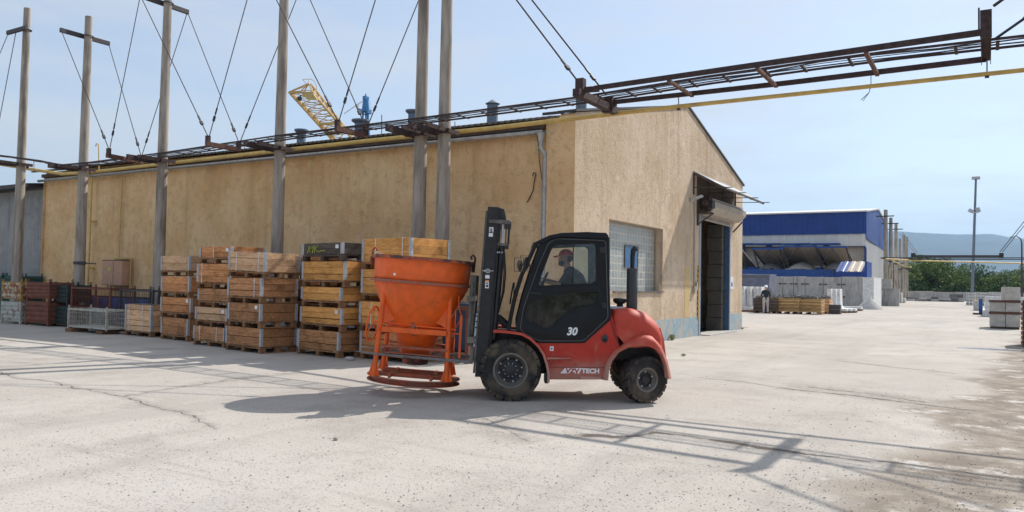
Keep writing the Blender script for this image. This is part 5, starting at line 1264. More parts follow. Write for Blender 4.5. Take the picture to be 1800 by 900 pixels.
# ================================================================ ORANGE HOPPER
HD = .74
hx, hz = FL(727, 663, HD)
HT = R(3.6)
hop = thing('hopper', 'orange conical concrete hopper on a ring-footed frame, tilted on the forks', 'hopper')
hop.matrix_world = Matrix.Translation(LO) @ Matrix.Rotation(YAW, 4, 'Z') @ Matrix.Translation((hx, HD, hz - .03)) @ Matrix.Rotation(HT, 4, 'Y')
zR = 1.80
def sq(r, z, n=48, k=0.0, c=(0, 0)):   # rounded shape between circle (k=0) and faceted octagon-like body
    out = []
    for i in range(n):
        a = 2 * math.pi * i / n; rr = r
        if k: rr = r * (1 - k + k / max(abs(math.cos(a * 2 - math.pi / 4 * 0)), .78) * .90)
        out.append((c[0] + rr * math.cos(a), c[1] + rr * math.sin(a), z))
    return out
b = MB(); b.grid([sq(.715, zR), sq(.715, zR - .02), sq(.70, zR - .30), sq(.70, zR - .345)], closed=True); b.build('upper_ring', M['hopper'], hop, smooth=40, solid=-.012)
b = MB(); b.grid([sq(.715, zR + .012), sq(.765, zR + .012), sq(.765, zR - .035), sq(.715, zR - .035)], closed=True); b.f += [(i, (i + 1) % 48, 144 + (i + 1) % 48, 144 + i) for i in range(48)]
b.build('rim', M['hopper_stained'], hop, smooth=40)
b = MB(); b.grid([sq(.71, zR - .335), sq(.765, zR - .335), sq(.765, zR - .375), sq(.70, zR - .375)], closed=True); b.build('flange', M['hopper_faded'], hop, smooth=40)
b = MB(); b.grid([sq(.70, zR - .345), sq(.695, zR - .40), sq(.56, zR - .70, k=.3), sq(.405, zR - 1.03, k=.3), sq(.315, zR - 1.16, k=.2), sq(.26, zR - 1.30), sq(.215, zR - 1.42)], closed=True); b.build('cone', M['hopper'], hop, smooth=22, solid=-.008)
b = MB(); b.grid([sq(.215, zR - 1.40), sq(.23, zR - 1.41), sq(.23, zR - 1.44), sq(.205, zR - 1.45), sq(.19, zR - 1.56), sq(.12, zR - 1.58), sq(.001, zR - 1.58)], closed=True); b.build('outlet', M['hopper_stained'], hop, smooth=40)
# clamshell band round the lower cone
b = MB(); b.grid([sq(.335, zR - 1.10), sq(.345, zR - 1.11), sq(.345, zR - 1.13), sq(.325, zR - 1.14)], closed=True); b.build('cone_band', M['hopper_faded'], hop)
LG = [(-.53, -.46), (.40, -.52), (.50, .46), (-.43, .50)]
for i, (x, y) in enumerate(((-.49, -.40), (.48, -.40), (.48, .40), (-.49, .40))):
    m = MB(); xo = x * 1.08
    m.tube([(x * .98, y, zR - .36), (xo, y * 1.05, .05)], .037, 16); m.build('leg', M['hopper'], hop, smooth=50)
    m = MB(); s_ = 1 if x > 0 else -1; t_ = 1 if y > 0 else -1
    m.add([(x * .99, y, zR - .375), (x * .99 - s_ * .02, y, zR - .98), (x * .99 - s_ * .26, y * .93, zR - .88), (x * .99 - s_ * .12, y, zR - .375)], [(0, 1, 2, 3)]); m.build('gusset', M['hopper'], hop, solid=.01)
    m = MB(); m.add([(xo - .085, y * 1.05, .06), (xo + .085, y * 1.05, .06), (xo + .035, y * 1.05, .26), (xo - .035, y * 1.05, .26)], [(0, 1, 2, 3)]); m.build('foot_gusset', M['hopper'], hop, solid=.012)
ring = MB()
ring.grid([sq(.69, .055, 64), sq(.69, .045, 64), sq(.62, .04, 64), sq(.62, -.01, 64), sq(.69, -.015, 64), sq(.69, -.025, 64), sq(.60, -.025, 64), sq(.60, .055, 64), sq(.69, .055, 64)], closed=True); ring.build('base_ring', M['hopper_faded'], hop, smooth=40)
b = MB()
for y in (-.28, .36): b.bar((-.50, y, .08), (.50, y, .08), .04, .055)
for x in (-.30, .30): b.bar((x, -.48, .08), (x, .48, .08), .04, .055)
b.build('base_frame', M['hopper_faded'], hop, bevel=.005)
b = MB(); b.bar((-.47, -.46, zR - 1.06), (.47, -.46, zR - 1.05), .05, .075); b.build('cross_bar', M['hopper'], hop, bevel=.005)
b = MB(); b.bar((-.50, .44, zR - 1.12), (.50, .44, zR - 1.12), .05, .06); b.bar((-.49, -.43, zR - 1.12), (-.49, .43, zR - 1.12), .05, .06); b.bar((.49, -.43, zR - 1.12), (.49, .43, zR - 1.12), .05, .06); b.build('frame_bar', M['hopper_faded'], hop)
b = MB()
for y in (-.40, .42):   # sleeves the forks run through
    b.bar((-.46, y, .50 + .0), (.50, y, .50), .10, .030); b.bar((-.40, y * 1.0, .41), (.46, y, .41), .10, .016)
b.bar((-.42, -.38, .43), (-.42, .40, .43), .05, .06); b.bar((.42, -.38, .43), (.42, .40, .43), .05, .06)
b.build('fork_sleeve', M['hopper_faded'], hop)
b = MB(); b.tube([(-.62, -.34, zR - .97), (-.1, -.42, zR - .975), (.02, -.44, zR - .98), (.60, -.40, zR - .99)], .014, 8); b.build('gate_shaft', M['hopper'], hop, smooth=50)
b = MB(); b.cbox((-.02, -.43, zR - 1.0), (.05, .05, .15), 0, R(-6)); b.cbox((.035, -.43, zR - 1.03), (.02, .06, .1)); b.cbox((-.06, -.43, zR - 1.05), (.03, .06, .1)); b.build('gate_latch', M['hopper_faded'], hop, bevel=.004)
hw = MB(); cc = Vector((-.62, -.34, zR - 1.0)); hw.tube([cc + Vector((.045 * math.sin(a * math.pi / 14) + .02 * math.cos(a * math.pi / 14), .22 * math.sin(a * math.pi / 14), .25 * math.cos(a * math.pi / 14))) for a in range(28)], .014, 8, closed=True)
for a in (0, 2.1, 4.2): hw.tube([cc, cc + Vector((.045 * math.sin(a), .22 * math.sin(a), .25 * math.cos(a)))], .009, 6)
hw.build('handwheel', M['hopper'], hop, smooth=50)
b = MB(); b.bar((.655, -.36, zR - .78), (.675, -.36, zR - 1.40), .03, .035); b.tube([(.56, -.38, zR - 1.05), (.67, -.36, zR - 1.05)], .012, 6); b.tube([(.60, -.40, zR - .5), (.61, -.38, zR - .66), (.665, -.36, zR - .80)], .010, 6); b.tube([(.665, -.36, zR - .80), (.58, -.3, zR - .98)], .008, 5); b.build('lever', M['hopper'], hop)
for sx_, rt in ((-1, 0), (1, 1)):
    b = MB(); x = sx_ * .76; zz = zR + .0
    b.tube([(x, 0, zz - .12), (x + sx_ * .01, 0, zz + .02), (x + sx_ * .01, 0, zz + .08), (x - sx_ * .025, 0, zz + .12), (x - sx_ * .055, 0, zz + .09), (x - sx_ * .04, 0, zz + .05)] , .016, 8); b.box(x - .03, -.05, zz - .14, x + .02, .05, zz - .02)
    b.build('lifting_hook', M['rust'] if rt else M['hopper_stained'], hop, smooth=50)
b = MB()
for i in range(5): c = Vector((-.71 + i * .035, -.15 - i * .03, zR + .05 - .012 * i)); b.tube([c + Vector((.022 * math.cos(a * math.pi / 4), (.0 if i % 2 else .013 * math.sin(a * math.pi / 4)), (.013 * math.sin(a * math.pi / 4) if i % 2 else 0))) for a in range(8)], .005, 5, closed=True)
b.build('chain', M['zinc'], hop)
for dx, dz, s_ in ((-.32, -.20, 0), ):
    a = math.atan2(-math.sqrt(.702 ** 2 - dx ** 2), dx); b = MB(); b.cyl((dx, -.62, zR - .26), (dx, -.645, zR - .26), .02, 12); b.build('badge', M['decal_white'], hop)
# faint maker's stencil, mostly worn away: a couple of broken strokes as in the photo
b = MB()
rs = random.Random(4)
for row, (z_, n_, w_) in enumerate(((zR - .245, 11, .030), (zR - .285, 6, .026))):
    for k in range(n_):
        if rs.random() < .12: continue
        x = -.17 + row * .06 + k * w_; yv = -math.sqrt(.705 ** 2 - x * x) - .004
        for (a, c_) in (((0, 0), (.006, .02 * rs.uniform(.6, 1.1))), ((.006, .018), (.016, .002)), ((.0, .009), (.014, .011))):
            if rs.random() < .3: continue
            b.tube([(x + a[0], yv, z_ + a[1]), (x + c_[0], yv, z_ + c_[1])], .0022, 4)
b.build('worn_stencil', M['hopper_stained'], hop)

# ================================================================ PEOPLE
SIDE = 'y'
def skin_mesh(nodes, edges, root=0, sub=2):
    """limbs and trunk as closely spaced overlapping sections that the voxel remesh fuses into one skin"""
    mb = MB()
    def rr(r_): return r_ if isinstance(r_, tuple) else (r_, r_)
    for a, c in edges:
        A, B = Vector(nodes[a][0]), Vector(nodes[c][0]); ra, rb = rr(nodes[a][1]), rr(nodes[c][1]); L_ = (B - A).length
        n = max(3, int(L_ / .022))
        for k in range(n + 1):
            t = k / n; w_, d_ = ra[0] + (rb[0] - ra[0]) * t, ra[1] + (rb[1] - ra[1]) * t; m_ = min(w_, d_) * .9
            mb.sphere(A.lerp(B, t), 1, 6, (w_, d_, m_) if SIDE == 'x' else (d_, w_, m_))
    return mb.v, mb.f
def fuse(name, pieces, mat, parent, vox=.010):
    mb = MB()
    for v, f in pieces: mb.add(v, f)
    o = mb.build(name, mat, parent, smooth=None)
    m = o.modifiers.new('r', 'REMESH'); m.mode = 'VOXEL'; m.voxel_size = vox; m.use_smooth_shade = True
    sm = o.modifiers.new('sm', 'SMOOTH'); sm.iterations = 5; sm.factor = .5
    return o
def headparts(c, look, r=.105):
    """head facing local direction look (unit, xy): returns pieces"""
    mb = MB(); ang = math.atan2(look[1], look[0]); mb.M = Matrix.Translation(Vector(c)) @ Matrix.Rotation(ang, 4, 'Z')
    mb.sphere((-.012, 0, .02), 1, 12, (.098, .078, .112)); mb.sphere((.025, 0, -.045), 1, 10, (.066, .060, .075)); mb.sphere((.062, 0, -.082), 1, 8, (.030, .034, .026))
    mb.add([(.082, -.013, .012), (.082, .013, .012), (.086, .017, -.03), (.086, -.017, -.03), (.118, 0, -.026), (.094, 0, .014)], [(0, 1, 5), (0, 5, 4, 3), (1, 2, 4, 5), (2, 3, 4), (0, 3, 2, 1)])
    for s in (-1, 1):
        mb.sphere((-.008, s * .080, -.008), 1, 6, (.020, .010, .032)); mb.sphere((.084, s * .031, .014), 1, 6, (.008, .013, .009))
    mb.sphere((.086, 0, -.055), 1, 6, (.012, .024, .007)); mb.sphere((.072, 0, .034), 1, 8, (.022, .055, .012))
    return [(mb.v, mb.f)]
def hand(wrist, d, up, side, curl=.5, sc=1.0):
    """five-fingered hand: palm plus finger chains; d = pointing direction, up = back of the hand, side = thumb side"""
    wrist, d, up, side = [Vector(q_) for q_ in (wrist, d, up, side)]; out = []
    pl = MB(); c = wrist + d * .05 * sc
    rows = []
    for (t_, hw_, ht) in ((0, .026, .020), (.03, .036, .018), (.07, .042, .016), (.095, .040, .013)):
        rows.append([wrist + d * t_ * sc + side * hw_ * sc * math.cos(k * math.pi / 4) + up * ht * sc * math.sin(k * math.pi / 4) for k in range(8)])
    pl.grid(rows, closed=True); pl.f += [tuple(range(8)), tuple(range(31, 23, -1))]; out.append((pl.v, pl.f))
    for k, (off, ln) in enumerate(((.030, .072), (.010, .080), (-.011, .074), (-.031, .058))):
        m = MB(); p = wrist + d * .088 * sc + side * off * sc; pts = [p]; dd = d.copy()
        for j, seg in enumerate((.45, .32, .23)):
            dd = (dd * math.cos(curl * (.6 + .3 * j)) - up * math.sin(curl * (.6 + .3 * j))).normalized(); u2 = up
            p = p + dd * ln * seg * sc; pts.append(p)
        m.tube(pts, [.0095 * sc, .009 * sc, .008 * sc, .0065 * sc], 7); out.append((m.v, m.f))
    m = MB(); p = wrist + d * .025 * sc + side * .030 * sc; m.tube([p, p + (d * .6 + side * .7) * .035 * sc, p + (d * .9 + side * .4 - up * .3) * .065 * sc], [.013 * sc, .011 * sc, .008 * sc], 7); out.append((m.v, m.f))
    return out
# driver, sitting, facing the mast (local -x of the forklift), both hands to the wheel
drv = thing('person', 'driver in red cap and dark t-shirt seated in the forklift cab', 'person', tuple(LO), YAW)
hd = c4(412, 268, W / 2); hxx, hzz = hd
YC = W / 2
pel = Vector((sx0 + .05, YC, sz0 + .13)); neck = Vector((hxx + .035, YC, hzz - .15)); hdc = Vector((hxx - .005, YC, hzz - .005))
chest = pel.lerp(neck, .62) + Vector((.035, 0, 0)); belly = pel.lerp(neck, .3) + Vector((.02, 0, 0)); sh = neck + Vector((.035, 0, -.06))
nd = [(tuple(pel), (.15, .14)), (tuple(belly), (.145, .13)), (tuple(chest), (.165, .125)), (tuple(sh), (.10, .09)), (tuple(neck), .056), (tuple(neck.lerp(hdc, .6)), .055)]
ed = [(0, 1), (1, 2), (2, 3), (3, 4), (4, 5)]
hands = []
shirt_nodes = [(tuple(pel + Vector((0, 0, -.02))), (.165, .155)), (tuple(belly), (.16, .145)), (tuple(chest), (.18, .14)), (tuple(sh), (.115, .10))]; shirt_ed = [(0, 1), (1, 2), (2, 3)]
for s in (-1, 1):
    a = sh + Vector((.0, s * .19, -.02)); hnd = Vector((sc.x + .03, YC + s * .13, sc.z + (.02 if s < 0 else .06))); el = a.lerp(hnd, .46) + Vector((.05, s * .05, -.13)); wr_ = el.lerp(hnd, .78)
    i = len(nd); nd += [(tuple(a), .060), (tuple(a.lerp(el, .5)), .048), (tuple(el), .042), (tuple(el.lerp(wr_, .4)), .040), (tuple(wr_), .028)]; ed += [(3, i), (i, i + 1), (i + 1, i + 2), (i + 2, i + 3), (i + 3, i + 4)]
    j = len(shirt_nodes); shirt_nodes += [(tuple(a), .076), (tuple(a.lerp(el, .5)), .068), (tuple(a.lerp(el, .80)), .064)]; shirt_ed += [(3, j), (j, j + 1), (j + 1, j + 2)]
    d_ = (hnd - wr_).normalized(); hands += hand(wr_, d_, Vector((0, 0, 1)) - d_ * d_.z, Vector((0, -s, 0)), .9)
    hip = pel + Vector((-.03, s * .10, -.02)); kn = pel + Vector((-.44, s * .14, .04)); an_ = kn + Vector((-.10, 0, -.42))
    i = len(nd); nd += [(tuple(hip), .10), (tuple(hip.lerp(kn, .5)), .085), (tuple(kn), .062), (tuple(kn.lerp(an_, .4)), .056), (tuple(an_), .042), (tuple(an_ + Vector((-.16, 0, -.05))), (.045, .035))]; ed += [(0, i), (i, i + 1), (i + 1, i + 2), (i + 2, i + 3), (i + 3, i + 4), (i + 4, i + 5)]
fuse('body', [skin_mesh(nd, ed)] + headparts(hdc, (-1, 0)) + hands, M['skin'], drv, .009)
fuse('shirt', [skin_mesh(shirt_nodes, shirt_ed)], M['shirt_dark'], drv, .012)
tr = []; te = []
for s in (-1, 1):
    hip = pel + Vector((-.03, s * .10, -.02)); kn = pel + Vector((-.44, s * .14, .04)); an_ = kn + Vector((-.10, 0, -.40)); i = len(tr)
    tr += [(tuple(pel + Vector((0, s * .05, -.03))), .135), (tuple(hip), .112), (tuple(hip.lerp(kn, .5)), .098), (tuple(kn), .075), (tuple(kn.lerp(an_, .4)), .068), (tuple(an_), .058)]; te += [(i, i + 1), (i + 1, i + 2), (i + 2, i + 3), (i + 3, i + 4), (i + 4, i + 5)]
te.append((0, 6)); fuse('trousers', [skin_mesh(tr, te)], M['trouser_dark'], drv, .012)
b = MB(); b.M = Matrix.Translation(hdc) @ Matrix.Rotation(math.pi, 4, 'Z')
rows = []
for i in range(8):
    ph = i / 7 * 1.45; rows.append([(-.012 + .108 * math.sin(ph + .02) * math.cos(k * math.pi / 12), .090 * math.sin(ph + .02) * math.sin(k * math.pi / 12), .032 + .105 * math.cos(ph)) for k in range(24)])
b.grid(rows, closed=True)
b.grid([[(.075 + .105 * u * math.cos(v * 1.0), .075 * math.sin(v * 1.25) * (1 - .12 * u), .045 - .018 * u - .02 * abs(v) * u) for v in [x / 6 - 1 for x in range(13)]] for u in (0, .35, .7, 1)])
cp_ = b.build('cap', M['cap_red'], drv, smooth=60, solid=.006)
b = MB(); b.M = Matrix.Translation(hdc) @ Matrix.Rotation(math.pi, 4, 'Z'); b.sphere((.052, 0, -.078), 1, 10, (.050, .052, .046)); b.sphere((.030, 0, -.06), 1, 10, (.055, .066, .040)); b.sphere((.088, 0, -.043), 1, 6, (.012, .030, .008)); b.build('beard', M['beard'], drv, smooth=60)
b = MB(); b.M = Matrix.Translation(hdc) @ Matrix.Rotation(math.pi, 4, 'Z'); b.sphere((-.03, 0, .0), 1, 10, (.088, .083, .07)); b.build('hair', M['beard'], drv, smooth=60)
x_, z_ = c4(452, 424, .5); b = MB(); b.cbox((x_, .48, z_), (.16, .03, .025), 0, R(35)); b.cbox((x_ - .02, .5, z_ + .01), (.02, .03, .10), 0, R(40)); tag(b.build('vest', M['hivis']), 'yellow reflective vest lying beside the driver behind the lower cab window', 'vest')
vobj = bpy.data.objects['vest']; vobj.location = tuple(LO); vobj.rotation_euler = (0, 0, YAW)
# ================================================================ BACKGROUND WORKS
HYF = 95.0
hl = thing('blue_hall', 'large production hall with blue upper cladding and white lower sheets across the yard', 'industrial hall', (-30, 104, 0), world=True)
hxr = -11.5; hxl = -62; he = 10.45; yr, zr_, ye2, ze2 = 105.8, 11.6, 113.6, 10.6
def ribbed(name, mat, p0, p1, z0, z1, step=.6, th=.06, parent=hl, z1b=None):
    """sheet cladding with standing ribs between two ground points; top may slope to z1b"""
    p0 = Vector((p0[0], p0[1], 0)); p1 = Vector((p1[0], p1[1], 0)); L_ = (p1 - p0).length; d = (p1 - p0) / L_; n_ = Vector((d.y, -d.x, 0)); mb = MB(); rows = [[], []]
    N = int(L_ / step); z1b = z1 if z1b is None else z1b
    for i in range(N):
        for (u, o) in ((0, 0), (.55, 0), (.65, th), (.9, th)):
            t = (i + u) / N; q_ = p0 + d * (L_ * t) + n_ * o; rows[0].append((q_.x, q_.y, z0)); rows[1].append((q_.x, q_.y, z1 + (z1b - z1) * t))
    rows[0].append((p1.x, p1.y, z0)); rows[1].append((p1.x, p1.y, z1b)); mb.grid(rows); return mb.build(name, mat, parent)
zb = py_(1523, 409, HYF).z; zw = py_(1523, 433, HYF).z
ribbed('blue_cladding', M['sheet_blue'], (hxl, HYF), (hxr, HYF), zb, he)
ribbed('white_cladding', M['sheet_white'], (hxl, HYF + .05), (hxr, HYF + .05), zw, zb, 1.2)
b = MB(); b.box(hxl, HYF + .25, 0, hxr - .05, HYF + .45, zw); b.build('lower_wall', M['sheet_cream'], hl)
b = MB(); b.prism([(HYF + .5, 0), (ye2, 0), (ye2, ze2 - .1), (yr, zr_ - .1), (HYF + .5, he - .1)], hxr - .3, hxr - .1, 'X'); b.prism([(HYF + .5, 0), (ye2, 0), (ye2, ze2 - .1), (yr, zr_ - .1), (HYF + .5, he - .1)], hxl, hxl + .2, 'X'); b.box(hxl, ye2 - .2, 0, hxr - .1, ye2, ze2 - .1); b.build('inner_wall', M['sheet_white'], hl)
ribbed('side_cladding', M['sheet_white'], (hxr, HYF), (hxr, ye2), 0, zb - 1.0, .8)
mb = MB(); mb.prism([(HYF, zb - .6), (ye2, zb - 1.3), (ye2, ze2), (yr, zr_), (HYF, he)], hxr + .0, hxr + .08, 'X'); mb.build('side_cladding', M['sheet_blue'], hl)
for i in range(30): pass
b = MB(); b.add([(hxl - .2, HYF - .3, he), (hxr + .2, HYF - .3, he), (hxr + .2, yr, zr_ + .06), (hxl - .2, yr, zr_ + .06), (hxl - .2, ye2 + .2, ze2), (hxr + .2, ye2 + .2, ze2)], [(0, 1, 2, 3), (3, 2, 5, 4)]); b.build('roof', M['sheet_white'], hl, solid=.15)
b = MB(); b.tube([(hxr - .1, HYF - .15, zw), (hxr + .02, HYF - .2, zw - .3), (hxr + .02, HYF - .2, 1.0)], .12, 8); b.box(hxl, HYF - .12, zb - .12, hxr, HYF + .0, zb); b.build('trim', M['blue_paint'], hl); b = MB(); b.box(hxl, HYF - .15, zw - .08, hxr, HYF + .02, zw + .03); b.build('ledge', M['dark_steel'], hl)
for px in (1304, 1351, 1402, 1452):
    p = py_(px, 430, HYF - .6); b = MB(); b.box(p.x - 1.5, HYF - 1.6, p.z - .05, p.x + 1.5, HYF - .2, p.z + .12); b.box(p.x - .3, HYF - .6, p.z - 1.0, p.x + .3, HYF - .15, p.z - .05); b.build('bracket', M['blue_paint'], hl)
# aggregate bunkers with raised covers in front of the hall
bk = thing('aggregate_bunker', 'row of gravel bunkers with raised blue-edged covers in front of the blue hall', 'bunker', (-22, 88, 0), world=True)
zl0 = py_(1440, 487, 84).z; zl1 = py_(1440, 474, 84).z
b = MB(); b.box(-45, 84, 0, -13.2, 84.3, zl1); b.box(-45, 93.6, 0, -13.2, 93.9, zl1 + .5); b.build('bunker_wall', M['blue_paint'], bk)
for k, (pa, pb, yt) in enumerate(((1254, 1304, 437), (1304, 1324, 435), (1324, 1378, 438), (1370, 1436, 434), (1436, 1490, 435))):
    if k in (1,): continue
    a = py_(pa, yt, 84.6); c = py_(pb, yt, 84.6); back = py_(pb, 468, 91)
    b = MB(); b.add([(a.x, 84.6, a.z), (c.x - .1, 84.6, c.z), (c.x - .1, 91, a.z - 1.8), (a.x, 91, a.z - 1.8)], [(0, 1, 2, 3)]); cv = b.build('cover', M['sheet_cream'], bk, solid=.1)
    b = MB(); e_ = MB(); e_.box(a.x - .1, 84.4, a.z - .06, c.x, 84.6, a.z + .12); e_.build('cover_edge', M['blue_paint'], cv)
    for x in (a.x, c.x - .1): b.bar((x, 84.5, a.z), (x + .5, 85.2, zl1), .10, .12); b.bar((x, 84.5, a.z - .1), (x, 91, a.z - 1.9), .10, .12)
    m_x = (a.x + c.x) / 2
    b.bar((m_x, 84.7, a.z - .1), (a.x + .4, 85, zl1 + .5), .06, .06); b.bar((m_x, 84.7, a.z - .1), (c.x - .4, 85, zl1 + .5), .06, .06); b.build('cover_frame', M['dark_steel'], cv)
    mb = MB(); rows = []
    for i in range(13):
        rows.append([(a.x + .2 + (c.x - a.x - .5) * i / 12, 84.35 + 7 * j / 10, zl1 - .35 + (1.2 * math.sin(math.pi * i / 12) ** .6 * math.sin(math.pi * (j + 1.5) / 12)) + .2 * noise.noise(Vector((i * .4, j * .4, k)))) for j in range(11)])
    mb.grid(rows); g_ = mb.build('gravel', M['ag_dark'] if k != 3 else M['old_concrete'], bk, smooth=60); tag(g_, kind='stuff')
p = py_(1475, 461, 82); q_ = py_(1527, 488, 79.5)
sh_ = thing('sheet_shelter', 'small blue shelter with one pale roof sheet at the corner of the gravel bunkers', 'shelter', (p.x + 2, 80, 0), world=True)
for (xa_, xb_, mt) in ((p.x, p.x + .95, 'blue_paint'), (p.x + .95, p.x + 2.25, 'sheet_cream'), (p.x + 2.25, q_.x - .4, 'blue_paint')):
    m = MB(); rows = [[], []]; n = int((xb_ - xa_) / .08)
    for i in range(n + 1):
        x = xa_ + (xb_ - xa_) * i / n; o = .05 if (int(x * 3) % 2) else 0
        rows[0].append((x, 80.0, q_.z + .55 + o)); rows[1].append((x, 83.2, p.z + .1 + o))
    m.grid(rows); m.build('roof_sheet', M[mt], sh_, solid=.03)
b = MB(); b.box(p.x, 79.95, q_.z - .3, q_.x - .35, 80.1, q_.z + .52); b.box(q_.x - .4, 80, q_.z - .3, q_.x - .2, 83.5, p.z); b.build('fascia', M['sheet_blue'], sh_)
# concrete retaining wall of upright panels
cw_ = thing('concrete_wall', 'stained retaining wall of upright grey concrete panels with a pale end face', 'wall', (-20, 78, 0), world=True)
zc_ = py_(1490, 487, 78).z
xs = [py_(px, 500, 78).x for px in (1290, 1325, 1362, 1376, 1395, 1415, 1447, 1479, 1516)]
for a, c in zip(xs, xs[1:]): b = MB(); b.box(a + .02, 78, 0, c - .02, 78.5, zc_ + random.uniform(-.03, .03)); b.build('panel', M['old_concrete'], cw_, bevel=.02)
b = MB(); b.box(xs[-1] + .005, 77.95, 0, xs[-1] + .95, 84, zc_); b.build('end_wall', M['white_concrete'], cw_)
b = MB()
for i, x in enumerate(xs[3:8]):
    for z in (.9, zc_ - .75): b.box(x - .35, 77.93, z, x - .06, 77.99, z + .1); b.box(x + .06, 77.93, z, x + .35, 77.99, z + .1)
b.build('clamp', M['dark_steel'], cw_)
rw_ = thing('rubble_wall', 'low block wall with raked buttress between retaining wall and the far poles', 'wall', (-10, 92, 0), world=True)
b = MB(); a = py_(1530, 490, 90); c = py_(1556, 490, 92); b.box(a.x, 90, 0, c.x + 1.5, 90.5, a.z - 1.0); b.build('block_wall', M['old_concrete'], rw_); b = MB(); b.box(a.x + .1, 90.05, a.z - 1.0, c.x + .8, 90.4, a.z); b.build('coping', M['block'], rw_)
b = MB(); b.prism([(a.x + .3, 0), (a.x + 1.0, 0), (c.x + .1, a.z - 1.2), (c.x - .5, a.z - 1.2)], 89.3, 89.9, 'Y'); b.build('buttress', M['block'], rw_)
for i, (px, z) in enumerate(((1560, .9), (1564, 1.3), (1568, .6))):
    p = gz(px, 534, 0); tag(MB().box(p.x - .5, p.y + 6 + i * 2, 0, p.x + .6, p.y + 8 + i * 2, z).build('rubble_block', M['block'], bevel=.1), '%s weathered block at the feet of the far poles' % ['low left', 'tall middle', 'small right'][i], 'block')
# sand cone
b = MB(); p = gz(1521, 545, 0); rows = []
for i in range(8): rows.append([(p.x + (1.1 * (1 - i / 7) + .02) * math.cos(k * math.pi / 12) * (1 + .15 * noise.noise(Vector((k, i, 2)))), p.y + 3 + (1.1 * (1 - i / 7) + .02) * math.sin(k * math.pi / 12), 1.0 * (i / 7) ** .85) for k in range(24)])
b.grid(rows, closed=True); tag(b.build('sand_heap', M['block'], smooth=60), 'pale heap of sand against the end of the retaining wall', 'heap')
# tarpaulin-covered stack
a = py_(1290, 482, 66); c = py_(1355, 483, 66)
b = MB(); rows = []
for i in range(26):
    x = a.x - 3 + (c.x - a.x + 3) * i / 25; f = .12 * noise.noise(Vector((x * 1.3, 0, 1)))
    rows.append([(x, 65.2 + f + .25 * noise.noise(Vector((x * .9, 3, 0))), .9), (x, 65.4 + f * 2, a.z * .7), (x, 65.7, a.z + f * .4), (x, 68, a.z + .05 + f * .5), (x, 68.2, .9)])
b.grid(rows); b.f += [(0, 1, 2, 3, 4)]; n_ = len(b.v); b.f.append(tuple(range(n_ - 5, n_))); o = b.build('tarpaulin', M['tarp'], smooth=50, solid=.02); tag(o, 'grey-blue tarpaulin draped over a long stack left of the retaining wall', 'tarpaulin')
b = MB(); b.box(a.x - 3, 65.6, 0, c.x - .1, 68, a.z - .15); tag(b.build('covered_stack', M['ag_dark']), 'dark stack hidden under the grey-blue tarpaulin', 'stack')
# L-shaped white precast elements
def lelem(p, lab, rz=0, s=1.0):
    t = thing('precast_element', lab, 'concrete element', (p.x, p.y, 0), rz, 'white precast concrete elements')
    b = MB(); prof = [(0, .12), (1.35, .12), (1.35, .30), (.42, .34), (.32, .46), (.28, 1.75), (.0, 1.75)]
    b.prism([(u * s, v * s) for u, v in prof], -.5, .5, 'Y'); b.build('element', M['white_concrete'], t, bevel=.03)
    b = MB(); b.box(0, -.45, 0, 1.3, -.3, .12); b.box(0, .3, 0, 1.3, .45, .12); b.build('bearer', M['wood_pallet'], t)
for i, px in enumerate((1299, 1311, 1323, 1330)):
    lelem(gz(px, 548 - i * 0, 0) + Vector((0, .6, 0)), '%s white L-shaped concrete element of the row left of the worker' % ['first', 'second', 'third', 'fourth'][i], 0, .98)
for i, px in enumerate((1456, 1463, 1469)):
    lelem(gz(px, 549, 0) + Vector((0, .3 * i, 0)), '%s white L-shaped concrete element right of the timber crates' % ['left', 'middle', 'right'][i], 0, .95)
b = MB(); p = gz(1497, 546, 0); b.cbox((p.x, p.y, .22), (1.5, .8, .2)); tag(b.build('concrete_slab', M['white_concrete'], bevel=.03), 'flat white slab lying right of the precast elements', 'slab')
b = MB(); b.cbox((p.x - .3, p.y - 0, .06), (1.6, .3, .12)); b.cbox((p.x + .6, p.y + .2, .06), (.3, .9, .118)); tag(b.build('timber_bearer', M['wood_pallet']), 'brown timber bearer under the flat white slab', 'timber')
b = MB(); p = gz(1468, 552, 0)
for z in (0, 1): b.box(p.x - .35, p.y - .3, .0 + z * .32, p.x + .35, p.y + .3, .3 + z * .32)
tag(b.build('crate_stub', M['dark_steel'], bevel=.02), 'small dark box on the ground in front of the white precast elements', 'box')
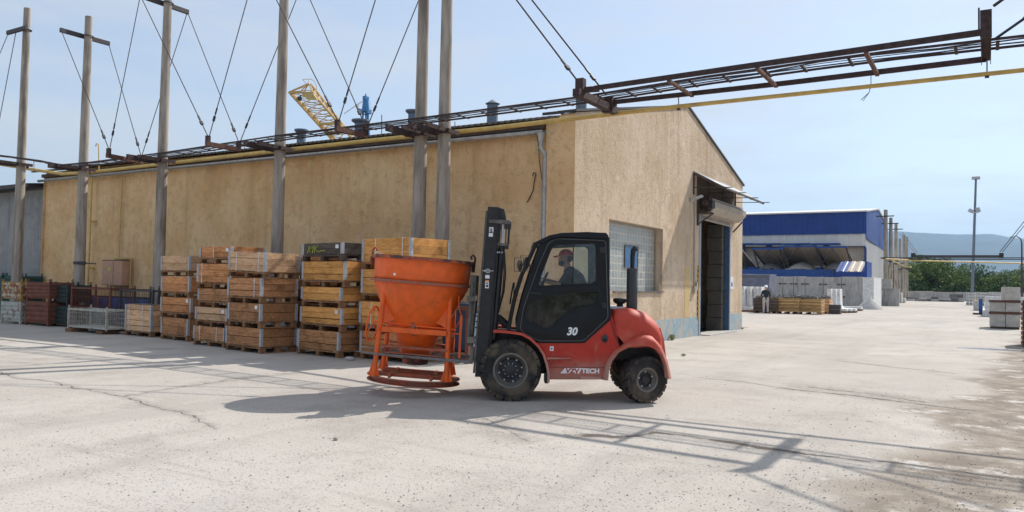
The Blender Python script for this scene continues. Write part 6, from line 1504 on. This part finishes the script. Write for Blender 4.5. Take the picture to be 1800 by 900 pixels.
# slatted timber crates full of black cobbles
def slat_crate(pa, pb, yb, ht, lab, mat='wood_new', side=0):
    A = gz(pa, yb, 0); B = gz(pb, yb, 0); w_ = (B - A).length; ang = math.atan2(B.y - A.y, B.x - A.x)
    t = thing('timber_crate', lab, 'crate', ((A.x + B.x) / 2, (A.y + B.y) / 2, 0), 0, 'slatted timber crates filled with dark stone')
    d = 1.25; n = 9; b = MB()
    for k in range(n):
        z0 = .14 + (ht - .14) * k / n; z1 = .14 + (ht - .14) * (k + .84) / n
        b.box(-w_ / 2, 0, z0, w_ / 2, .03, z1); b.box(-w_ / 2, d - .03, z0, w_ / 2, d, z1); b.box(-w_ / 2, .035, z0, -w_ / 2 + .03, d - .035, z1); b.box(w_ / 2 - .03, .035, z0, w_ / 2, d - .035, z1)
    b.build('slats', M[mat], t)
    b = MB()
    for x in (-w_ / 2 + .04, -w_ / 2 + .5, w_ / 2 - .5, w_ / 2 - .12): b.box(x, .035, .1, x + .08, .075, ht)
    for x in (-w_ / 2, -.06, w_ / 2 - .12): b.box(x, .0, 0, x + .12, d, .11)
    b.build('battens', M['wood_pallet'], t)
    m = MB(); rs = random.Random(int(pa)); m.box(-w_ / 2 + .05, .06, .2, w_ / 2 - .05, d - .06, ht - .12)
    for k in range(90): m.cbox((rs.uniform(-w_ / 2 + .1, w_ / 2 - .1), rs.uniform(.1, d - .1), ht + rs.uniform(-.1, .09)), (rs.uniform(.08, .18),) * 3, rs.uniform(0, 3), rs.uniform(0, 3), rs.uniform(0, 3))
    tag(m.build('stones', M['ag_dark'], t), kind='stuff')
    return t
zc1 = 1.02
slat_crate(1362.5, 1397, 551.5, zc1, 'pale slatted timber crate of dark stone right behind the worker')
slat_crate(1399.5, 1436, 552.5, zc1, 'pale slatted timber crate of dark stone in the middle of the row by the worker')
slat_crate(1439, 1454.5, 551.5, zc1, 'narrow slatted timber crate at the right end of the row by the worker', 'wood_pale')
slat_crate(1329, 1361, 550.5, .98, 'black mesh-like crate of dark stone partly hidden by the worker', 'wood_dark')
# worker
SIDE = 'x'
p = gz(1346, 550.6, 0)
wk = thing('person', 'worker in white helmet, dark top and light trousers, standing by the slatted crates', 'person', (p.x, p.y, 0), R(20))
nd = [((0, 0, .98), (.15, .11)), ((0, 0, 1.15), (.14, .11)), ((0, .01, 1.33), (.17, .12)), ((0, .01, 1.46), (.10, .08)), ((0, .02, 1.54), .055), ((0, .03, 1.60), .055)]
ed = [(0, 1), (1, 2), (2, 3), (3, 4), (4, 5)]; hn = []
sn = [((0, 0, .97), (.165, .125)), ((0, 0, 1.15), (.155, .125)), ((0, .01, 1.33), (.185, .135)), ((0, .01, 1.46), (.115, .095))]; se = [(0, 1), (1, 2), (2, 3)]
for s in (-1, 1):
    A = Vector((s * .19, .01, 1.42)); B = Vector((s * .27, .02, 1.15)); Cc = Vector((s * .20, .24, 1.18 if s > 0 else 1.30))
    i = len(nd); nd += [(tuple(A), .058), (tuple(A.lerp(B, .5)), .048), (tuple(B), .042), (tuple(B.lerp(Cc, .85)), .028)]; ed += [(3, i), (i, i + 1), (i + 1, i + 2), (i + 2, i + 3)]
    j = len(sn); sn += [(tuple(A), .072), (tuple(A.lerp(B, .6)), .062), (tuple(B), .056), (tuple(B.lerp(Cc, .4)), .05)]; se += [(3, j), (j, j + 1), (j + 1, j + 2), (j + 2, j + 3)]
    d_ = (Cc - B).normalized(); hn += hand(B.lerp(Cc, .85), d_, Vector((0, 0, 1)), Vector((-s, 0, 0)), .6)
    H_ = Vector((s * .10, 0, .92)); K_ = Vector((s * .12, .02, .50)); F_ = Vector((s * .13, -.02, .09)); i = len(nd)
    nd += [(tuple(H_), .10), (tuple(H_.lerp(K_, .5)), .082), (tuple(K_), .06), (tuple(K_.lerp(F_, .4)), .058), (tuple(F_), .042), ((s * .14, .14, .05), (.045, .04))]; ed += [(0, i), (i, i + 1), (i + 1, i + 2), (i + 2, i + 3), (i + 3, i + 4), (i + 4, i + 5)]
fuse('body', [skin_mesh(nd, ed)] + headparts((0, .04, 1.69), (0, 1)) + hn, M['skin'], wk, .011)
fuse('shirt', [skin_mesh(sn, se)], M['shirt_dark'], wk, .014)
tr = []; te = []
for s in (-1, 1):
    H_ = Vector((s * .10, 0, .92)); K_ = Vector((s * .12, .02, .50)); F_ = Vector((s * .13, -.02, .10)); i = len(tr)
    tr += [((s * .05, 0, 1.0), (.13, .12)), (tuple(H_), .118), (tuple(H_.lerp(K_, .5)), .10), (tuple(K_), .082), (tuple(K_.lerp(F_, .5)), .074), (tuple(F_), .066)]; te += [(i, i + 1), (i + 1, i + 2), (i + 2, i + 3), (i + 3, i + 4), (i + 4, i + 5)]
te.append((0, 6)); fuse('trousers', [skin_mesh(tr, te)], M['trouser_light'], wk, .014)
b = MB(); rows = []
for i in range(7):
    ph = .02 + i / 6 * 1.5; rows.append([(.125 * math.sin(ph) * math.cos(k * math.pi / 12), .04 + .145 * math.sin(ph) * math.sin(k * math.pi / 12), 1.70 + .135 * math.cos(ph)) for k in range(24)])
rows.append([(.145 * math.cos(k * math.pi / 12), .045 + .175 * math.sin(k * math.pi / 12), 1.70) for k in range(24)])
b.grid(rows, closed=True); b.build('helmet', M['helmet'], wk, smooth=60)
# far poles
fp = [(1557, 368), (1566, 382), (1575, 393), (1582, 419), (1589, 412), (1594, 416)]
fl2 = []
for i, (px, yt) in enumerate(fp):
    q_ = gz(px, yt, 10.9); fl2.append(q_)
    t = thing('concrete_pole', '%s concrete pole of the distant row beside the blue hall' % ['leftmost', 'second', 'third', 'fourth', 'fifth', 'rightmost'][i], 'pole', (q_.x, q_.y, 0), 0, 'distant concrete poles beside the blue hall', world=True)
    pole_mesh(10.9, .27, .2, q_.x, q_.y, 12).build('shaft', M['pole_concrete'], t, smooth=40)
    if i < 3: b = MB(); b.bar((q_.x - 1.0, q_.y - .2, 10.1), (q_.x + .9, q_.y - .2, 10.1), .12, .12); b.build('crossarm', M['dark_steel'], t)
    b = MB(); b.bar((q_.x - .5, q_.y - .3, 5.3), (q_.x + .9, q_.y - .3, 5.3), .12, .16); b.build('bracket', M['dark_steel'], t)
# distant cable bridge over the road
g0, g1 = gz(1607, 450.5, 5.4), gz(1757, 454, 5.4); g1.y = g0.y + .6
fb = thing('cable_bridge', 'distant dark steel cable bridge crossing the end of the road in front of the trees', 'cable bridge', tuple((g0 + g1) / 2), world=True)
b = MB(); b.bar(g0, g1, .2, .24); b.bar(g0 + Vector((0, 1.2, 0)), g1 + Vector((0, 1.2, 0)), .2, .2); b.build('chord', M['dark_steel'], fb)
b = MB(); b.box(g0.x - .3, g0.y - .2, 5.25, g0.x + .1, g0.y + 1.4, 5.75); b.box(g1.x - .1, g1.y - .2, 5.25, g1.x + .3, g1.y + 1.4, 5.75)
b.build('end_frame', M['cable_black'], fb)
b = MB(); b.tube([fl2[0] * 1.0 - Vector((0, 0, 5.75)), g0 + Vector((-1, .5, -.28)), g1 + Vector((1, .5, -.28)), g1 + Vector((14, .5, -.2))], .07, 6); b.tube([fl2[0] * 1.0 - Vector((0, 0, 5.55)), g0 + Vector((-1, .9, -.1)), g1 + Vector((1, .9, -.1)), g1 + Vector((14, .5, .1))], .04, 6); tag(b.build('cable_bundle', M['cable_black']), 'thin black cables following the distant cable bridge', 'cable')
b = MB(); b.tube([gz(1557, 455, 4.95), gz(1607, 458, 4.95), gz(1680, 460, 4.95), gz(1800, 463, 4.95), gz(1900, 465, 4.95)], .075, 8); b.tube([gz(1568, 458, 4.95), gz(1590, 468, 4.2), gz(1602, 470, 4.1)], .06, 6); tag(b.build('gas_pipe', M['pipe_yellow']), 'distant yellow gas pipe crossing the road under the cable bridge', 'pipe')
for i, (p_, q_) in enumerate(((g0 + Vector((0, 0, .5)), gz(1582, 410, 9.0)), (g0 + Vector((.2, 1.2, .5)), gz(1586, 408, 9.0)), (g1 + Vector((0, 0, .5)), gz(1806, 382, 9.6)), (g1 + Vector((.2, 1.2, .5)), gz(1816, 378, 9.8)))):
    rod(q_, p_, ['left front', 'left rear', 'right front', 'right rear'][i] + ' tie rod holding the distant cable bridge', 'tie rods of the distant cable bridge', .035)
# light mast and street lamp
p = gz(1709, 513.5, 1.62)
d_ = ray(1711, 420); d_ = Vector((d_.x, d_.y, 0)).normalized(); P0 = d_ * 152
ztop = (EYE + ray(1715.5, 313) * (152 / Vector((ray(1715.5, 313).x, ray(1715.5, 313).y, 0)).length)); lean = Vector((ztop.x, ztop.y, 0)) - P0
P0 = EYE + ray(1708.5, 508) * (152 / Vector((ray(1708.5, 508).x, ray(1708.5, 508).y, 0)).length)
P0.z = 0
lm = thing('light_mast', 'tall slender floodlight mast standing among the trees beyond the yard wall', 'light mast', tuple(P0), world=True)
b = MB(); b.tube([P0, P0.lerp(ztop, .5), ztop], [.25, .21, .16], 12); b.build('mast', M['vent_blue'], lm, smooth=40)
b = MB(); b.box(ztop.x - .6, ztop.y - .5, ztop.z - .2, ztop.x + .6, ztop.y + .5, ztop.z + .2); b.build('mast_head', M['zinc_dull'], lm)
q_ = P0.lerp(ztop, .735); b = MB(); b.cbox((q_.x - .6, q_.y, q_.z), (.7, .5, .55), 0, R(30)); b.cbox((q_.x + .45, q_.y, q_.z + .1), (.65, .5, .8), 0, R(-20)); b.cbox((q_.x, q_.y - .3, q_.z - .3), (.9, .2, .2)); b.build('floodlight', M['zinc_dull'], lm)
q_ = gz(1796, 415, 8.0); sl = thing('street_lamp', 'curved-arm street lamp behind the concrete blocks at the right edge', 'street lamp', (q_.x, q_.y, 0), world=True)
b = MB(); b.tube([(q_.x, q_.y, 0), (q_.x, q_.y, 7.2), (q_.x - .1, q_.y, 7.7), (q_.x - .5, q_.y, 8.0), (q_.x - .75, q_.y, 7.98)], [.10, .075, .06, .05, .05], 10); b.build('lamp_post', M['dark_steel'], sl, smooth=50)
b = MB(); b.cbox((q_.x - .9, q_.y, 7.9), (.45, .25, .16), 0, R(12)); b.build('lamp_head', M['zinc_dull'], sl, bevel=.03)
# yard wall at the end and things along it
yw = thing('yard_wall', 'long dark concrete panel wall closing the yard in front of the trees', 'wall', (0, 157, 0), world=True)
zt_ = py_(1640, 512.3, 157).z
for i in range(22):
    a = -14 + i * 3.0; b = MB(); b.box(a + .03, 157, 0, a + 2.97, 157.25, zt_ + .06 * math.sin(i * 2.1)); b.build('panel', M['old_concrete'], yw)
rs = random.Random(3)
for i in range(9):
    px = 1600 + i * 11; p = gz(px, 530.5, 0); p.y = 139 + rs.uniform(0, 3); p.x = py_(px, 530, p.y).x; hgt = rs.uniform(.5, .8) if i < 7 else 1.25
    t = thing('block_pile', 'low grey pile of concrete pieces at the yard wall, number %s from the left' % ['one', 'two', 'three', 'four', 'five', 'six', 'seven', 'eight', 'nine'][i], 'block pile', (p.x, p.y, 0), 0, 'low piles along the yard wall')
    for k in range(2): b = MB(); b.box(-.55, -.4, k * hgt / 2 + .01, .52 - .1 * k, .4, (k + .93) * hgt / 2); b.build('block', M['block'] if rs.random() < .6 else M['ag_dark'], t)
# hollow block packs
def hollow(px0, px1, yb, yt, lab, Y=None, cols=3, rows_=4):
    A = gz(px0, yb, 0); B = gz(px1, yb, 0); z1 = py_(px0, yt, A.y).z; w_ = B.x - A.x
    t = thing('block_pack', lab, 'block pack', (A.x, A.y, 0), 0, 'packs of pale hollow concrete blocks')
    rh = z1 / rows_; cw2 = w_ / cols
    for r_ in range(rows_):
        for c in range(cols):
            b = MB(); x0 = c * cw2 + .02; x1 = (c + 1) * cw2 - .02; z0 = r_ * rh + .02; zt = (r_ + 1) * rh - .01
            zh0 = z0 + rh * .3; zh1 = zt - rh * .3; xa = x0 + cw2 * .18; xb = x1 - cw2 * .18
            b.box(x0, 0, z0, x1, 1.2, zh0); b.box(x0, 0, zh1, x1, 1.2, zt); b.box(x0, 0, zh0, xa, 1.2, zh1); b.box(xb, 0, zh0, x1, 1.2, zh1); b.box(xa, .4, zh0, xb, .5, zh1)
            b.build('hollow_block', M['white_concrete'], t)
hollow(1698, 1716, 536.5, 514.5, 'pale hollow block pack left of the two facing down the road')
hollow(1717, 1738, 537.5, 514.5, 'pale hollow block pack right of the two facing down the road')
hollow(1738, 1759, 536, 513, 'grey hollow block pack behind the big concrete blocks', cols=4, rows_=5)
p = gz(1711, 546, 0); q_ = gz(1725, 546, 0); b = MB(); b.box(p.x, p.y, 0, q_.x, p.y + 1.4, .85); tag(b.build('kerb_block', M['block'], bevel=.03), 'single grey block on the ground before the hollow block packs', 'block')
p = gz(1724, 553, 0); br_ = thing('barrier', 'blue post with worn yellow rails beside the road blocks', 'barrier', (p.x, p.y, 0))
b = MB(); b.box(-.12, -.12, 0, .12, .12, 1.15); b.build('post', M['blue_paint'], br_); b = MB(); b.box(-.5, -.05, 1.0, .9, .05, 1.08); b.box(.2, -.05, .45, 1.2, .05, .53); b.build('rail', M['pipe_yellow'], br_); b = MB(); b.box(-.5, -.3, 0, .4, .3, .12); b.build('foot', M['dark_steel'], br_)
# big concrete blocks with timber spacers on the right
ya_ = 41.6; X_ = [py_(x, 560, ya_).x for x in (1739, 1767.5, 1794)]; zz = [.10, 1.0, 1.12, 1.98, 2.10, 3.0]
zz = [.08, py_(1741, 555.5, ya_).z, py_(1741, 551, ya_).z, py_(1741, 530, ya_).z, py_(1741, 525.5, ya_).z, py_(1760, 504.5, ya_).z]
posn = {(0, 0): 'lower left', (1, 0): 'lower right', (0, 1): 'upper left', (1, 1): 'upper right'}
# pack spans from ground line 578 to 529, top block to 504
zA = .1; zB = py_(1741, 551.5, ya_).z; zC = zB + .10; zD = py_(1741, 531, ya_).z; zE = zD + .10; zF = py_(1760, 504.5, ya_).z
for (c, r_), nm in posn.items():
    x0, x1 = X_[c] + .01, X_[c + 1] - .01; z0, z1 = (zA, zB) if r_ == 0 else (zC, zD)
    tag(MB().box(x0, ya_, z0, x1, ya_ + 2.2, z1).build('concrete_block', M['block'], bevel=.02), '%s large grey concrete block of the strapped pack by the right edge' % nm, 'block', 'large concrete blocks on the right')
x0 = py_(1761, 510, ya_).x
tag(MB().box(x0, ya_, zE, X_[2], ya_ + 2.2, zF).build('concrete_block', M['block'], bevel=.02), 'single large grey block resting on top of the strapped pack by the right edge', 'block', 'large concrete blocks on the right')
for i, (z0, z1) in enumerate(((zB + .003, zC - .003), (zD + .003, zE - .003))):
    tag(MB().box(X_[0] - .02, ya_ - .03, z0, X_[2] + .02, ya_ + .2, z1).build('timber_spacer', M['rust_bright']), '%s rust-brown spacer between the large concrete blocks' % ['lower', 'upper'][i], 'timber')
tag(MB().box(X_[0] + .04, ya_ + .05, 0, X_[2] - .04, ya_ + 2.1, zA - .003).build('base_timber', M['wood_dark']), 'dark timber base under the pack of large concrete blocks', 'timber')
for i, (px, yb, yt, lab) in enumerate(((1731, 563, 522, 'tall pale block behind the big pack, nearest the road'), (1727, 556, 545, 'low pale block with dark foot beside the barrier'))):
    p = gz(px, yb, 0); z = py_(px, yt, p.y + .5).z; tag(MB().box(p.x, p.y + 8 * (i == 0), 0, p.x + 2.2, p.y + 9, z).build('concrete_block', M['white_concrete'], bevel=.03), lab, 'block')
# slatted crates at the right frame edge (one in view, the next ones throw the shadows on the road)
for i, (x, y, h, lab) in enumerate(((.93, 28.5, 1.42, 'dark wooden slatted crate pile cut by the right edge of the view'),)):
    t = thing('crate_pile', lab, 'crate', (x, y, 0), 0, 'slatted crates along the right side')
    b = MB()
    for k in range(9):
        z = .02 + k * (h - .05) / 9; b.box(0, 0, z, 1.6, .03, z + .10); b.box(0, 0.035, z, .03, 1.5, z + .10)
    b.build('slats', M['wood_pallet'], t); b = MB()
    for xx in (.0, .78, 1.5): b.box(xx, .04, 0, xx + .09, .12, h)
    b.box(.1, .2, .05, 1.5, 1.4, h - .1); b.build('stacked_boards', M['wood_dark'], t)
    m = MB()
    for k in range(3): m.box(.03, -.012, .15 + k * .4, .10, -.002, .4 + k * .4)
    m.build('metal_tag', M['rust_bright'], t)
for i, (x, y, h) in enumerate(((1.15, 16.2, 1.9), (1.25, 24.0, 1.5))):
    z = 0
    for k in range(3):
        c = crate(1.3, 1.0, h / 3 - .004, 'wood_brown', 2, label='%s brown pallet crate of the %s three standing just right of the view' % (['bottom', 'middle', 'top'][k], ['near', 'far'][i]), group='pallet crates right of the road'); c.location = (x + .65, y, z); z += h / 3

# ================================================================ CRANES BEYOND THE WAREHOUSE
cr_ = thing('crane_boom', 'yellow lattice crane boom with hook block rising beyond the warehouse roof', 'crane', (-36, 70, 0), world=True)
DY = 70
T = lambda X, Y, d=0: py_(500 + X / 5.627, 120 + Y / 5.627, DY + d)
ll0, ll1 = T(48, 240), T(520, 760); lr0, lr1 = T(285, 255, .3), T(700, 730, .3)
ul0, ul1 = T(50, 225, 2.6), T(525, 745, 2.6); ur0, ur1 = T(262, 160, 2.6), T(640, 640, 2.6)
ext = lambda a, c, k: a + (c - a) * k
K = 1.9
ch = [(ll0, ext(ll0, ll1, K)), (lr0, ext(lr0, lr1, K)), (ur0, ext(ur0, ur1, K)), (T(60, 232, 2.6), ext(T(60, 232, 2.6), T(540, 745, 2.6), K))]
for a, c in ch: b = MB(); b.tube([a, c], .16, 8); b.build('chord', M['crane_yellow'], cr_)
b = MB(); N = 16
for i in range(N):
    t0, t1 = i / N, (i + 1) / N
    for u, v in ((0, 1), (1, 2), (3, 2), (0, 3)):
        b.tube([ch[u][0].lerp(ch[u][1], t0), ch[v][0].lerp(ch[v][1], t0)], .055, 5); b.tube([ch[u][0].lerp(ch[u][1], t0), ch[v][0].lerp(ch[v][1], t1)], .055, 5)
b.build('lacing', M['crane_yellow'], cr_)
ap = T(240, 150, 1.2); b = MB()
for q_ in (T(45, 235), T(140, 250), T(285, 265), T(190, 240, 2)): b.tube([q_, ap], .08, 6)
b.bar(T(45, 238), T(290, 245), .22, .22); b.build('jib_head', M['crane_yellow'], cr_)
b = MB(); b.add([T(180, 255), T(285, 245), T(335, 318), T(235, 312)], [(0, 1, 2, 3)]); b.build('platform', M['pipe_yellow'], cr_, solid=.12)
b = MB(); b.tube([T(180, 110), T(262, 107), T(300, 130), T(318, 180), T(316, 220)], .035, 5); b.tube([T(180, 110), T(222, 160)], .035, 5); b.tube([T(235, 107), T(235, 150)], .03, 5); b.build('railing', M['crane_yellow'], cr_)
b = MB(); q_ = T(152, 300); b.sphere(q_, .30, 6); b.tube([q_, T(165, 262)], .05, 5); b.build('hook_block', M['blue_dark'], cr_)
b = MB(); b.bar(ext(ll0, ll1, .62), ext(lr0, lr1, .62), .5, .18); b.bar(ext(ll0, ll1, .78), ext(lr0, lr1, .78), .5, .18); b.build('cross_plate', M['pipe_yellow'], cr_)
b = MB(); p = ext(ll0, ll1, 1.9).lerp(ext(lr0, lr1, 1.9), .5); b.box(p.x - 2, p.y - 2, 0, p.x + 2, p.y + 2, max(1, p.z)); b.build('undercarriage', M['crane_yellow'], cr_)
bc = thing('blue_crane', 'slim blue crane mast head with platforms behind the warehouse roof', 'crane', (-30, 78, 0), world=True)
DY = 78; b = MB()
a0 = T(805, 250); w0 = T(806, 460)
b.tube([a0, T(806, 300)], [.05, .2], 8); b.tube([T(806, 300), T(804, 430)], [.34, .55], 8); b.build('mast_head', M['crane_blue'], bc)
b = MB(); b.tube([T(780, 420), T(770, 520), T(765, 560)], .14, 6); b.tube([T(822, 430), T(830, 560), T(838, 720)], .16, 6); b.tube([T(800, 430), T(822, 600), T(835, 760), T(838, 1100)], .12, 6)
for y in (455, 500, 550, 600, 660): b.tube([T(778, y), T(828, y + 10)], .06, 5)
b.build('mast_leg', M['crane_blue'], bc)
b = MB()
for (X, Y, w_) in ((755, 425, 26), (835, 430, 26), (806, 300, 36)): c = T(X, Y); b.cbox(tuple(c), (w_ / 5.6 * .055 * 1.2, .8, .55))
b.build('cabin', M['crane_blue'], bc)
b = MB(); b.tube([T(800, 315), T(740, 345), T(590, 450)], .05, 5); b.tube([T(740, 345), T(722, 400), T(730, 440)], .03, 5); b.tube([T(845, 330), T(860, 380), T(850, 440)], .03, 5); b.build('stay', M['cage_white'], bc)
b = MB(); q0 = py_(671, 202, 40); q1_ = py_(671, 262, 40); b.tube([q1_, q0], .03, 5); tag(b.build('antenna', M['dark_steel']), 'thin rod standing up behind the warehouse roof', 'antenna')

# ================================================================ TREES
def tree_mesh(seed, h, rx, mat):
    rs = random.Random(seed); tr = MB(); base = Vector((0, 0, 0)); pts = [base]
    for i in range(5): pts.append(pts[-1] + Vector((rs.uniform(-.12, .12), rs.uniform(-.12, .12), h * .14)))
    tr.tube(pts, [.22, .19, .16, .13, .10, .05], 7)
    cl = []
    for k in range(15):
        a = rs.uniform(0, 6.28); zz = rs.uniform(.22, .95); rr = rx * (1 - abs(zz - .5) ** 1.6 * 2.0) * rs.uniform(.3, .95)
        c = Vector((rr * math.cos(a), rr * math.sin(a), h * zz)); cl.append((c, rs.uniform(.28, .50) * rx))
        tr.tube([pts[min(4, int(zz * 4))], pts[min(4, int(zz * 4))].lerp(c, .6) + Vector((0, 0, .1)), c], [.07, .05, .02], 5)
    cl.append((Vector((0, 0, h * .88)), .42 * rx)); lf = MB()
    for (c, r_) in cl:
        for j in range(105):
            d = Vector((rs.gauss(0, 1), rs.gauss(0, 1), rs.gauss(0, 1))).normalized() * r_ * rs.uniform(.45, 1.08) ** .6
            d.z *= .8; p = c + d; s_ = rs.uniform(.10, .24)
            u = Vector((rs.gauss(0, 1), rs.gauss(0, 1), rs.gauss(0, 1))).normalized(); v = u.cross(Vector((rs.gauss(0, 1), rs.gauss(0, 1), rs.gauss(0, 1)))).normalized()
            lf.add([p - u * s_, p + v * s_ * .55, p + u * s_, p - v * s_ * .55], [(0, 1, 2, 3)])
    return tr, lf
protos = []
kinds = ['leaf', 'leaf_b', 'leaf_c']; kn = ['mid green', 'dark green', 'light green']
for k in range(4):
    tr, lf = tree_mesh(20 + k, 6.6, 2.9, None)
    t = thing('tree', '', 'tree', (0, 0, 0), 0, 'trees beyond the yard wall')
    tr.build('trunk', M['bark'], t); lf.build('crown', M[kinds[k % 3]], t); protos.append(t)
rs = random.Random(11); ordn = 0
spots = []
for row, (D, n, x0, x1) in enumerate(((167, 20, 1562, 1900), (178, 17, 1556, 1900))):
    for i in range(n):
        px = x0 + (x1 - x0) * (i + .5) / n + rs.uniform(-5, 5); spots.append((px, D + rs.uniform(-3, 3), row))
hprof = [(1550, 468), (1600, 466), (1625, 461), (1650, 458), (1680, 463), (1700, 474), (1740, 482), (1770, 478), (1840, 476), (1920, 474)]
used = set()
for i, (px, D, row) in enumerate(spots):
    for (a, ya), (c, yc) in zip(hprof, hprof[1:]):
        if a <= px <= c: yt = ya + (yc - ya) * (px - a) / (c - a)
    yt += rs.uniform(-10, 14) + (4 if row == 0 else -2)
    k = rs.randrange(4); r_ = ray(px, yt); f_ = D / Vector((r_.x, r_.y, 0)).length; P = EYE + r_ * f_
    t = protos[k] if k not in used else copy_tree(protos[k]); used.add(k)
    t.location = (P.x, P.y, 0); s_ = P.z / 6.5; t.scale = (max(.8, s_) * rs.uniform(.95, 1.25),) * 2 + (s_,); t.rotation_euler = (0, 0, rs.uniform(0, 6))
    n_ = i if row == 0 else i - 20
    t['label'] = '%s bushy tree of the %s row beyond the yard wall, %s from the left' % (kn[k % 3], ['front', 'back'][row], ['first', 'second', 'third', 'fourth', 'fifth', 'sixth', 'seventh', 'eighth', 'ninth', 'tenth', 'eleventh', 'twelfth', 'thirteenth', 'fourteenth', 'fifteenth', 'sixteenth', 'seventeenth', 'eighteenth', 'nineteenth', 'twentieth'][n_])
# undergrowth behind the wall
b = MB(); rs = random.Random(5)
for i in range(9000):
    px = rs.uniform(1555, 1910); D = rs.uniform(160, 166); r_ = ray(px, 480); f_ = D / Vector((r_.x, r_.y, 0)).length; P = EYE + r_ * f_; z = rs.uniform(0, 1) ** .8 * (2.6 + 1.4 * noise.noise(Vector((P.x * .3, 0, 0))))
    p = Vector((P.x, P.y, z)); s_ = rs.uniform(.15, .32); u = Vector((rs.gauss(0, 1), rs.gauss(0, 1), rs.gauss(0, 1))).normalized(); v = u.cross(Vector((rs.gauss(0, 1), rs.gauss(0, 1), rs.gauss(0, 1)))).normalized()
    b.add([p - u * s_, p + v * s_ * .6, p + u * s_, p - v * s_ * .6], [(0, 1, 2, 3)])
tag(b.build('undergrowth', M['leaf_b']), 'dense green undergrowth behind the yard wall', 'undergrowth', kind='stuff')

# ================================================================ SMALL THINGS
rs = random.Random(2); b = MB()
def pebble(x, y, s_):
    h = [rs.uniform(.6, 1.2) for _ in range(6)]; a = rs.uniform(0, 3); zc = s_ * .25
    P = [(math.cos(a + k * 1.5708) * s_ * h[k], math.sin(a + k * 1.5708) * s_ * h[k] * .8, zc) for k in range(4)] + [(0, 0, zc + s_ * .55 * h[4]), (0, 0, -.002)]
    b.add([(x + p[0], y + p[1], p[2]) for p in P], [(0, 1, 4), (1, 2, 4), (2, 3, 4), (3, 0, 4), (1, 0, 5), (2, 1, 5), (3, 2, 5), (0, 3, 5)])
for i in range(5200):
    px, py = rs.uniform(-60, 1860), 640 + 275 * rs.random() ** .8
    p = gz(px, py, 0)
    if noise.noise(Vector((p.x * .5, p.y * .5, 0))) < -.25 and rs.random() < .7: continue
    pebble(p.x, p.y, rs.uniform(.003, .009) * (1 + .6 * (rs.random() < .1)))
for i in range(260):
    px, py = rs.uniform(1340, 1860), rs.uniform(690, 910); p = gz(px, py, 0); pebble(p.x, p.y, rs.uniform(.004, .014))
tag(b.build('gravel', M['stone']), 'loose grit scattered over the concrete yard', 'gravel', kind='stuff')
def weed(x, y, n, h, lab):
    b = MB()
    for i in range(n):
        a = rs.uniform(0, 6.28); l = rs.uniform(.5, 1) * h; r_ = rs.uniform(.1, .6) * h; q_ = Vector((x + rs.uniform(-.04, .04), y + rs.uniform(-.04, .04), 0)); t_ = q_ + Vector((r_ * math.cos(a), r_ * math.sin(a), l)); m_ = q_.lerp(t_, .5) + Vector((0, 0, l * .15)); s_ = Vector((-math.sin(a), math.cos(a), 0)) * h * .10
        b.add([q_, m_ - s_, t_, m_ + s_], [(0, 1, 2, 3)])
    tag(b.build('weed', M['weed']), lab, 'weed')
p = gz(1201, 626, 0); weed(p.x, p.y, 50, .07, 'small yellow-green weed growing on the open concrete behind the forklift')
p = gz(1176, 598, 0); weed(p.x + .1, p.y, 60, .20, 'weed growing at the foot of the gable wall behind the forklift tail')
p = gz(1203, 592, 0); weed(p.x + .08, p.y, 30, .13, 'tiny brownish weed at the foot of the gable wall before the door')
p = gz(92, 570, 0); weed(p.x, p.y, 70, .14, 'green weed on the ground between the red bin and the wire cages')
p = gz(1305, 579, 0); weed(p.x, p.y, 30, .09, 'dry weed at the right foot of the gable wall')
p = gz(615, 633, 0); b = MB(); b.sphere((p.x, p.y, .03), 1, 5, (.13, .08, .045)); tag(b.build('rubble', M['block']), 'flat lump of broken concrete at the foot of the dark-topped stack', 'rubble')
p = gz(588 + 2, 774, 0); b = MB(); b.sphere((p.x, p.y, .015), 1, 5, (.03, .022, .02)); tag(b.build('stone', M['stone']), 'lone dark stone lying on the open concrete left of the forklift shadow', 'stone')
# ================================================================ HAZE
m, t_, b_ = new_mat('haze'); t_.nodes.remove(b_); pv = t_.nodes.new('ShaderNodeVolumePrincipled'); pv.inputs['Color'].default_value = (.36, .64, 1, 1); pv.inputs['Density'].default_value = HAZE; pv.inputs['Anisotropy'].default_value = .3
t_.links.new(pv.outputs[0], t_.nodes['Material Output'].inputs['Volume'])
hz_ = MB().box(-8500, -8500, -40, 8500, 11500, 620).build('haze', m); tag(hz_, kind='stuff', label='pale blue summer haze over the far hills', cat='haze')
for o in list(bpy.data.objects):
    if '_world' in o: del o['_world']
